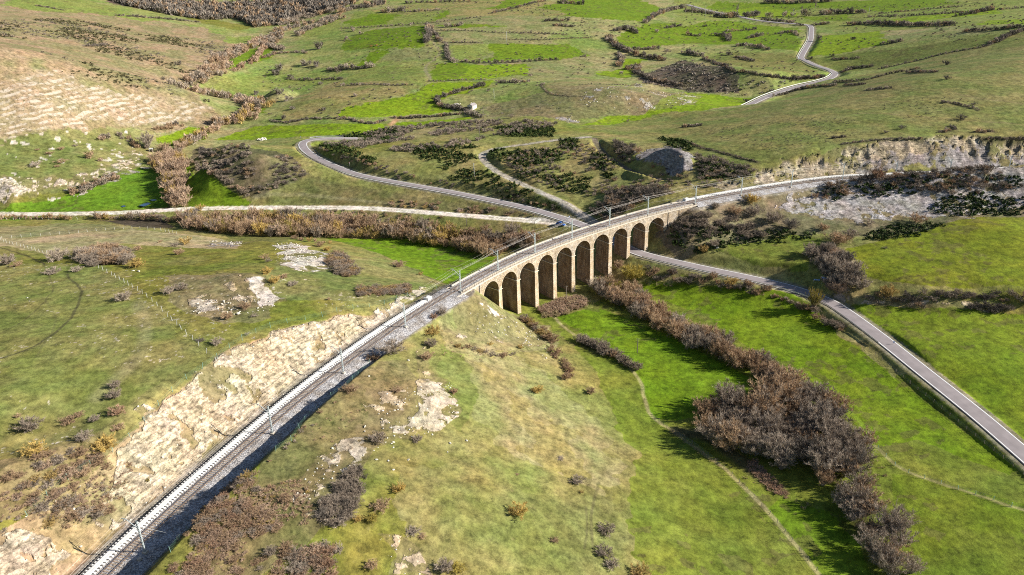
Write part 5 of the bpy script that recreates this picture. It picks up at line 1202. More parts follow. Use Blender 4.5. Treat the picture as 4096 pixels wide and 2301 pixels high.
def single(u, v, px, kind, label, hs=1.0, group=None, tree=False, cat='bush'):
    P = gpt(u, v); return put(P, pxm(P, px), kind, label, cat, group, hs, tree=tree, keep=True)
def row(pts, px, kinds, label, group, gap=1.25, wide=0.0, hs=1.0, tree=False, cat='bush', keep=1.0):
    a = np.array(pts, float); W_ = ground(a[:, 0], a[:, 1]); 
    mid = W_[len(W_) // 2]; rad = pxm(mid, px); path = resample(catmull(W_, rad), max(.8, rad * gap))
    t, nn = normals(path)
    for i, q in enumerate(path):
        if random.random() > keep: continue
        r = rad * random.uniform(.6, 1.25); o = random.uniform(-1, 1) * (wide * rad + .25 * rad)
        x = q[0] + nn[i, 0] * o; y = q[1] + nn[i, 1] * o
        if on_way(x, y): continue
        put((x, y, hgt(x, y)), r, pick(kinds), label, cat, group, hs, tree=tree)
WAYS = [(ROAD_MAIN, 3.6), (ROAD_FAR, 3.4), (DIRT, 2.8), (TRACK2, 2.2), (TRACK3, 1.8), (TRK, 4.4)]
def on_way(x, y, extra=0.0):
    for P, w in WAYS:
        d = np.min((P[:, 0] - x) ** 2 + (P[:, 1] - y) ** 2)
        if d < (w + extra) ** 2: return True
    return False
def scatter_pts(poly, spacing, seed=1, dens_noise=0.0, nscale=15):
    W_ = poly_world(poly); lo = W_.min(0); hi = W_.max(0); r = np.random.default_rng(seed)
    nx = int((hi[0] - lo[0]) / spacing) + 1; ny = int((hi[1] - lo[1]) / spacing) + 1
    gx, gy = np.meshgrid(np.arange(nx), np.arange(ny)); x = lo[0] + (gx.ravel() + r.uniform(0, 1, gx.size)) * spacing; y = lo[1] + (gy.ravel() + r.uniform(0, 1, gx.size)) * spacing
    m = inside(x, y, W_)
    if dens_noise: m &= fbm(x, y, nscale, seed, 3) > dens_noise
    for P, w in WAYS:
        D, _, _ = dist_poly(x, y, P, w + 1.5); m &= D > w + .8
    x = x[m]; y = y[m]; return x, y, height(x, y)
def fill(poly, px, kinds, label, group, gap=1.2, hs=1.0, tree=False, cat='bush', seed=1, dn=0.0, ns=15):
    c = np.mean(np.array(poly, float), 0); P = gpt(*c); rad = pxm(P, px)
    x, y, z = scatter_pts(poly, rad * gap, seed, dn, ns)
    for a, b, c_ in zip(x, y, z): put((a, b, c_), rad * random.uniform(.62, 1.25), pick(kinds), label, cat, group, hs, tree=tree)
def stuff(name, poly_list, rad, spacing, mat, label, cat, seed=3, leaf=True, dn=.48, hh=.7, n=26, size=.24, nscale=10):
    """low cover nobody could count, one mesh"""
    r = np.random.default_rng(seed); VV = []; tot = 0
    protos = [leafy(r, n, 1.0, hh, size, 5)[0] if leaf else twigs(r, n, 1.0, hh, size * .22, (.3, .7), lumps=5)[0] for _ in range(6)]
    for k, poly in enumerate(poly_list):
        x, y, z = scatter_pts(poly, spacing, seed + k, dn, nscale)
        for i in range(len(x)):
            V = protos[r.integers(6)]; s = rad * r.uniform(.45, 1.35); a = r.uniform(0, 6.28); ca, sa = math.cos(a), math.sin(a)
            Q = np.stack([(V[:, 0] * ca - V[:, 1] * sa) * s + x[i], (V[:, 0] * sa + V[:, 1] * ca) * s + y[i], V[:, 2] * s * r.uniform(.7, 1.2) + z[i] - .05], 1); VV.append(Q)
    if not VV: return
    V = np.vstack(VV); me = mesh_np(name, V, np.arange(len(V)).reshape(-1, 3), TW[mat]); o = bpy.data.objects.new(name, me); COL.objects.link(o)
    tag(o, label, cat, kind='stuff')
GB = [('grey', 4), ('brown', 4), ('dark', 1)]; WARM = [('brown', 6), ('ochre', 3.0), ('pink', 3), ('grey', 2), ('olive', .6)]; DK = [('dark', 5), ('grey', 3)]; GREY = [('grey', 6), ('brown', 2), ('dark', 1)]
FARK = [('dark', 5), ('grey', 3), ('brown', 1)]

# the wooded stream: right of the viaduct, then behind it, then up the valley
fill([(1735,1030),(1850,1000),(1960,985),(2000,965),(2090,1015),(2150,1090),(2205,1165),(2190,1240),(2120,1225),(2040,1200),(1960,1180),(1880,1160),(1800,1120),(1750,1085)], 40, [('grey', 6), ('brown', 3), ('dark', 1)], 'leafless grey-brown tree in the dense thicket at the lower right', 'trees of the lower right thicket', .92, .95, True, 'tree', 5)
fill([(2050,1215),(2190,1240),(2220,1280),(2270,1340),(2330,1460),(2240,1480),(2190,1400),(2130,1310)], 40, [('grey', 6), ('brown', 3)], 'leafless grey tree where the thicket narrows at the bottom right', 'trees of the lower right thicket', .9, .95, True, 'tree', 6)
row([(1500,742),(1560,765),(1640,805),(1720,852),(1800,893),(1880,930),(1965,972)], 27, [('brown', 5), ('grey', 4), ('pink', 1)], 'leafless bush in the thick row along the stream right of the viaduct', 'bushes of the row along the stream', .62, .55, 1.25)
row([(1520,722),(1580,745),(1660,790),(1740,838),(1820,880),(1900,915),(1975,950)], 25, [('brown', 5), ('grey', 4), ('pink', 1)], 'leafless bush in the thick row along the stream right of the viaduct', 'bushes of the row along the stream', .66, .5, 1.25)
row([(1465,858),(1510,880),(1560,905),(1598,932)], 17, [('grey', 5), ('brown', 3)], 'grey leafless bush in the short hedge beside the worn field edge', 'bushes of the short hedge', .6, .35, 1.0)
for k_, (L_, g_) in enumerate([(None, None)]): pass
fill([(445,552),(520,556),(700,548),(860,552),(960,566),(1100,572),(1240,590),(1370,600),(1320,628),(1235,645),(1100,622),(960,600),(760,598),(600,594),(480,580)], 19, WARM, 'brown and ochre leafless bush in the thicket below the pale gravel road', 'bushes of the thicket below the gravel road', 1.02, 1.35, False, 'bush', 8)
row([(5,552),(60,551),(120,552),(180,553)], 9, [('ochre', 1), ('pink', 3), ('brown', 3)], 'small rusty bush between the gravel road and the pale fence at far left', 'rusty bushes by the gravel road', 1.3, .3, 1.2)
row([(240,552),(300,550),(350,552),(400,556),(440,560)], 11, [('ochre', 1), ('brown', 4), ('grey', 2)], 'tangled bush beside the gravel road at the left', 'tangled bushes by the gravel road', 1.1, .4, 1.2)
fill([(378,402),(425,388),(462,405),(470,460),(472,520),(422,524),(412,470),(395,430)], 17, [('pink', 5), ('ochre', .9), ('brown', 3)], 'pinkish leafless tree in the belt between the two green meadows', 'trees of the belt between the meadows', 1.0, 1.3, False, 'tree', 9)
UP1 = [('grey', 4), ('pink', 4), ('brown', 3), ('ochre', .6)]
row([(430,385),(455,368),(490,352),(530,330),(560,312)], 14, UP1, 'leafless tree by the stream above the green meadows', 'trees along the upper stream', .75, 1.0, 1.2, cat='tree')
row([(545,318),(590,308),(625,300),(638,285),(630,262)], 14, UP1, 'leafless tree at the bend of the upper stream', 'trees along the upper stream', .6, 1.3, 1.3, cat='tree')
row([(625,262),(590,250),(545,243),(500,235),(455,222)], 11, UP1, 'leafless tree behind the striped bare hillside', 'trees along the upper stream', .6, 1.3, 1.2, cat='tree')
row([(470,215),(505,205),(535,190),(555,165),(560,150)], 11, UP1, 'leafless tree of the valley wood above the striped hillside', 'trees along the upper stream', .55, 1.9, 1.2, cat='tree')
row([(560,150),(590,135),(620,122),(650,108),(690,96)], 9, UP1, 'leafless tree where the valley narrows', 'trees along the upper stream', .55, 1.6, 1.2, cat='tree')
row([(640,155),(662,128),(668,105)], 7, [('pink', 5), ('red', 2)], 'reddish leafless tree in the strip between two small meadows', 'reddish strip of trees', .8, .5, 1.2, cat='tree')
row([(590,180),(615,165),(640,152)], 8, [('pink', 4), ('red', 3)], 'reddish leafless tree in the strip between two small meadows', 'reddish strip of trees', .8, .6, 1.0, cat='tree')
row([(690,110),(700,85),(735,70),(800,55),(860,42)], 8, GREY, 'grey leafless tree at the top of the valley', 'trees at the head of the valley', .6, 1.6, 1.1, cat='tree')
row([(497,412),(525,432),(555,452),(590,475),(618,497)], 10, [('pink', 3), ('grey', 4)], 'small pale bush in the line at the foot of the dark mound', 'bushes at the foot of the dark mound', .9, .3, 1.1)
row([(300,345),(330,358),(360,375)], 11, [('brown', 4), ('grey', 3)], 'brown bush on the slope below the striped hillside', 'bushes on the slope left of the stream', .8, .8, 1.1)
row([(400,330),(430,322),(455,316)], 9, [('brown', 4), ('dark', 2)], 'dark bush along the edge of the small green meadow', 'bushes by the small meadow', .8, .4)
single(373, 372, 20, 'grey', 'pale bare tree with white branches beside the small meadow', 1.3, tree=True, cat='tree')
single(500, 345, 15, 'ochre', 'yellow-orange bush at the corner of the small meadow', 1.1)
single(610, 300, 16, 'ochre', 'greenish-yellow tree at the stream bend below the crag', 1.4, cat='tree')
single(505, 530, 13, 'ochre', 'orange bush on the edge of the gravel road', 1.2); single(480, 545, 15, 'ochre', 'bright ochre bush below the bend of the gravel road', 1.3)
# below the road, right of the viaduct
single(1590, 702, 32, 'olive', 'large rounded yellow-olive bush below the road beside the last pier', 1.1)
single(1540, 735, 30, 'olive', 'wide yellowish willow at the head of the stream row', 1.1)
single(1508, 722, 17, 'brown', 'low brown bush close to the pier foot', 1.0)
single(1556, 675, 19, 'brown', 'brown bush squeezed between two viaduct piers', 1.0)
row([(1625,690),(1680,702),(1740,708),(1800,716),(1860,726),(1930,738)], 13, [('grey', 4), ('brown', 3), ('dark', 3)], 'scrubby bush on the bank below the guardrail', 'bushes on the bank below the guardrail', .85, .9)
single(1842, 716, 19, 'ochre', 'ochre bush on the bank below the guardrail', 1.1); single(1882, 722, 15, 'brown', 'brown bush next to the ochre one below the guardrail', 1.1); single(1690, 690, 14, 'red', 'reddish bush below the guardrail near the viaduct', .9)
row([(1945,745),(1990,760),(2015,778)], 8, [('red', 4), ('grey', 3)], 'low reddish brush along the meadow edge under the road', 'low brush under the road', .8, .4, .8)
row([(2020,775),(2050,795),(2080,815),(2105,835)], 16, [('brown', 5), ('grey', 3)], 'brown bush in the clump below the bend of the road', 'bushes below the road bend', .75, .4)
single(2045, 778, 20, 'olive', 'tall thin yellowish tree rising over the road edge', 2.1, tree=True, cat='tree')
fill([(2032,640),(2078,628),(2128,642),(2160,690),(2178,730),(2120,745),(2080,735),(2050,695)], 21, [('grey', 6), ('dark', 2), ('pink', 1)], 'purplish-grey leafless tree in the copse behind the blue sign', 'trees of the copse behind the blue sign', .85, 1.15, False, 'tree', 12)
row([(2180,750),(2250,752),(2330,750),(2420,748),(2500,750),(2590,752)], 11, [('dark', 4), ('grey', 3), ('brown', 2)], 'dark bush in the long hedge between the two right-hand fields', 'bushes of the hedge between the right fields', .8, .6)
single(2231, 748, 24, 'ochre', 'large ochre bush in the hedge right of the copse', 1.05)
row([(2290,772),(2320,775)], 9, GREY, 'grey bush on the eroded earth bank', 'bushes on the earth bank', 1, .3); row([(2440,775),(2480,782),(2540,785)], 13, DK, 'dark bush at the right end of the eroded earth bank', 'bushes on the earth bank', .9, .3)
single(2108, 612, 29, 'brown', 'large round brown bush at the corner of the green field below the scree', .9); single(2138, 600, 20, 'grey', 'grey bush just behind the round brown one', .95)
single(2070, 580, 16, 'brown', 'brown bush at the foot of the scree', 1.0); single(2305, 560, 21, 'brown', 'round brown bush on the field edge below the long scree', .9); single(2185, 565, 14, 'grey', 'small grey bush between scree and field', .9)
single(2227, 625, 8, 'dark', 'tiny dark shrub alone in the yellow-green field', .5)
for u, v, r_, k_, t_ in ((1795,620,17,'grey','pale grey bush above the road beside the gorse'),(1770,635,15,'ochre','ochre bush above the road by a pile of rubble'),(1738,600,14,'grey','grey bush in the middle of the gorse bank'),(1890,510,22,'ochre','rusty bush just below the railway past the viaduct'),(1895,545,24,'grey','wide grey bush below the rusty one'),(1850,540,20,'brown','brown bush on the embankment below the railway'),(1800,525,13,'grey','small grey bush near the far end of the viaduct'),(1945,560,26,'grey','broad purple-grey bush on the slope below the railway'),(1990,575,22,'dark','dark bush at the lower edge of the gorse bank')):
    single(u, v, r_, k_, t_, 1.0)
row([(2165,455),(2190,452),(2215,450)], 15, [('grey', 3), ('red', 3), ('dark', 2)], 'dark reddish bush hiding the railway at the right', 'bushes hiding the railway', .8, .5, 1.2)
# near slope right of the railway
for u, v, r_, k_, t_, h_ in ((1352,988,20,'ochre','elongated ochre bush on the upper pale hillside',.8),(1486,990,16,'brown','small brown bush right of the ochre one on the pale hillside',.8),(1142,990,13,'red','rusty bush at the top edge of the bare white patch',.9),
    (952,1112,26,'grey','grey bush below the bare white patch',.9),(1050,1110,15,'grey','small grey bush among stones below the bare white patch',.9),(1306,1295,32,'ochre','largest ochre bush, alone low on the pale hillside',.8),(1452,1215,20,'grey','grey bush with a rusty bottom on the pale hillside',.8),(1463,1240,8,'ochre','tiny rusty bush touching a grey one on the pale hillside',.8),
    (1526,1338,27,'grey','oval grey-brown bush near the bottom of the hillside',.7),(1520,1395,24,'grey','upper of two merged bushes at the bottom of the hillside',.8),(1540,1425,22,'grey','lower of two merged bushes at the bottom of the hillside',.8),(1610,1445,30,'ochre','ochre and dark bush cut by the bottom edge of the photo',.8),(1396,1362,13,'brown','small dark bush low on the hillside',.7),
    (1040,1340,22,'grey','sprawling grey bush above the earthy stony strip',.6),(1062,1352,14,'brown','brown bush touching the sprawling grey one',.6),(1120,1435,30,'grey','bush pair by the bottom edge, darker left one',.8),(1150,1435,22,'olive','yellowish bush by the bottom edge beside a dark one',.8),(936,1428,22,'brown','round brown bush with a dark shadow near the bottom edge',.8),(1409,1155,14,'grey','thin grey scrub with little shadow mid hillside',.45),(1300,1195,8,'red','tiny reddish tuft mid hillside',.4),
    (985,885,34,'grey','wide purplish bush above the bank shadow where the cutting ends',.7),(940,905,22,'brown','brown bush at the end of the cutting bank',.7),(880,985,24,'brown','brown bush on top of the cutting bank',.8),(1088,838,24,'ochre','bright ochre bush below the ballast slope',.9),(1085,872,20,'grey','grey bush directly below the bright ochre one',.9),(1075,905,20,'brown','brown bush third down from the ballast slope',.8),(1000,985,16,'brown','small brown bush on the flat behind the cutting bank',.6),
    (1112,790,16,'grey','grey bush against the embankment before the viaduct',.8),(1092,800,13,'red','reddish bush on the ballast edge before the viaduct',.7),(1235,868,8,'ochre','tiny ochre shrub on the stony slope under the first arches',.9),(1310,878,10,'ochre','small ochre shrub right on the stony slope',1.0)):
    single(u, v, r_, k_, t_, h_)
row([(1150,870),(1180,875),(1210,888),(1245,895),(1290,890)], 11, [('brown', 3), ('grey', 3), ('ochre', 1)], 'low brown bush across the stony slope', 'low bushes on the stony slope', 1.3, .5, .7)
row([(1312,808),(1335,820),(1365,840),(1390,860)], 15, [('ochre', 3), ('brown', 4), ('grey', 1)], 'ochre-brown bush in the line running down from the viaduct', 'bushes running down from the viaduct', .75, .4, 1.0)
row([(1385,875),(1400,900),(1425,920),(1428,955)], 14, [('red', 3), ('brown', 4)], 'reddish-brown bush at the foot of the stony slope', 'bushes at the foot of the stony slope', 1.0, .4, .9)
fill([(1345,775),(1400,752),(1465,750),(1478,768),(1420,795),(1370,798)], 11, [('pink', 5), ('straw', 2)], 'pinkish dry bramble on the patch beside the tall piers', 'brambles beside the piers', .85, .8, False, 'bramble', 13)
fill([(800,1290),(850,1215),(900,1180),(925,1200),(900,1260),(880,1320),(820,1330)], 18, [('grey', 6), ('dark', 2)], 'dark purple-grey bush in the gully between the pale scars', 'bushes in the gully', .85, .75, False, 'bush', 14)
for u, v, r_, k_, t_ in ((960,1280,26,'brown','brown bush at the right of the gully'),(1005,1235,22,'ochre','ochre-brown bush above the right end of the gully'),(900,1310,14,'ochre','small orange bush at the bottom of the gully'),(935,1310,20,'olive','olive bush at the bottom of the gully')): single(u, v, r_, k_, t_, .8)
fill([(500,1290),(600,1200),(650,1235),(690,1300),(720,1400),(690,1460),(420,1460),(470,1370)], 15, [('red', 3), ('brown', 5), ('ochre', .7), ('pink', 4), ('grey', 2)], 'reddish-brown leafless bush in the brush on the bank at the bottom left', 'brush on the bank at the bottom left', 1.0, .6, False, 'bush', 15, .38, 6)
fill([(430,1455),(560,1290),(640,1200),(720,1180),(790,1240),(780,1330),(730,1455)], 7, [('pink', 4), ('brown', 4), ('red', 2), ('straw', 2), ('ochre', .6)], 'low bramble in the brush on the bank at the bottom left', 'low brambles of the bottom left bank', 1.5, .6, False, 'bramble', 71, .46, 7)
fill([(560,1290),(640,1200),(740,1250),(760,1400),(700,1455),(600,1455)], 20, [('pink', 3), ('brown', 4), ('grey', 3), ('ochre', .8)], 'larger leafless bush in the brush on the bank at the bottom left', 'large bushes of the bottom left bank', 1.8, .75, False, 'bush', 72, .50, 9)
fill([(1870,1165),(1900,1160),(1965,1215),(1985,1255),(1940,1240)], 9, [('red', 5), ('brown', 1)], 'dark red bramble in the wet hollow left of the thicket', 'red brambles in the wet hollow', 1.0, .5, False, 'bramble', 73)
fill([(0,1200),(130,1170),(330,1160),(330,1240),(200,1330),(0,1340)], 8, [('brown', 4), ('pink', 3), ('grey', 3), ('straw', 1)], 'low bramble in the brush above the rock cutting', 'low brambles above the rock cutting', 1.35, .6, False, 'bramble', 74, .40, 7)
fill([(730,1400),(800,1370),(850,1390),(840,1460),(730,1460)], 20, [('red', 2), ('pink', 2), ('grey', 3)], 'tangled bush at the bottom edge right of the brush', 'brush on the bank at the bottom left', .9, .7, False, 'bush', 16)
row([(480,1350),(560,1275),(640,1200),(720,1125),(800,1050),(850,1005)], 9, [('brown', 3), ('grey', 3), ('olive', 1)], 'small bush on the lip of the cutting bank', 'small bushes on the lip of the cutting', 2.0, .6, .8, keep=.7)
# hill left of the railway
for u, v, r_, k_, t_, h_ in ((147,655,27,'grey','wide grey bush left of the big clump on the left hill',.9),(133,688,18,'grey','dark grey bush beside the vehicle tracks',.8),(193,683,17,'grey','low grey bush touching the vehicle tracks',.6),(20,665,22,'grey','grey bush at the left edge below the fence',.8),(45,670,14,'brown','brown bush near the left edge below the fence',.7),
    (347,630,13,'brown','small brown bush beyond the big clump on the left hill',.8),(345,672,20,'ochre','tall rusty bush right of the big clump',1.2),(467,615,18,'ochre','ochre-topped bush on the edge of the dry field',.9),(440,620,12,'grey','low grey bush left of the ochre-topped one',.6),(450,640,14,'brown','brown bush below the ochre-topped one',.9),(313,755,21,'grey','lone grey bush with dark shadow in the left pasture',.9),
    (425,738,19,'grey','left half of the wide grey bush above the bare knoll',.8),(458,728,19,'grey','right half of the wide grey bush above the bare knoll',.8),(617,775,22,'brown','brown bush on the rocky knoll beside the white scar',.6),(573,802,20,'brown','brown bush with shadow just below the rocky knoll',.8),(547,866,16,'grey','dark grey bush beside the fence end above the cutting',.9),(505,858,13,'dark','low dark scrub left of the fence end',.5),
    (672,690,17,'ochre','bright orange-yellow bush above the white scar',1.0),(692,712,17,'ochre','second orange-yellow bush, lower, above the white scar',1.0),(737,718,15,'grey','grey bush right of the orange-yellow pair',.8),(715,700,13,'brown','small brown bush behind the orange-yellow pair',.8),(665,652,12,'brown','brown bush left of the white rubble slope',.8),(675,660,11,'grey','grey bush left of the white rubble slope',.8),(823,632,14,'ochre','olive-ochre bush above the white rubble slope',.9),(805,620,13,'brown','brown bush behind the white rubble slope',.9),
    (827,755,6,'brown','very small brown bush with long shadow near the fence',1.1),(403,610,8,'brown','tiny bush alone on the dry field',.7),(622,843,7,'grey','tiny grey bush above the cutting edge',.8),(640,796,11,'grey','low grey bush below the white scar',.5),(1005,672,18,'pink','pinkish bush on the edge of the green meadow',.9),(1058,692,8,'ochre','small ochre bush at the tip of the slope before the viaduct',1.0),
    (77,1082,31,'grey','large round pale-grey bush at the left edge of the pasture',.8),(90,1140,30,'ochre','ochre bush leading the brush at the lower left',.8),(265,1130,34,'ochre','big ochre bush above the rock cutting at the lower left',.8),(213,1105,22,'grey','dark grey bush between the ochre ones',.8),(175,1062,20,'brown','brown bush in the sloping line above the brush',.7),(200,1048,14,'brown','small brown bush in the sloping line above the brush',.7),(240,1058,15,'grey','grey bush in the sloping line, second from the right',.8),(298,1042,22,'red','reddish bush at the right end of the sloping line',.8),
    (290,975,16,'grey','upper bush of the twin clump in the left pasture',.9),(290,1000,20,'grey','lower bush of the twin clump in the left pasture',.9),(297,1080,18,'brown','pale brown bush next to the fence above the cutting',.7),(45,1050,10,'brown','small brown bush near the large round one',.8),(372,1212,7,'olive','small round olive shrub alone on the rock cutting',1.0)):
    single(u, v, r_, k_, t_, h_)
fill([(200,648),(235,632),(290,628),(330,640),(322,665),(250,672),(215,668)], 19, [('grey', 6), ('brown', 2)], 'grey leafless bush in the big clump on the left hill', 'bushes of the big clump on the left hill', .95, .95, False, 'bush', 17)
fill([(100,1150),(200,1120),(260,1170),(320,1190),(290,1290),(200,1320),(90,1320),(20,1260),(20,1190)], 20, [('brown', 5), ('grey', 4), ('ochre', .4), ('pink', 2)], 'leafless bush in the brush above the rock cutting at the lower left', 'brush above the rock cutting', 1.0, .7, False, 'bush', 18, .36)
fill([(835,640),(870,650),(905,690),(880,700),(850,690),(828,665)], 16, [('grey', 4), ('brown', 3), ('ochre', 1)], 'leafless bush on the slope right of the white rubble', 'bushes right of the white rubble', .95, .8, False, 'bush', 19)
fill([(900,725),(960,725),(1035,722),(1030,742),(960,745),(905,745)], 12, [('grey', 4), ('brown', 4), ('ochre', 1)], 'low bush in the belt below the left slope near the chamber', 'bushes in the belt near the chamber', 1.05, .7, False, 'bush', 20)
row([(740,600),(760,606),(830,612)], 8, [('brown', 3), ('ochre', 2)], 'small rusty bush at the foot of the gravel road thicket', 'small rusty bushes', 2.0, .6)
row([(230,400),(255,405)], 13, [('pink', 3), ('brown', 3)], 'pinkish bush above the rocky ledges left of the stream', 'bushes above the rocky ledges', 1.1, .2); row([(255,352),(275,350)], 11, [('pink', 3), ('grey', 3)], 'bush on the slope under the striped hillside', 'bushes under the striped hillside', 1, .3)
for u, v, r_ in ((90,418,15),(155,410,13),(145,420,8),(125,388,10),(155,377,11),(190,368,8),(95,378,7)): single(u, v, r_, 'brown' if u % 2 else 'grey', 'low brown bush on the grassy bank left of the stream', .55, 'bushes on the grassy left bank')
fill([(165,482),(240,460),(290,440),(300,450),(230,480),(175,495)], 12, [('brown', 4), ('pink', 3), ('grey', 3)], 'brown bush on the stony ledge above the left meadow', 'bushes on the stony ledge', .9, .8, False, 'bush', 21)
# dark mound and scrub by the upper road
fill([(480,400),(510,372),(620,372),(700,385),(775,440),(700,478),(640,490),(560,455)], 9, [('dark', 6), ('grey', 4), ('brown', 1)], 'dark leafless bush on the dark mound', 'bushes on the dark mound', 1.35, .8, False, 'bush', 22, .42)
fill([(800,350),(900,338),(1000,318),(1180,302),(1400,312),(1380,332),(1240,345),(1150,372),(1000,385),(900,372),(820,368)], 8, [('grey', 6), ('dark', 3)], 'grey-purple bush in the scrub above the hairpin', 'bushes in the scrub above the hairpin', 1.8, .8, False, 'bush', 23, .47)
fill([(790,372),(860,392),(1000,430),(1240,470),(1440,530),(1400,545),(1240,505),(1000,452),(860,410)], 7, [('dark', 4), ('brown', 3), ('grey', 3)], 'scrubby bush on the bank above the climbing road', 'bushes on the bank above the road', 1.9, .8, False, 'bush', 24, .42)
fill([(1000,505),(1240,520),(1420,558),(1380,562),(1100,532),(900,518)], 8, [('brown', 4), ('grey', 3), ('pink', 1), ('ochre', .6)], 'brown bush between the two roads', 'bushes between the two roads', 1.6, .8, False, 'bush', 25, .42)
fill([(1480,545),(1530,480),(1600,470),(1680,470),(1700,488),(1600,520),(1530,560)], 11, [('grey', 4), ('dark', 4), ('brown', 2)], 'dark bush in the scrub just behind the viaduct', 'bushes in the scrub behind the viaduct', 1.15, .85, False, 'bush', 26, .38)
fill([(1250,390),(1480,360),(1590,390),(1700,440),(1880,440),(1800,480),(1600,470),(1450,500),(1300,440)], 8, [('grey', 5), ('dark', 3), ('brown', 2)], 'bush in the scrub around the farm tracks', 'bushes around the farm tracks', 2.3, .8, False, 'bush', 27, .47)
fill([(1540,355),(1600,370),(1590,420),(1545,410)], 9, DK, 'dark bush left of the grey spoil mound', 'bushes left of the grey mound', 1.2, .8, False, 'bush', 28)
fill([(1745,390),(1800,400),(1900,430),(1880,450),(1760,445)], 9, [('grey', 4), ('dark', 3)], 'bush between the grey mound and the rock face', 'bushes right of the grey mound', 1.3, .8, False, 'bush', 29, .35)
single(1605, 385, 15, 'brown', 'brown bush on the left shoulder of the grey mound', 1)
fill([(1990,470),(2170,445),(2300,440),(2576,432),(2576,470),(2400,492),(2250,475),(2150,505),(2010,505)], 11, [('grey', 4), ('dark', 5), ('brown', 3)], 'dark bush on the scrubby ridge above the scree', 'bushes on the ridge above the scree', 1.25, .8, False, 'bush', 30, .42)
fill([(1700,540),(1860,530),(1960,540),(2030,590),(1900,600),(1780,600),(1690,590)], 13, [('grey', 6), ('dark', 3)], 'grey-purple bush above the gorse below the railway', 'bushes on the bank below the railway', 1.3, .9, False, 'bush', 31, .44)
# evergreen cover
GP = [[(1685,555),(1740,575),(1830,565),(1960,580),(2060,592),(1990,612),(1880,612),(1790,640),(1720,640),(1680,610)], [(2160,595),(2260,562),(2370,562),(2385,582),(2250,602),(2180,604)], [(2330,505),(2450,485),(2640,490),(2640,535),(2400,547),(2340,532)], [(2040,480),(2200,455),(2576,440),(2576,470),(2300,490),(2100,505)],
      [(795,378),(900,402),(960,440),(1010,447),(960,410),(880,375),(820,360)], [(1010,368),(1200,368),(1208,402),(1130,425),(1060,400)], [(1120,420),(1300,440),(1370,480),(1430,532),(1380,540),(1240,490),(1130,450)], [(1230,380),(1400,378),(1430,400),(1300,425),(1235,402)], [(1290,432),(1400,428),(1490,450),(1480,485),(1390,475)], [(1490,388),(1530,398),(1565,432),(1530,452),(1490,420)], [(1405,350),(1455,348),(1455,376),(1412,374)], [(1655,345),(1730,355),(1745,380),(1690,372)], [(1750,400),(1830,420),(1860,455),(1760,450)], [(1240,320),(1400,322),(1390,345),(1280,345)], [(850,340),(1000,325),(1000,350),(880,360)]]
stuff('gorse', GP, 1.7, 1.9, 'gorse', 'dense dark green gorse covering the slopes around the tracks and below the railway', 'gorse', 3, True, .37, .75, 34, .30, 12)
stuff('gorse_cover', [[(2050,374),(2640,344),(2640,420),(2160,436),(1900,445)]], 1.0, 3.4, 'gorse', 'small dark evergreen tufts dotted over the far rock face', 'shrub tufts', 4, True, .5, .7, 26, .3)
# heather and scrub on the brown hill and other rough slopes
HP = [[(-20,50),(150,45),(300,70),(430,90),(560,110),(610,130),(560,190),(480,215),(420,185),(300,150),(150,110),(-20,90)], [(100,130),(250,170),(400,205),(470,228),(440,240),(300,215),(150,180)], [(330,200),(480,240),(540,255),(500,262),(400,240)]]
stuff('heather', HP, 2.0, 3.6, 'heath', 'dark olive heather patches over the brown hillside', 'heather', 5, True, .50, .5, 18, .34, 30)
stuff('heather', HP, 1.7, 4.6, 'dark', 'dark low scrub over the brown hillside', 'scrub', 6, True, .52, .5, 16, .34, 22)
stuff('scrub', [[(1600,190),(1720,150),(1850,190),(1870,235),(1720,228),(1620,210)], [(1700,200),(1900,190),(2000,200),(1960,228),(1850,240),(1740,232)]], 2.2, 4.0, 'dark', 'dark scrub on the shaded bluff below the distant road', 'scrub', 7, True, .36, .6, 16, .34)
stuff('rough_tufts', [[(1100,270),(1500,235),(1760,220),(1700,290),(1500,310),(1150,295)]], 1.0, 4.4, 'dark', 'low dark tufts on the rocky pasture beyond the barn', 'shrub tufts', 8, True, .5, .6, 14, .36)
stuff('dry_brush', [[(1040,870),(1300,860),(1390,850),(1380,900),(1150,910)], [(620,1230),(760,1090),(900,1000),(940,1050),(820,1220),(680,1320)], [(-20,1200),(300,1140),(330,1180),(150,1300),(-20,1370)]], .55, 2.2, 'brown', 'thin dry brush and brambles scattered over the stony ground by the railway', 'dry brush', 9, False, .5, .7, 60, .16)
stuff('rank_grass', [[(1470,770),(1580,700),(1700,700),(1900,730),(1990,755),(1900,740),(1700,722),(1590,722)], [(2180,1120),(2240,1180),(2220,1220),(2100,1130)], [(1700,1100),(1960,1240),(2140,1300),(2100,1300),(1920,1260)]], .8, 1.7, 'straw', 'pale dead grass and brambles along the stream bank', 'dead grass', 10, False, .44, .6, 60, .14)
# woodland at the head of the valley reads as one mass
stuff('woodland', [[(225,-14),(860,-14),(900,5),(860,22),(760,40),(700,62),(640,70),(590,45),(520,52),(430,38),(330,18)]], 4.2, 4.6, 'dark', 'leafless purple-brown wood along the top of the valley at the upper left', 'woodland', 11, False, .0, 1.5, 95, .5)
stuff('woodland', [[(225,-14),(860,-14),(900,5),(860,22),(760,40),(700,62),(640,70),(590,45),(520,52),(430,38),(330,18)]], 4.0, 7.5, 'brown', 'paler leafless trees among the dark wood at the upper left', 'woodland', 12, False, .3, 1.5, 95, .5)
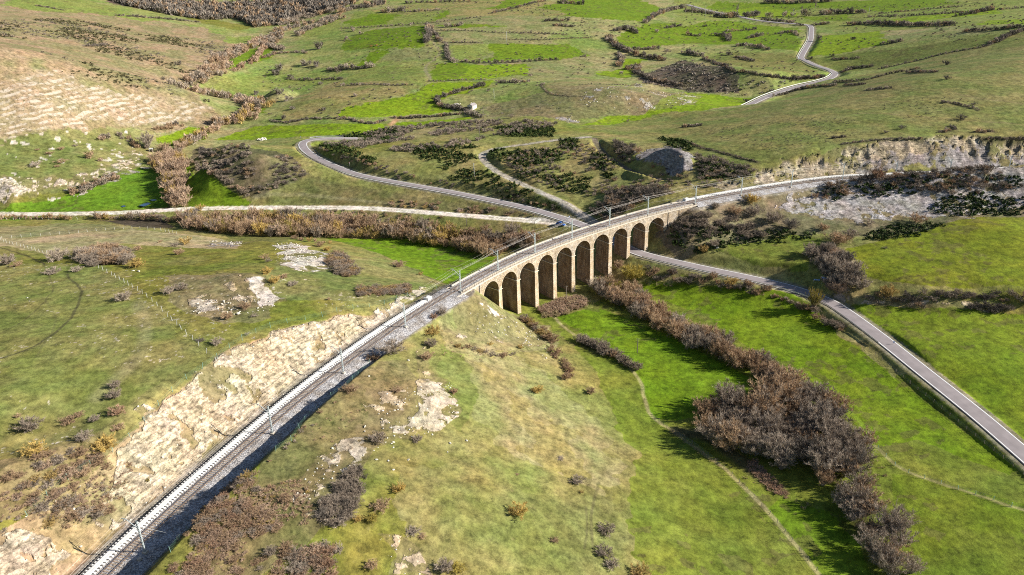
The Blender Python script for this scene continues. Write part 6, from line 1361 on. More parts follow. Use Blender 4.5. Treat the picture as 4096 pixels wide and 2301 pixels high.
# hedges of the middle fields
for pts, px, gap, txt in HED:
    hedge(tl(1, 0, pts), px * 1.12, FARK, 'dark leafless growth: ' + txt, gap, .25, 1.0)
for pts, px, gap, txt in HED3:
    hedge(tl(2, 0, pts), px * 1.12, FARK, 'dark leafless growth: ' + txt, gap, .25, 1.0)
for x, y, px, h_, t_ in ((20,100,9,'poplar','first tall pale poplar at the far farm'),(68,100,9,'poplar','second tall pale poplar at the far farm'),(410,95,10,'poplar','tall poplar behind the far tree row'),(1000,60,7,'poplar','slim poplar beyond the straight road')):
    u, v = tl(2, 0, [(x, y)])[0]; single(u, v, px, 'poplar', t_, 1.0, 'poplars at the far farm', cat='tree')
for x, y, px, t_ in ((650,130,11,'fan-shaped bare tree, leftmost of the row below the top green field'),(755,125,11,'fan-shaped bare tree, second of the row below the top green field'),(828,122,8,'smaller bare tree, third of the row below the top green field'),(920,122,14,'largest fan-shaped bare tree of the row below the top green field'),(1280,300,9,'round tree alone in the bright far meadow'),(1125,425,7,'round bush below the bright far meadow'),(960,445,7,'round bush beside the road bend'),(1035,295,8,'tree close right of the straight road'),(1990,600,9,'dark round bush high on the right slope'),(350,415,10,'round bush at the edge of the olive field'),(165,200,7,'upright bush left of the right-hand meadows'),(2190,795,7,'dark bush on the right slope above the dotted shrubs'),(2100,905,12,'widest dark bush low on the right slope'),(1650,975,9,'dark bush above the rock face'),(1530,1005,7,'dark bush left of the one above the rock face'),(1970,780,6,'dark bush on the right slope left of the wall line'),(475,770,8,'round bush where the far road vanishes'),(1985,490,10,'dark bush on the brow of the right slope')):
    u, v = tl(2, 0, [(x, y)])[0]; single(u, v, px, 'grey' if 'bare' in t_ else 'dark', t_, 1.1 if 'bare' in t_ else .85, cat='tree' if 'tree' in t_ else 'bush')
for x, y, px, t_ in ((940,465,7,'small round tree in the middle hedge'),(1830,430,7,'round bush alone at the right of the centre field'),(1425,575,7,'round bush at the end of the thin hedge'),(1520,640,7,'dark bush on the left rim of the round dry field'),(2020,310,11,'large round tree at the start of the stream belt'),(2380,245,7,'bush among the right-hand stream meadows'),(2450,390,7,'bush above the right stream belt'),(890,195,7,'brown round bush in the striped pasture'),(530,190,6,'round bush on the upper hedge'),(2110,560,8,'pale tree in the bright meadow end'),(1590,385,3,'tiny tree alone in the centre field'),(110,730,8,'pale bush in the dry field left of the bright field'),(150,260,9,'bushy tree at the left of the upper fields'),(95,235,9,'second bushy tree at the left of the upper fields'),(35,300,9,'bush at the left end of the upper fields'),(2160,920,6,'small bush on the edge of the lime-green strip'),(1285,890,8,'small dark pine-like bush by the gorse slope'),(2560,1190,5,'small shrub by the grey mound top')):
    u, v = tl(1, 0, [(x, y)])[0]; single(u, v, px, 'grey', t_, 1.0)
for x, y, px, t_ in ((2100,530,14,'dark round bush, upper of the group left of the middle fields'),(2080,570,14,'dark round bush, lower of the group left of the middle fields'),(2195,585,9,'small round bush right of that group'),(1740,490,8,'bare round tree alone in the narrow meadow'),(2420,370,16,'wide dark bush in the pale upper field'),(2310,500,15,'dark bush at the left of the valley fields hedge'),(2400,505,13,'dark bush right of the previous in the valley fields hedge'),(2115,715,14,'dark bush on the small crag'),(2180,760,12,'dark bush at the right of the small crag'),(2010,810,14,'ochre-brown tree beside the small crag'),(2050,790,12,'ochre tree right beside the small crag'),(1940,715,9,'small dark bush left of the crag'),(2420,640,8,'grey bush in the field above the crag'),(2210,825,9,'sprawling bush in the field below the crag'),(2440,835,9,'grey bush in the field right of the crag'),(1520,110,12,'dark evergreen tree by the upper meadows'),(2140,900,9,'pale bush above the bright strip'),(1345,490,9,'dark bush low on the brown hill'),(1230,605,8,'grey bush at the foot of the brown hill')):
    u, v = tl(0, 0, [(x, y)])[0]; single(u, v, px, 'ochre' if 'ochre' in t_ else ('gorse' if 'evergreen' in t_ else 'dark'), t_, 1.0, cat='tree' if 'tree' in t_ else 'bush')
row(tl(0, 0, [(2160,190),(2300,130),(2450,100),(2576,60)]), 9, GREY, 'purple-grey tree on the wooded slope at the head of the valley', 'trees on the wooded slope', .55, 1.6, 1.0, cat='tree')
row(tl(0, 0, [(2230,270),(2400,200),(2576,140)]), 8, GREY, 'purple-grey tree on the wooded slope at the head of the valley', 'trees on the wooded slope', .7, 1.2, 1.0, cat='tree')
row(tl(0, 0, [(2000,440),(2120,400),(2320,400)]), 7, GREY, 'grey shrub on the bank right of the narrow meadow', 'shrubs on the bank right of the narrow meadow', .8, .8, .8)
row(tl(0, 0, [(2060,350),(2130,380),(2000,340)]), 8, GREY, 'grey tree right of the narrow meadow', 'trees right of the narrow meadow', .8, .8, 1)
row(tl(0, 0, [(2040,910),(2150,930),(2300,900),(2576,900)]), 6, DK, 'dark shrub on the stony bank above the bright strip', 'shrubs on the stony bank', 1.0, .8, .7)
row(tl(0, 0, [(2470,535),(2576,530)]), 8, DK, 'dark bush in the valley fields hedge', 'valley fields hedge', .9, .4); row(tl(0, 0, [(2170,600),(2330,605),(2490,600),(2576,600)]), 5.5, DK, 'small dark bush in the second valley hedge', 'second valley hedge', 1.4, .4)
row(tl(0, 0, [(1700,110),(1850,120),(2000,170),(2130,190)]), 9, GREY, 'purple-grey tree between the small upper meadows', 'trees between the small upper meadows', .7, .8, 1.0, cat='tree'); row(tl(0, 0, [(2000,60),(2060,110),(2150,150)]), 7, GREY, 'purple-grey tree in the strip left of the upper wood', 'strip of trees left of the upper wood', .7, .4, 1.0, cat='tree')
row(tl(0, 0, [(280,45),(400,65),(490,80)]), 4, DK, 'dark shrub along the wall at the top left', 'shrubs along the top left wall', .9, .3, .7); row(tl(0, 0, [(880,120),(1040,130),(1300,150),(1500,170)]), 5, DK, 'dark shrub along the foot of the upper left field', 'shrubs under the upper left field', .9, .8, .8)
row(tl(0, 0, [(640,350),(720,345),(820,335)]), 6, DK, 'dark shrub in the patch on the brown hill', 'shrub patch on the brown hill', .6, .6, .6)
fill([(2340,40),(2480,60)] and tl(2, 0, [(850,880),(1300,900),(1300,1060),(700,1150),(300,1060),(100,980),(600,940)]), 1.9, [('dark', 1)], 'small dark shrub dotted over the bare slope above the ditch', 'small shrubs dotted over the bare slope', 7.0, .8, False, 'shrub', 40, .45)
fill(tl(2, 0, [(1500,780),(2200,700),(2500,800),(2400,900),(1500,900)]), 1.9, [('dark', 1)], 'small dark shrub dotted high on the right slope', 'small shrubs high on the right slope', 8.0, .8, False, 'shrub', 41, .48)
for k_, (poly, seed_) in enumerate(((tl(1,0,[(0,20),(1500,20),(1850,100),(1900,560),(1400,680),(700,700),(0,850)]), 61), (tl(2,0,[(0,0),(2576,0),(2576,300),(1300,520),(1000,560),(0,620)]), 62), (tl(0,0,[(1950,500),(2576,470),(2576,900),(2000,880)]), 63), (tl(1,0,[(1500,150),(2500,200),(2500,400),(2000,560),(1900,300)]), 64))):
    fill(poly, 3.0, [('dark', 4), ('grey', 3)], 'small dark bush sprinkled over the far fields', 'small bushes of the far fields', 8.5, .9, False, 'bush', seed_, .52, 25)
fill([(740,580),(900,590),(1100,560),(1240,545),(1000,520),(800,535)], 7, [('brown', 4), ('grey', 3), ('dark', 2)], 'scrubby bush on the bank under the gravel road', 'bushes under the gravel road', 2.2, .7, False, 'bush', 65, .42)
flush_plants()

# ------------------------------------------------------------------ fences
def fence(pts, gap, hh, label, mat='wood', wires=3, rpost=.06, mesh=False, jit=.12, group=None):
    a = np.array(pts, float); W_ = ground(a[:, 0], a[:, 1]); path = resample(catmull(W_, 1.5), gap)[:100]
    path[:, 2] = height(path[:, 0], path[:, 1]); org = path[0].copy()
    root = empty('wire_fence', org); tag(root, label, 'fence', group or 'wire fences')
    mb = MB_(); mb.tube([(0, 0, -.4), (0, 0, hh * .5), (0, 0, hh)], rpost, 6); p0 = mb.build('post', M[mat], root)
    for i, q in enumerate(path):
        o = p0 if i == 0 else p0.copy()
        if i: COL.objects.link(o); o.parent = root
        o.location = fp(*(q - org)); o.rotation_euler = (random.uniform(-jit, jit), random.uniform(-jit, jit), 0); o.scale = (1, 1, random.uniform(.88, 1.1))
    for k in range(wires):
        P = path - org; P[:, 2] += hh * (.25 + .65 * k / max(1, wires - 1)); mb = MB_(); mb.tube(P, .012 if not mesh else .014, 3); mb.build('wire', M['wire'] if not mesh else M['green_wire'], root)
    return root
M['green_wire'] = simple('green_wire', (.12, .24, .16), .5, .3)
M['green_post'] = simple('green_post', (.25, .42, .36), .6, .2)
fence([(1640,1048),(1680,1078),(1730,1110),(1790,1155),(1850,1205),(1905,1262),(1960,1322),(2010,1385),(2075,1462)], 3.0, 1.15, 'wooden post and wire fence along the worn edge at the lower right')
fence([(2208,1128),(2260,1178),(2330,1205),(2400,1228),(2480,1252),(2590,1290)], 3.6, 1.1, 'post and wire fence crossing the meadows right of the thicket', 'green_post')
fence([(2186,880),(2240,925),(2300,975),(2360,1022),(2430,1080),(2500,1135),(2600,1215)], 3.2, 1.05, 'post and wire fence in the ditch beside the right-hand road', 'wood')
fence([(5,602),(60,597),(120,592),(200,586),(270,580),(330,577),(400,580),(445,590)], 3.4, 1.35, 'pale stake fence along the far edge of the dry field', 'palepost')
fence([(-10,600),(20,612),(60,623),(118,639)], 3.0, 1.35, 'pale stake fence along the near edge of the dry field', 'palepost')
fence([(180,652),(240,672),(290,698),(330,722),(370,748),(400,775),(425,800),(455,828),(480,852),(515,885),(545,910)], 4.4, 1.5, 'leaning pale stake fence crossing the left hill', 'palepost', jit=.2)
fence([(0,552),(60,553),(120,553),(195,552)], 2.6, 1.2, 'row of pale stakes below the gravel road at the left', 'palepost')
fence([(1100,732),(1050,745),(960,768),(850,785),(800,800),(700,818),(620,850),(545,905),(465,960),(385,1040),(330,1100),(270,1150),(160,1215),(70,1300)], 5.2, 1.6, 'green mesh fence along the top of the near rock cutting', 'green_post', 5, .045, True)
fence([(930,915),(860,985),(800,1030),(750,1085),(700,1135),(620,1190),(560,1250),(500,1310),(430,1390)], 4.6, 1.4, 'rusty mesh fence on the bank right of the cutting', 'green_post', 4, .04, True)
fence([(1452,560),(1420,580),(1400,575),(1370,572)], 2.8, 1.1, 'wooden fence beside the parking spot of the blue car', 'wood')
fence([(460,568),(478,572),(495,570)], 2.2, 1.3, 'short row of pale stakes below the thicket at the left', 'palepost')
fence([(390,340),(430,335),(470,322)], 4.0, 1.2, 'pale stake fence along the top of the small green meadow', 'palepost')

# ------------------------------------------------------------------ blue car on the gravel
def car_paint(name, col):
    m, nt, b = new_mat(name, .22, .5); b.inputs['Base Color'].default_value = (*col, 1); b.inputs['Metallic'].default_value = .35; b.inputs['Coat Weight'].default_value = .8; b.inputs['Coat Roughness'].default_value = .05; return m
M['blue_paint'] = car_paint('blue_paint', (.015, .13, .50)); M['tyre'] = simple('tyre', (.02, .02, .02), .9); M['rim'] = simple('rim', (.55, .56, .58), .3, .8); M['lamp'] = simple('lamp_glass', (.8, .82, .85), .1); M['red_lamp'] = simple('red_lamp', (.45, .02, .02), .2); M['plastic'] = simple('black_plastic', (.03, .03, .032), .6)
def build_car():
    p = gpt(1410.5, 567.5); root = empty('parked_car', p, math.atan2(-.53, .85)); tag(root, 'blue hatchback parked on the gravel beside the viaduct', 'car')
    st = [(-2.08, .50, .88, .62), (-1.98, .36, .98, .76), (-1.5, .28, 1.0, .84), (-.7, .26, .98, .87), (.2, .26, .96, .87), (1.0, .27, .93, .86), (1.6, .30, .85, .82), (2.0, .36, .72, .72), (2.10, .45, .62, .60)]
    rings = []
    for x, z0, z1, w in st:
        rings.append([(x, -w, z0 + .1), (x, -w * .8, z0), (x, w * .8, z0), (x, w, z0 + .1), (x, w * 1.01, (z0 + z1) / 2 + .05), (x, w * .95, z1 - .05), (x, w * .82, z1), (x, -w * .82, z1), (x, -w * .95, z1 - .05), (x, -w * 1.01, (z0 + z1) / 2 + .05)])
    mb = MB_(); mb.sweep(rings); mb.build('body', M['blue_paint'], root, smooth=True)
    cab = [(-1.95, .97, .70, .78), (-1.55, 1.44, .60, .70), (-.9, 1.52, .62, .70), (-.1, 1.53, .62, .70), (.35, 1.46, .60, .69), (1.12, .96, .68, .80)]
    rings = [[(x, -w2, .92), (x, -w, max(.93, z)), (x, w, max(.93, z)), (x, w2, .92)] for x, z, w, w2 in cab]
    mb = MB_(); mb.sweep(rings); mb.build('window_glass', M['glass'], root)
    rings = [[(x, -w, z), (x, -w * .97, z + .045), (x, w * .97, z + .045), (x, w, z)] for x, z, w in ((-1.62, 1.40, .62), (-.9, 1.50, .65), (-.1, 1.51, .65), (.38, 1.44, .62))]
    mb = MB_(); mb.sweep(rings); mb.build('roof', M['blue_paint'], root, smooth=True)
    mb = MB_()
    for sy in (-1, 1):
        for a_, b_ in (((.38, .63, 1.44), (1.1, .77, .95)), ((-.15, .68, 1.48), (-.15, .78, .95)), ((-1.1, .68, 1.48), (-1.15, .78, .95)), ((-1.6, .64, 1.40), (-1.93, .74, .97))):
            mb.tube([(a_[0], a_[1] * sy, a_[2]), (b_[0], b_[1] * sy, b_[2])], .035, 5)
    mb.build('pillar', M['blue_paint'], root)
    for x in (-1.28, 1.30):
        for sy in (-1, 1):
            th = np.linspace(0, 2 * math.pi, 20, endpoint=False); mb = MB_()
            rg = [[(x + r * math.cos(t), sy * y, .32 + r * math.sin(t)) for t in th] for r, y in ((.20, .70), (.31, .70), (.325, .76), (.31, .885), (.20, .885))]
            mb.sweep(rg, True, False); w = mb.build('wheel', M['tyre'], root, smooth=True)
            mb = MB_(); rg = [[(x + r * math.cos(t), sy * y, .32 + r * math.sin(t)) for t in th] for r, y in ((.205, .86), (.19, .878), (.05, .865), (.01, .88))]; mb.sweep(rg, True, True); mb.build('rim', M['rim'], w)
    for sy in (-1, 1):
        mb = MB_(); mb.box((2.02, sy * .52, .66), (.07, 0, 0), (0, .15, 0), (0, 0, .07)); mb.build('headlight', M['lamp'], root, bevel=.02)
        mb = MB_(); mb.box((-2.03, sy * .62, .82), (.05, 0, 0), (0, .11, 0), (0, 0, .11)); mb.build('tail_light', M['red_lamp'], root, bevel=.02)
        mb = MB_(); mb.box((.75, sy * .93, 1.0), (.07, 0, 0), (0, .08, 0), (0, 0, .06)); mb.build('wing_mirror', M['blue_paint'], root, bevel=.02)
    mb = MB_(); mb.box((2.09, 0, .42), (.04, 0, 0), (0, .55, 0), (0, 0, .09)); mb.build('grille', M['plastic'], root)
    mb = MB_(); mb.box((2.135, 0, .52), (.008, 0, 0), (0, .26, 0), (0, 0, .055)); mb.build('number_plate', M['lamp'], root)
build_car()

# gate across the gravel road
def build_gate():
    a = plane(*[(2020 + 415 / 3.467) / S, (820 + 262 / 3.467) / S], -13.7); b = plane(*[(2020 + 492 / 3.467) / S, (820 + 214 / 3.467) / S], -13.7)
    z = hgt(*a); d = np.array([b[0] - a[0], b[1] - a[1]]); L = float(np.linalg.norm(d)); root = empty('field_gate', (a[0], a[1], z), math.atan2(d[1], d[0])); tag(root, 'white metal barred gate standing open beside the gravel road', 'gate')
    mb = MB_(); 
    for k in range(5): mb.tube([(0, 0, .35 + k * .24), (L, 0, .35 + k * .24)], .028, 6)
    mb.build('bars', M['line'], root)
    mb = MB_()
    for x in (.0, L * .5, L): mb.tube([(x, 0, .28), (x, 0, 1.36)], .032, 6)
    mb.build('gate_frame', M['line'], root)
    mb = MB_(); mb.tube([(-.1, 0, -.4), (-.1, 0, 1.5)], .07, 8); mb.build('gate_post', M['wood'], root)
build_gate()

# small stone barn
def build_barn():
    p = gpt(1182.5, 277); root = empty('stone_barn', p, math.radians(-30)); tag(root, 'small pale gabled stone barn alone among the fields', 'barn')
    hw, L, e, r = 2.0, 5.2, 2.7, 3.75          # gable wall faces -y
    M['barn_wall'] = simple('barn_render', (.66, .60, .50), .9, var=.14, scale=1.2); M['tile'] = simple('roof_tiles', (.30, .27, .26), .85, var=.25, scale=2.5)
    mb = MB_(); wx, wz0, wz1 = .42, 1.1, 1.95
    # gable wall with a window opening
    out = [(-hw, -.4), (hw, -.4), (hw, e), (0, r), (-hw, e)]
    def wq(a, b, c, d): mb.add([(a[0], 0, a[1]), (b[0], 0, b[1]), (c[0], 0, c[1]), (d[0], 0, d[1])], [(0, 1, 2, 3)])
    wq((-hw, -.4), (hw, -.4), (hw, wz0), (-hw, wz0)); wq((-hw, wz0), (-wx, wz0), (-wx, wz1), (-hw, wz1)); wq((wx, wz0), (hw, wz0), (hw, wz1), (wx, wz1)); wq((-hw, wz1), (hw, wz1), (hw, e), (-hw, e)); mb.add([(-hw, 0, e), (hw, 0, e), (0, 0, r)], [(0, 1, 2)])
    mb.add([(-hw, L, -.4), (hw, L, -.4), (hw, L, e), (0, L, r), (-hw, L, e)], [(0, 1, 2, 3, 4)])
    mb.add([(-hw, 0, -.4), (-hw, L, -.4), (-hw, L, e), (-hw, 0, e)], [(0, 1, 2, 3)]); mb.add([(hw, 0, -.4), (hw, L, -.4), (hw, L, e), (hw, 0, e)], [(0, 1, 2, 3)])
    wall = mb.build('wall', M['barn_wall'], root)
    mb = MB_(); o_ = .18
    for sx in (-1, 1):
        a = (0, r + .06); b = (sx * (hw + o_), e - o_ * (r - e) / hw + .06); V = []
        for y in (-.12, L + .12):
            for (x, z) in (a, b): V += [(x, y, z), (x, y, z + .1)]
        mb.add(V, [(0, 2, 6, 4), (1, 5, 7, 3), (0, 1, 3, 2), (4, 6, 7, 5), (2, 3, 7, 6), (0, 4, 5, 1)])
    rf = mb.build('roof', M['tile'], root)
    mb = MB_(); mb.abox(-1.25, -.85, 3.6, 4.0, 2.6, 4.15); mb.build('chimney', M['barn_wall'], rf)
    mb = MB_(); mb.add([(-wx, .12, wz0), (wx, .12, wz0), (wx, .12, wz1), (-wx, .12, wz1)], [(0, 1, 2, 3)]); w = mb.build('window', M['glass'], root)
    mb = MB_(); mb.abox(-.04, .04, .02, .1, wz0, wz1); mb.abox(-wx - .05, wx + .05, -.06, .1, wz0 - .08, wz0); mb.build('frame', M['wood'], w)
build_barn()
M['grey_rock'] = simple('limestone', (.52, .48, .42), .9, var=.25, scale=2); M['white_rock'] = simple('white_limestone', (.60, .56, .48), .9, var=.15, scale=2)
# little white hut by the stream
def hut():
    p = gpt(381, 381); root = empty('stone_hut', p, .3); tag(root, 'tiny pale hut with a dark opening by the stream between the meadows', 'hut')
    mb = MB_(); mb.abox(-.9, .9, -.08, .08, 0, 1.5) if False else None
    mb.abox(-.9, -.7, -.9, .9, -.3, 1.5); mb.abox(.7, .9, -.9, .9, -.3, 1.5); mb.abox(-.7, .7, .7, .9, -.3, 1.5); mb.build('wall', M['white_rock'], root)
    mb = MB_(); mb.abox(-1.1, 1.1, -1.1, 1.1, 1.5, 1.65); mb.build('roof', M['white_conc'], root)
hut()

# ------------------------------------------------------------------ road signs
M['sign_blue'] = simple('sign_blue', (.02, .22, .62), .35); M['sign_white'] = simple('sign_white', (.8, .8, .8), .35); M['sign_orange'] = simple('sign_orange', (.8, .3, .08), .4); M['sign_red'] = simple('sign_red', (.7, .04, .03), .4)
def sign_blue():
    a = plane((3284) / S, 1156 / S, -16.4); b = plane(3303 / S, 1161 / S, -16.4); c = (a + b) / 2; z = min(hgt(*a), hgt(*b)); d = b - a
    root = empty('direction_sign', (c[0], c[1], z), math.atan2(d[1], d[0])); tag(root, 'wide blue direction sign on two posts beside the road bend', 'road sign')
    top = 2.9; mb = MB_(); mb.abox(-1.25, 1.25, -.03, .03, top - 1.15, top); mb.build('panel', M['sign_blue'], root, bevel=.02)
    for x in (-.85, .85):
        mb = MB_(); mb.abox(x - .04, x + .04, .03, .11, -.4, top - .1); mb.build('post', M['steel'], root)
    mb = MB_()
    for x0, x1, z0, z1 in ((-1.2, 1.2, top - .06, top - .03), (-1.2, 1.2, top - 1.12, top - 1.09), (-1.2, -1.17, top - 1.09, top - .06), (1.17, 1.2, top - 1.09, top - .06)): mb.abox(x0, x1, -.04, -.032, z0, z1)
    mb.build('border', M['sign_white'], root)
    mb = MB_()
    for row_, z0 in ((0, top - .34), (1, top - .62), (2, top - .90)):
        x = -1.0 + .12 * (row_ % 2)
        r_ = random.Random(row_)
        while x < (.95 if row_ < 2 else .3):
            w = r_.uniform(.10, .26); mb.abox(x, x + w, -.042, -.034, z0, z0 + .1); x += w + .07
    mb.build('lettering', M['sign_white'], root)
    mb = MB_(); mb.abox(.45, 1.05, -.044, -.036, top - 1.02, top - .82); mb.build('orange_patch', M['sign_orange'], root)
sign_blue()
def chevron():
    c = plane(3262 / S, 1150 / S, -16.5); z = hgt(*c); root = empty('chevron_sign', (c[0], c[1], z), math.radians(-12)); tag(root, 'low blue and white chevron board on the outside of the road bend', 'road sign')
    mb = MB_(); mb.abox(-1.05, 1.05, -.025, .025, .75, 1.25); mb.build('panel', M['sign_blue'], root)
    mb = MB_()
    for k in range(4):
        x = -.72 + k * .48
        for s in (-1, 1): mb.add([(x - .12, -.035, 1.0), (x + .02, -.035, 1.0), (x + .18, -.035, 1.0 + s * .22), (x + .04, -.035, 1.0 + s * .22)], [(0, 1, 2, 3)])
    mb.build('chevrons', M['sign_white'], root)
    for x in (-.8, .8):
        mb = MB_(); mb.abox(x - .03, x + .03, .025, .085, -.4, 1.2); mb.build('post', M['steel'], root)
chevron()
def post_sign(u, v, label, h=2.3, shape='round', face=None):
    p = gpt(u, v); root = empty('road_sign', p, random.uniform(-.3, .3)); tag(root, label, 'road sign')
    mb = MB_(); mb.tube([(0, 0, -.3), (0, 0, h)], .045, 8); mb.build('post', M['steel'], root)
    th = np.linspace(0, 2 * math.pi, 24, endpoint=False) if shape == 'round' else (np.array([.5, 1.1667, 1.8333]) * math.pi if shape == 'tri' else (np.array([.25, .75, 1.25, 1.75]) * math.pi))
    zc = h - .25; mb = MB_(); mb.sweep([[(r * math.cos(t), y, zc + r * math.sin(t)) for t in th] for r, y in ((.34, -.05), (.34, -.08))]); mb.build('plate', M['sign_red'] if shape != 'sq' else M['sign_blue'], root)
    mb = MB_(); mb.sweep([[(r * math.cos(t), y, zc + r * math.sin(t)) for t in th] for r, y in ((.22, -.082), (.22, -.086))]); mb.build('face', M['sign_white'], root)
post_sign(880, 420, 'small red and white road sign beside the climbing road', 2.5); post_sign(934, 326, 'small red and white marker in the bright green strip', 1.8)
post_sign(757, 350, 'small blue square sign on the outside of the hairpin', 1.6, 'sq'); post_sign(2560, 0, 'x') if False else None
post_sign(1432, 556, 'small white sign plate beside the road near the viaduct', 2.2, 'sq'); post_sign(2247, 868, 'slim marker sign in the meadow edge right of the road', 1.3, 'sq')
post_sign(2008, 152, 'small blue square sign at the bend of the distant road', 1.6, 'sq')

# ------------------------------------------------------------------ wooden poles of the valley power line
def pole(u, v, h, label, conc=False):
    p = gpt(u, v); root = empty('utility_pole', p); tag(root, label, 'utility pole', 'utility poles of the valley line')
    mb = MB_(); mb.tube([(0, 0, -.6), (0, 0, h * .5), (0, 0, h)], [.15, .12, .09], 8); mb.build('pole', M['palepost' if conc else 'wood'], root, smooth=True)
    mb = MB_(); mb.tube([(-.45, 0, h - .35), (.45, 0, h - .35)], .04, 6); mb.build('crossarm', M['wood'], root)
    for x in (-.4, 0, .4):
        mb = MB_(); mb.tube([(x, 0, h - .31), (x, 0, h - .12)], .045, 6); mb.build('insulator', M['palepost'], root)
    return np.array([p[0], p[1], p[2] + h - .12])
tops = [pole(1603, 888, 5.2, 'wooden utility pole standing alone in the bright meadow right of the viaduct'),
        pole(1424, 758, 6.0, 'wooden utility pole in the brambles at the foot of the viaduct'),
        pole(1174, 568, 6.5, 'pale utility pole in the thicket below the gravel road'),
        pole(1193, 444, 6.5, 'pale utility pole in the gorse below the farm track', True), pole(1207, 350, 7, 'thin utility pole in the scrub left of the farm track'), pole(1216, 297, 7, 'thin utility pole below the stone barn'), pole(1243, 250, 7, 'thin utility pole in the fields right of the stone barn', True)]
wr = empty('power_line', tops[0]); tag(wr, 'thin dark wire of the valley power line crossing the bright meadow', 'power line')
far_end = gpt(2400, 1380) + np.array([0, 0, 6.0])
chain = [far_end] + tops; P = []
for a, b in zip(chain[:-1], chain[1:]):
    for t in np.linspace(0, 1, 10, endpoint=False): q = a * (1 - t) + b * t; q[2] -= 1.2 * 4 * t * (1 - t); P.append(q)
P.append(chain[-1]); mb = MB_(); mb.tube(np.array(P) - tops[0], .016, 4); mb.build('wire', M['dark_iron'], wr)
p_ = gpt(2818, 60) if False else None
for x, y, h_, t_ in ((165, 150, 14, 'tall pale mast by the farm at the top right'), (1400, 120, 9, 'slim pole in the upper right fields'), (830, 130, 9, 'slim pole in the row of bare trees at the top right')):
    u, v = tl(2, 0, [(x, y)])[0]; pole(u, v, h_, t_, True)
u, v = tl(1, 0, [(1247, 335)])[0]; pole(u, v, 11, 'thin pale pole in the middle of the centre field', True)
# signal post beside the track
p = on_track(trk_s(plane(1562 / S, 1348 / S, 0)), 4.6, -.4); root = empty('marker_post', p); tag(root, 'short concrete marker post beside the track in the cutting', 'marker post')
mb = MB_(); mb.abox(-.09, .09, -.09, .09, -.3, 1.1); mb.build('post', M['conc'], root, bevel=.02); mb = MB_(); mb.abox(-.14, .14, -.12, .12, 1.1, 1.3); mb.build('cap', M['dark_iron'], root)
# guy anchors beside the nearest mast
for du, dv, t_ in ((1.05, 5.4, 'round concrete anchor block just below the nearest mast'), (9.2, 5.0, 'round concrete anchor block with a guy wire up the line from the nearest mast')):
    s_ = trk_s(MB[0]) + (-1.6 if du < 5 else 5.5); q = on_track(s_, 3.4 if du < 5 else 6.3, -.35); root = empty('anchor_block', q); tag(root, t_, 'concrete block')
    mb = MB_(); mb.tube([(0, 0, -.3), (0, 0, .42), (0, 0, .5)], [.42, .42, .36], 16); mb.build('block', M['conc'], root)
    if du > 5: mb = MB_(); mb.tube([(0, 0, .45), tuple(np.array([*MB[0], 6.2]) - q)], .02, 4); mb.build('guy_wire', M['wire'], root)

# ------------------------------------------------------------------ loose rocks
def rock_mesh(seed, n=3):
    import bmesh
    bm = bmesh.new(); bmesh.ops.create_icosphere(bm, subdivisions=2, radius=1.0); r = np.random.default_rng(seed)
    pl_ = r.normal(size=(9, 3)); pl_ /= np.linalg.norm(pl_, axis=1)[:, None]; ds = r.uniform(.45, .85, 9)
    for v in bm.verts:
        c = np.array(v.co[:])
        for nrm, d in zip(pl_, ds):
            k = c @ nrm
            if k > d: c = c - nrm * (k - d)
        v.co = c
    me = bpy.data.meshes.new('boulder'); bm.to_mesh(me); bm.free(); return me
ROCK = [rock_mesh(i) for i in range(5)]
for k in ROCK: k.materials.append(M['white_rock'])
def boulder(u, v, px, label, group=None):
    P = gpt(u, v); r = pxm(P, px); o = bpy.data.objects.new('boulder', random.choice(ROCK)); COL.objects.link(o); o.location = fp(P[0], P[1], P[2] + r * .2); o.rotation_euler = (random.uniform(-.4, .4), random.uniform(-.4, .4), random.uniform(0, 6)); o.scale = (r, r * random.uniform(.6, .9), r * random.uniform(.45, .7)); tag(o, label, 'boulder', group)
for x, y, px, t_ in ((536, 265, 5.5, 'largest white boulder in the bare patch right of the railway'), (600, 55, 5, 'white boulder at the top of the bare patch'), (372, 338, 5, 'white boulder left in the bare patch'), (685, 390, 4, 'pale boulder at the lower right of the bare patch'), (655, 370, 3.5, 'pale boulder beside the lower right one of the bare patch'), (355, 585, 5, 'pale boulder in the row below the bare patch'), (265, 578, 4.5, 'pale boulder left in the row below the bare patch'), (505, 578, 4, 'pale boulder right in the row below the bare patch'), (390, 655, 4.5, 'pale boulder lowest below the bare patch'), (820, 455, 5, 'grey boulder alone right of the bare patch'), (945, 432, 4, 'pale boulder near the pasture edge'), (800, 520, 3, 'small pale boulder in the grass below the bare patch'), (175, 328, 4, 'grey boulder at the left of the bare patch')):
    u, v = tl(1, 2, [(x, y)])[0]; boulder(u, v, px, t_)
for x, y, px, t_ in ((1005, 600, 4.5, 'white boulder beside the tall rusty bush on the left hill'), (1050, 604, 4, 'second white boulder right of the tall rusty bush'), (1675, 850, 4, 'white boulder on the bare knoll'), (1795, 922, 5.5, 'white boulder below the bare knoll'), (1505, 915, 3.5, 'small white boulder at the left of the bare knoll'), (205, 803, 3, 'flat pale stone in the left pasture')):
    u, v = tl(0, 1, [(x, y)])[0]; boulder(u, v, px, t_)
u, v = tl(0, 2, [(1043, 175)])[0]; boulder(u, v, 3.5, 'pale boulder near the fence above the cutting'); u, v = tl(1, 1, [(505, 1275)])[0]; boulder(u, v, 4, 'white boulder on the bank right of the cutting'); u, v = tl(1, 1, [(208, 1395)])[0]; boulder(u, v, 3, 'small white boulder behind the cutting bank')
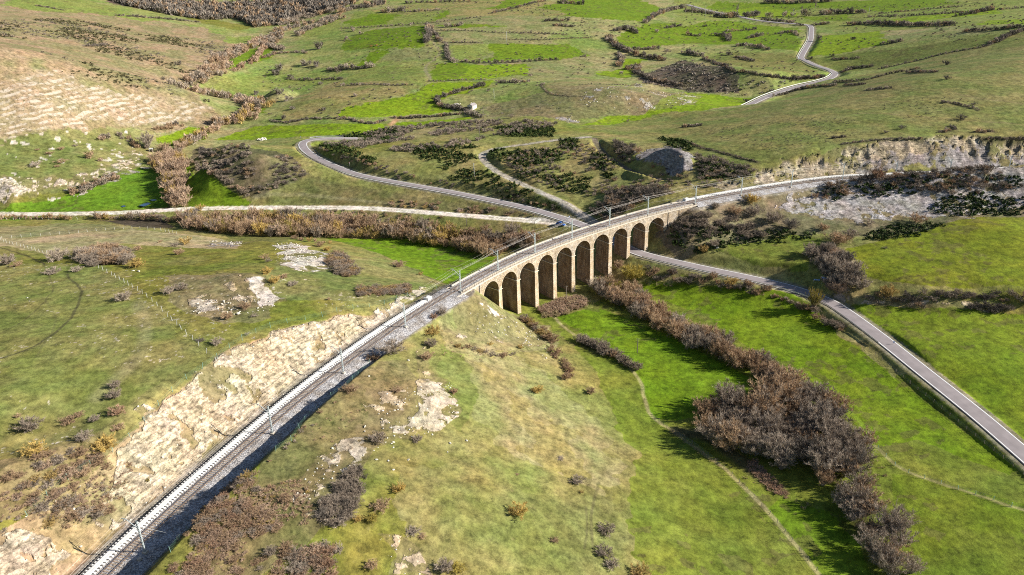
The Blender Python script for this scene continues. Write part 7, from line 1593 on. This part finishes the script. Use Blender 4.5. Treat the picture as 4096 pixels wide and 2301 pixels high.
def rubble(name, polys, rad, spacing, label, cat, seed, mat, dn=.35, pile=0.0):
    r = np.random.default_rng(seed); co = []
    for me in ROCK[:3]:
        v = np.empty(len(me.vertices) * 3, np.float32); me.vertices.foreach_get('co', v); co.append((v.reshape(-1, 3), np.array([p.vertices[:] for p in me.polygons])))
    VV = []; FF = []; n = 0
    for k, poly in enumerate(polys):
        x, y, z = scatter_pts(poly, spacing, seed + k, dn, 7)
        cx, cy = (x.mean(), y.mean()) if len(x) else (0, 0); rr_ = max(.1, np.hypot(x - cx, y - cy).max()) if len(x) else 1
        for i in range(len(x)):
            V, F = co[r.integers(3)]; s = rad * r.uniform(.25, 1.5) ** 1.6; a = r.uniform(0, 6.28); ca, sa = math.cos(a), math.sin(a)
            up = pile * (1 - math.hypot(x[i] - cx, y[i] - cy) / rr_) * r.uniform(.2, 1)
            VV.append(np.stack([(V[:, 0] * ca - V[:, 1] * sa) * s + x[i], (V[:, 0] * sa + V[:, 1] * ca) * s + y[i], V[:, 2] * s * .6 + z[i] + s * .15 + up], 1)); FF.append(F + n); n += len(V)
    me = mesh_np(name, np.vstack(VV), np.vstack(FF), M[mat]); o = bpy.data.objects.new(name, me); COL.objects.link(o); tag(o, label, cat, kind='stuff')
rubble('stones', [tl(1,2,[(300,100),(600,0),(850,0),(880,250),(760,360),(520,450),(250,560),(100,560),(160,300)]), tl(0,2,[(2380,560),(2576,440),(2600,900),(2300,1000),(2150,850)]), tl(1,2,[(270,1120),(440,1150),(640,1340),(700,1446),(380,1446)])], .17, 1.5, 'pale loose stones scattered over the bare patches right of the railway', 'stones', 51, 'white_rock', .42)
rubble('stones', [tl(0,1,[(2040,400),(2200,380),(2450,480),(2460,590),(2300,620),(2100,570)]), tl(0,1,[(1420,810),(1600,780),(1850,780),(2120,800),(2050,900),(1850,930),(1450,920)]), tl(0,1,[(1530,365),(1850,370),(1800,410)])], .20, 1.6, 'white rubble on the bare knolls of the left hill', 'stones', 52, 'white_rock', .40)
rubble('stones', [[(-80,1360),(60,1300),(130,1240),(250,1160),(350,1085),(440,1000),(560,905),(700,832),(850,792),(960,782),(900,862),(700,1020),(510,1175),(300,1350),(100,1480)]], .18, 2.4, 'broken cream blocks on the face of the near rock cutting', 'stones', 53, 'barn_wall', .45)
rubble('stones', [tl(1,1,[(900,930),(1050,850),(1250,940),(1500,1060),(1560,1160),(1100,1140)]), tl(1,1,[(1500,1180),(1560,1180),(1560,1280),(1500,1260)])], .22, 1.5, 'grey stones washed down the slope below the first arches', 'stones', 54, 'grey_rock', .42)
rubble('stones', [tl(1,0,[(1780,740),(2250,620),(2576,690),(2576,800),(2100,830),(1780,800)]), tl(1,0,[(1560,880),(1800,900),(1830,930),(1720,920)])], .34, 4.0, 'pale limestone blocks on the rocky pasture beyond the farm tracks', 'stones', 55, 'white_rock', .5)
rubble('rubble_pile', [[(645,352),(655,349),(670,348),(672,352),(655,355)]], .5, .7, 'white heap of rubble on top of the dark mound', 'rubble', 56, 'white_rock', 0, .8)
rubble('rubble_pile', [tl(1,0,[(845,790),(900,782),(890,795),(850,800)])], .5, .9, 'small white heap of rubble left of the stone barn', 'rubble', 57, 'white_rock', 0, 1.0)
rubble('rubble_pile', [tl(1,1,[(2800,410),(2850,410),(2840,430)])], .5, .8, 'white and rusty litter heap above the road at the foot of the gorse', 'rubble', 58, 'white_rock', 0, .5)
# two brown cows far off in the left green field
def cow(u, v, label, yaw):
    p = gpt(u, v); root = empty('cow', p, yaw); tag(root, label, 'cow', 'cows in the far green field')
    M.setdefault('cow', simple('cow_hide', (.20, .07, .03), .8, var=.2)); mb = MB_()
    xs = [(-1.05, 1.05, .12), (-.9, 1.08, .30), (-.5, 1.02, .38), (0, .98, .42), (.5, 1.02, .40), (.85, 1.08, .30), (1.1, 1.12, .20), (1.45, 1.2, .15), (1.6, 1.18, .13), (1.85, 1.0, .10), (1.95, .93, .07)]
    th = np.linspace(0, 2 * math.pi, 12, endpoint=False); mb.sweep([[(x, r * .8 * math.cos(t), z + r * math.sin(t)) for t in th] for x, z, r in xs])
    for x, y in ((-.8, .2), (-.8, -.2), (.7, .2), (.7, -.2)): mb.tube([(x, y, 1.0), (x + (.05 if x < 0 else -.02), y, .5), (x, y, 0)], [.15, .08, .06], 8)
    mb.tube([(-1.08, 0, 1.2), (-1.2, 0, .9), (-1.2, 0, .5)], [.05, .03, .04], 6)
    mb.build('body', M['cow'], root, smooth=True)
for x, y, t_, a in ((222, 357, 'left of two tiny brown cows in the upper left green field', .3), (266, 349, 'right of two tiny brown cows in the upper left green field', 1.2)):
    u, v = tl(1, 0, [(x, y)])[0]; cow(u, v, t_, a)
# water in the meadow
def puddle(pts, label):
    P = poly_world(pts); me = bpy.data.meshes.new('puddle'); z = float(height(P[:, 0], P[:, 1]).max()) + .06
    me.from_pydata([(x, y, z) for x, y in P], [], [tuple(range(len(P)))]); M.setdefault('water', simple('water', (.03, .07, .13), .06, spec=.9)); me.materials.append(M['water']); o = bpy.data.objects.new('water', me); COL.objects.link(o); tag(o, kind='structure')
puddle([(350,520),(362,514),(372,510),(380,513),(372,520),(362,524)], ''); puddle([(304,520),(312,517),(318,520),(310,523)], ''); puddle([(376,504),(390,502),(396,505),(384,508)], '')
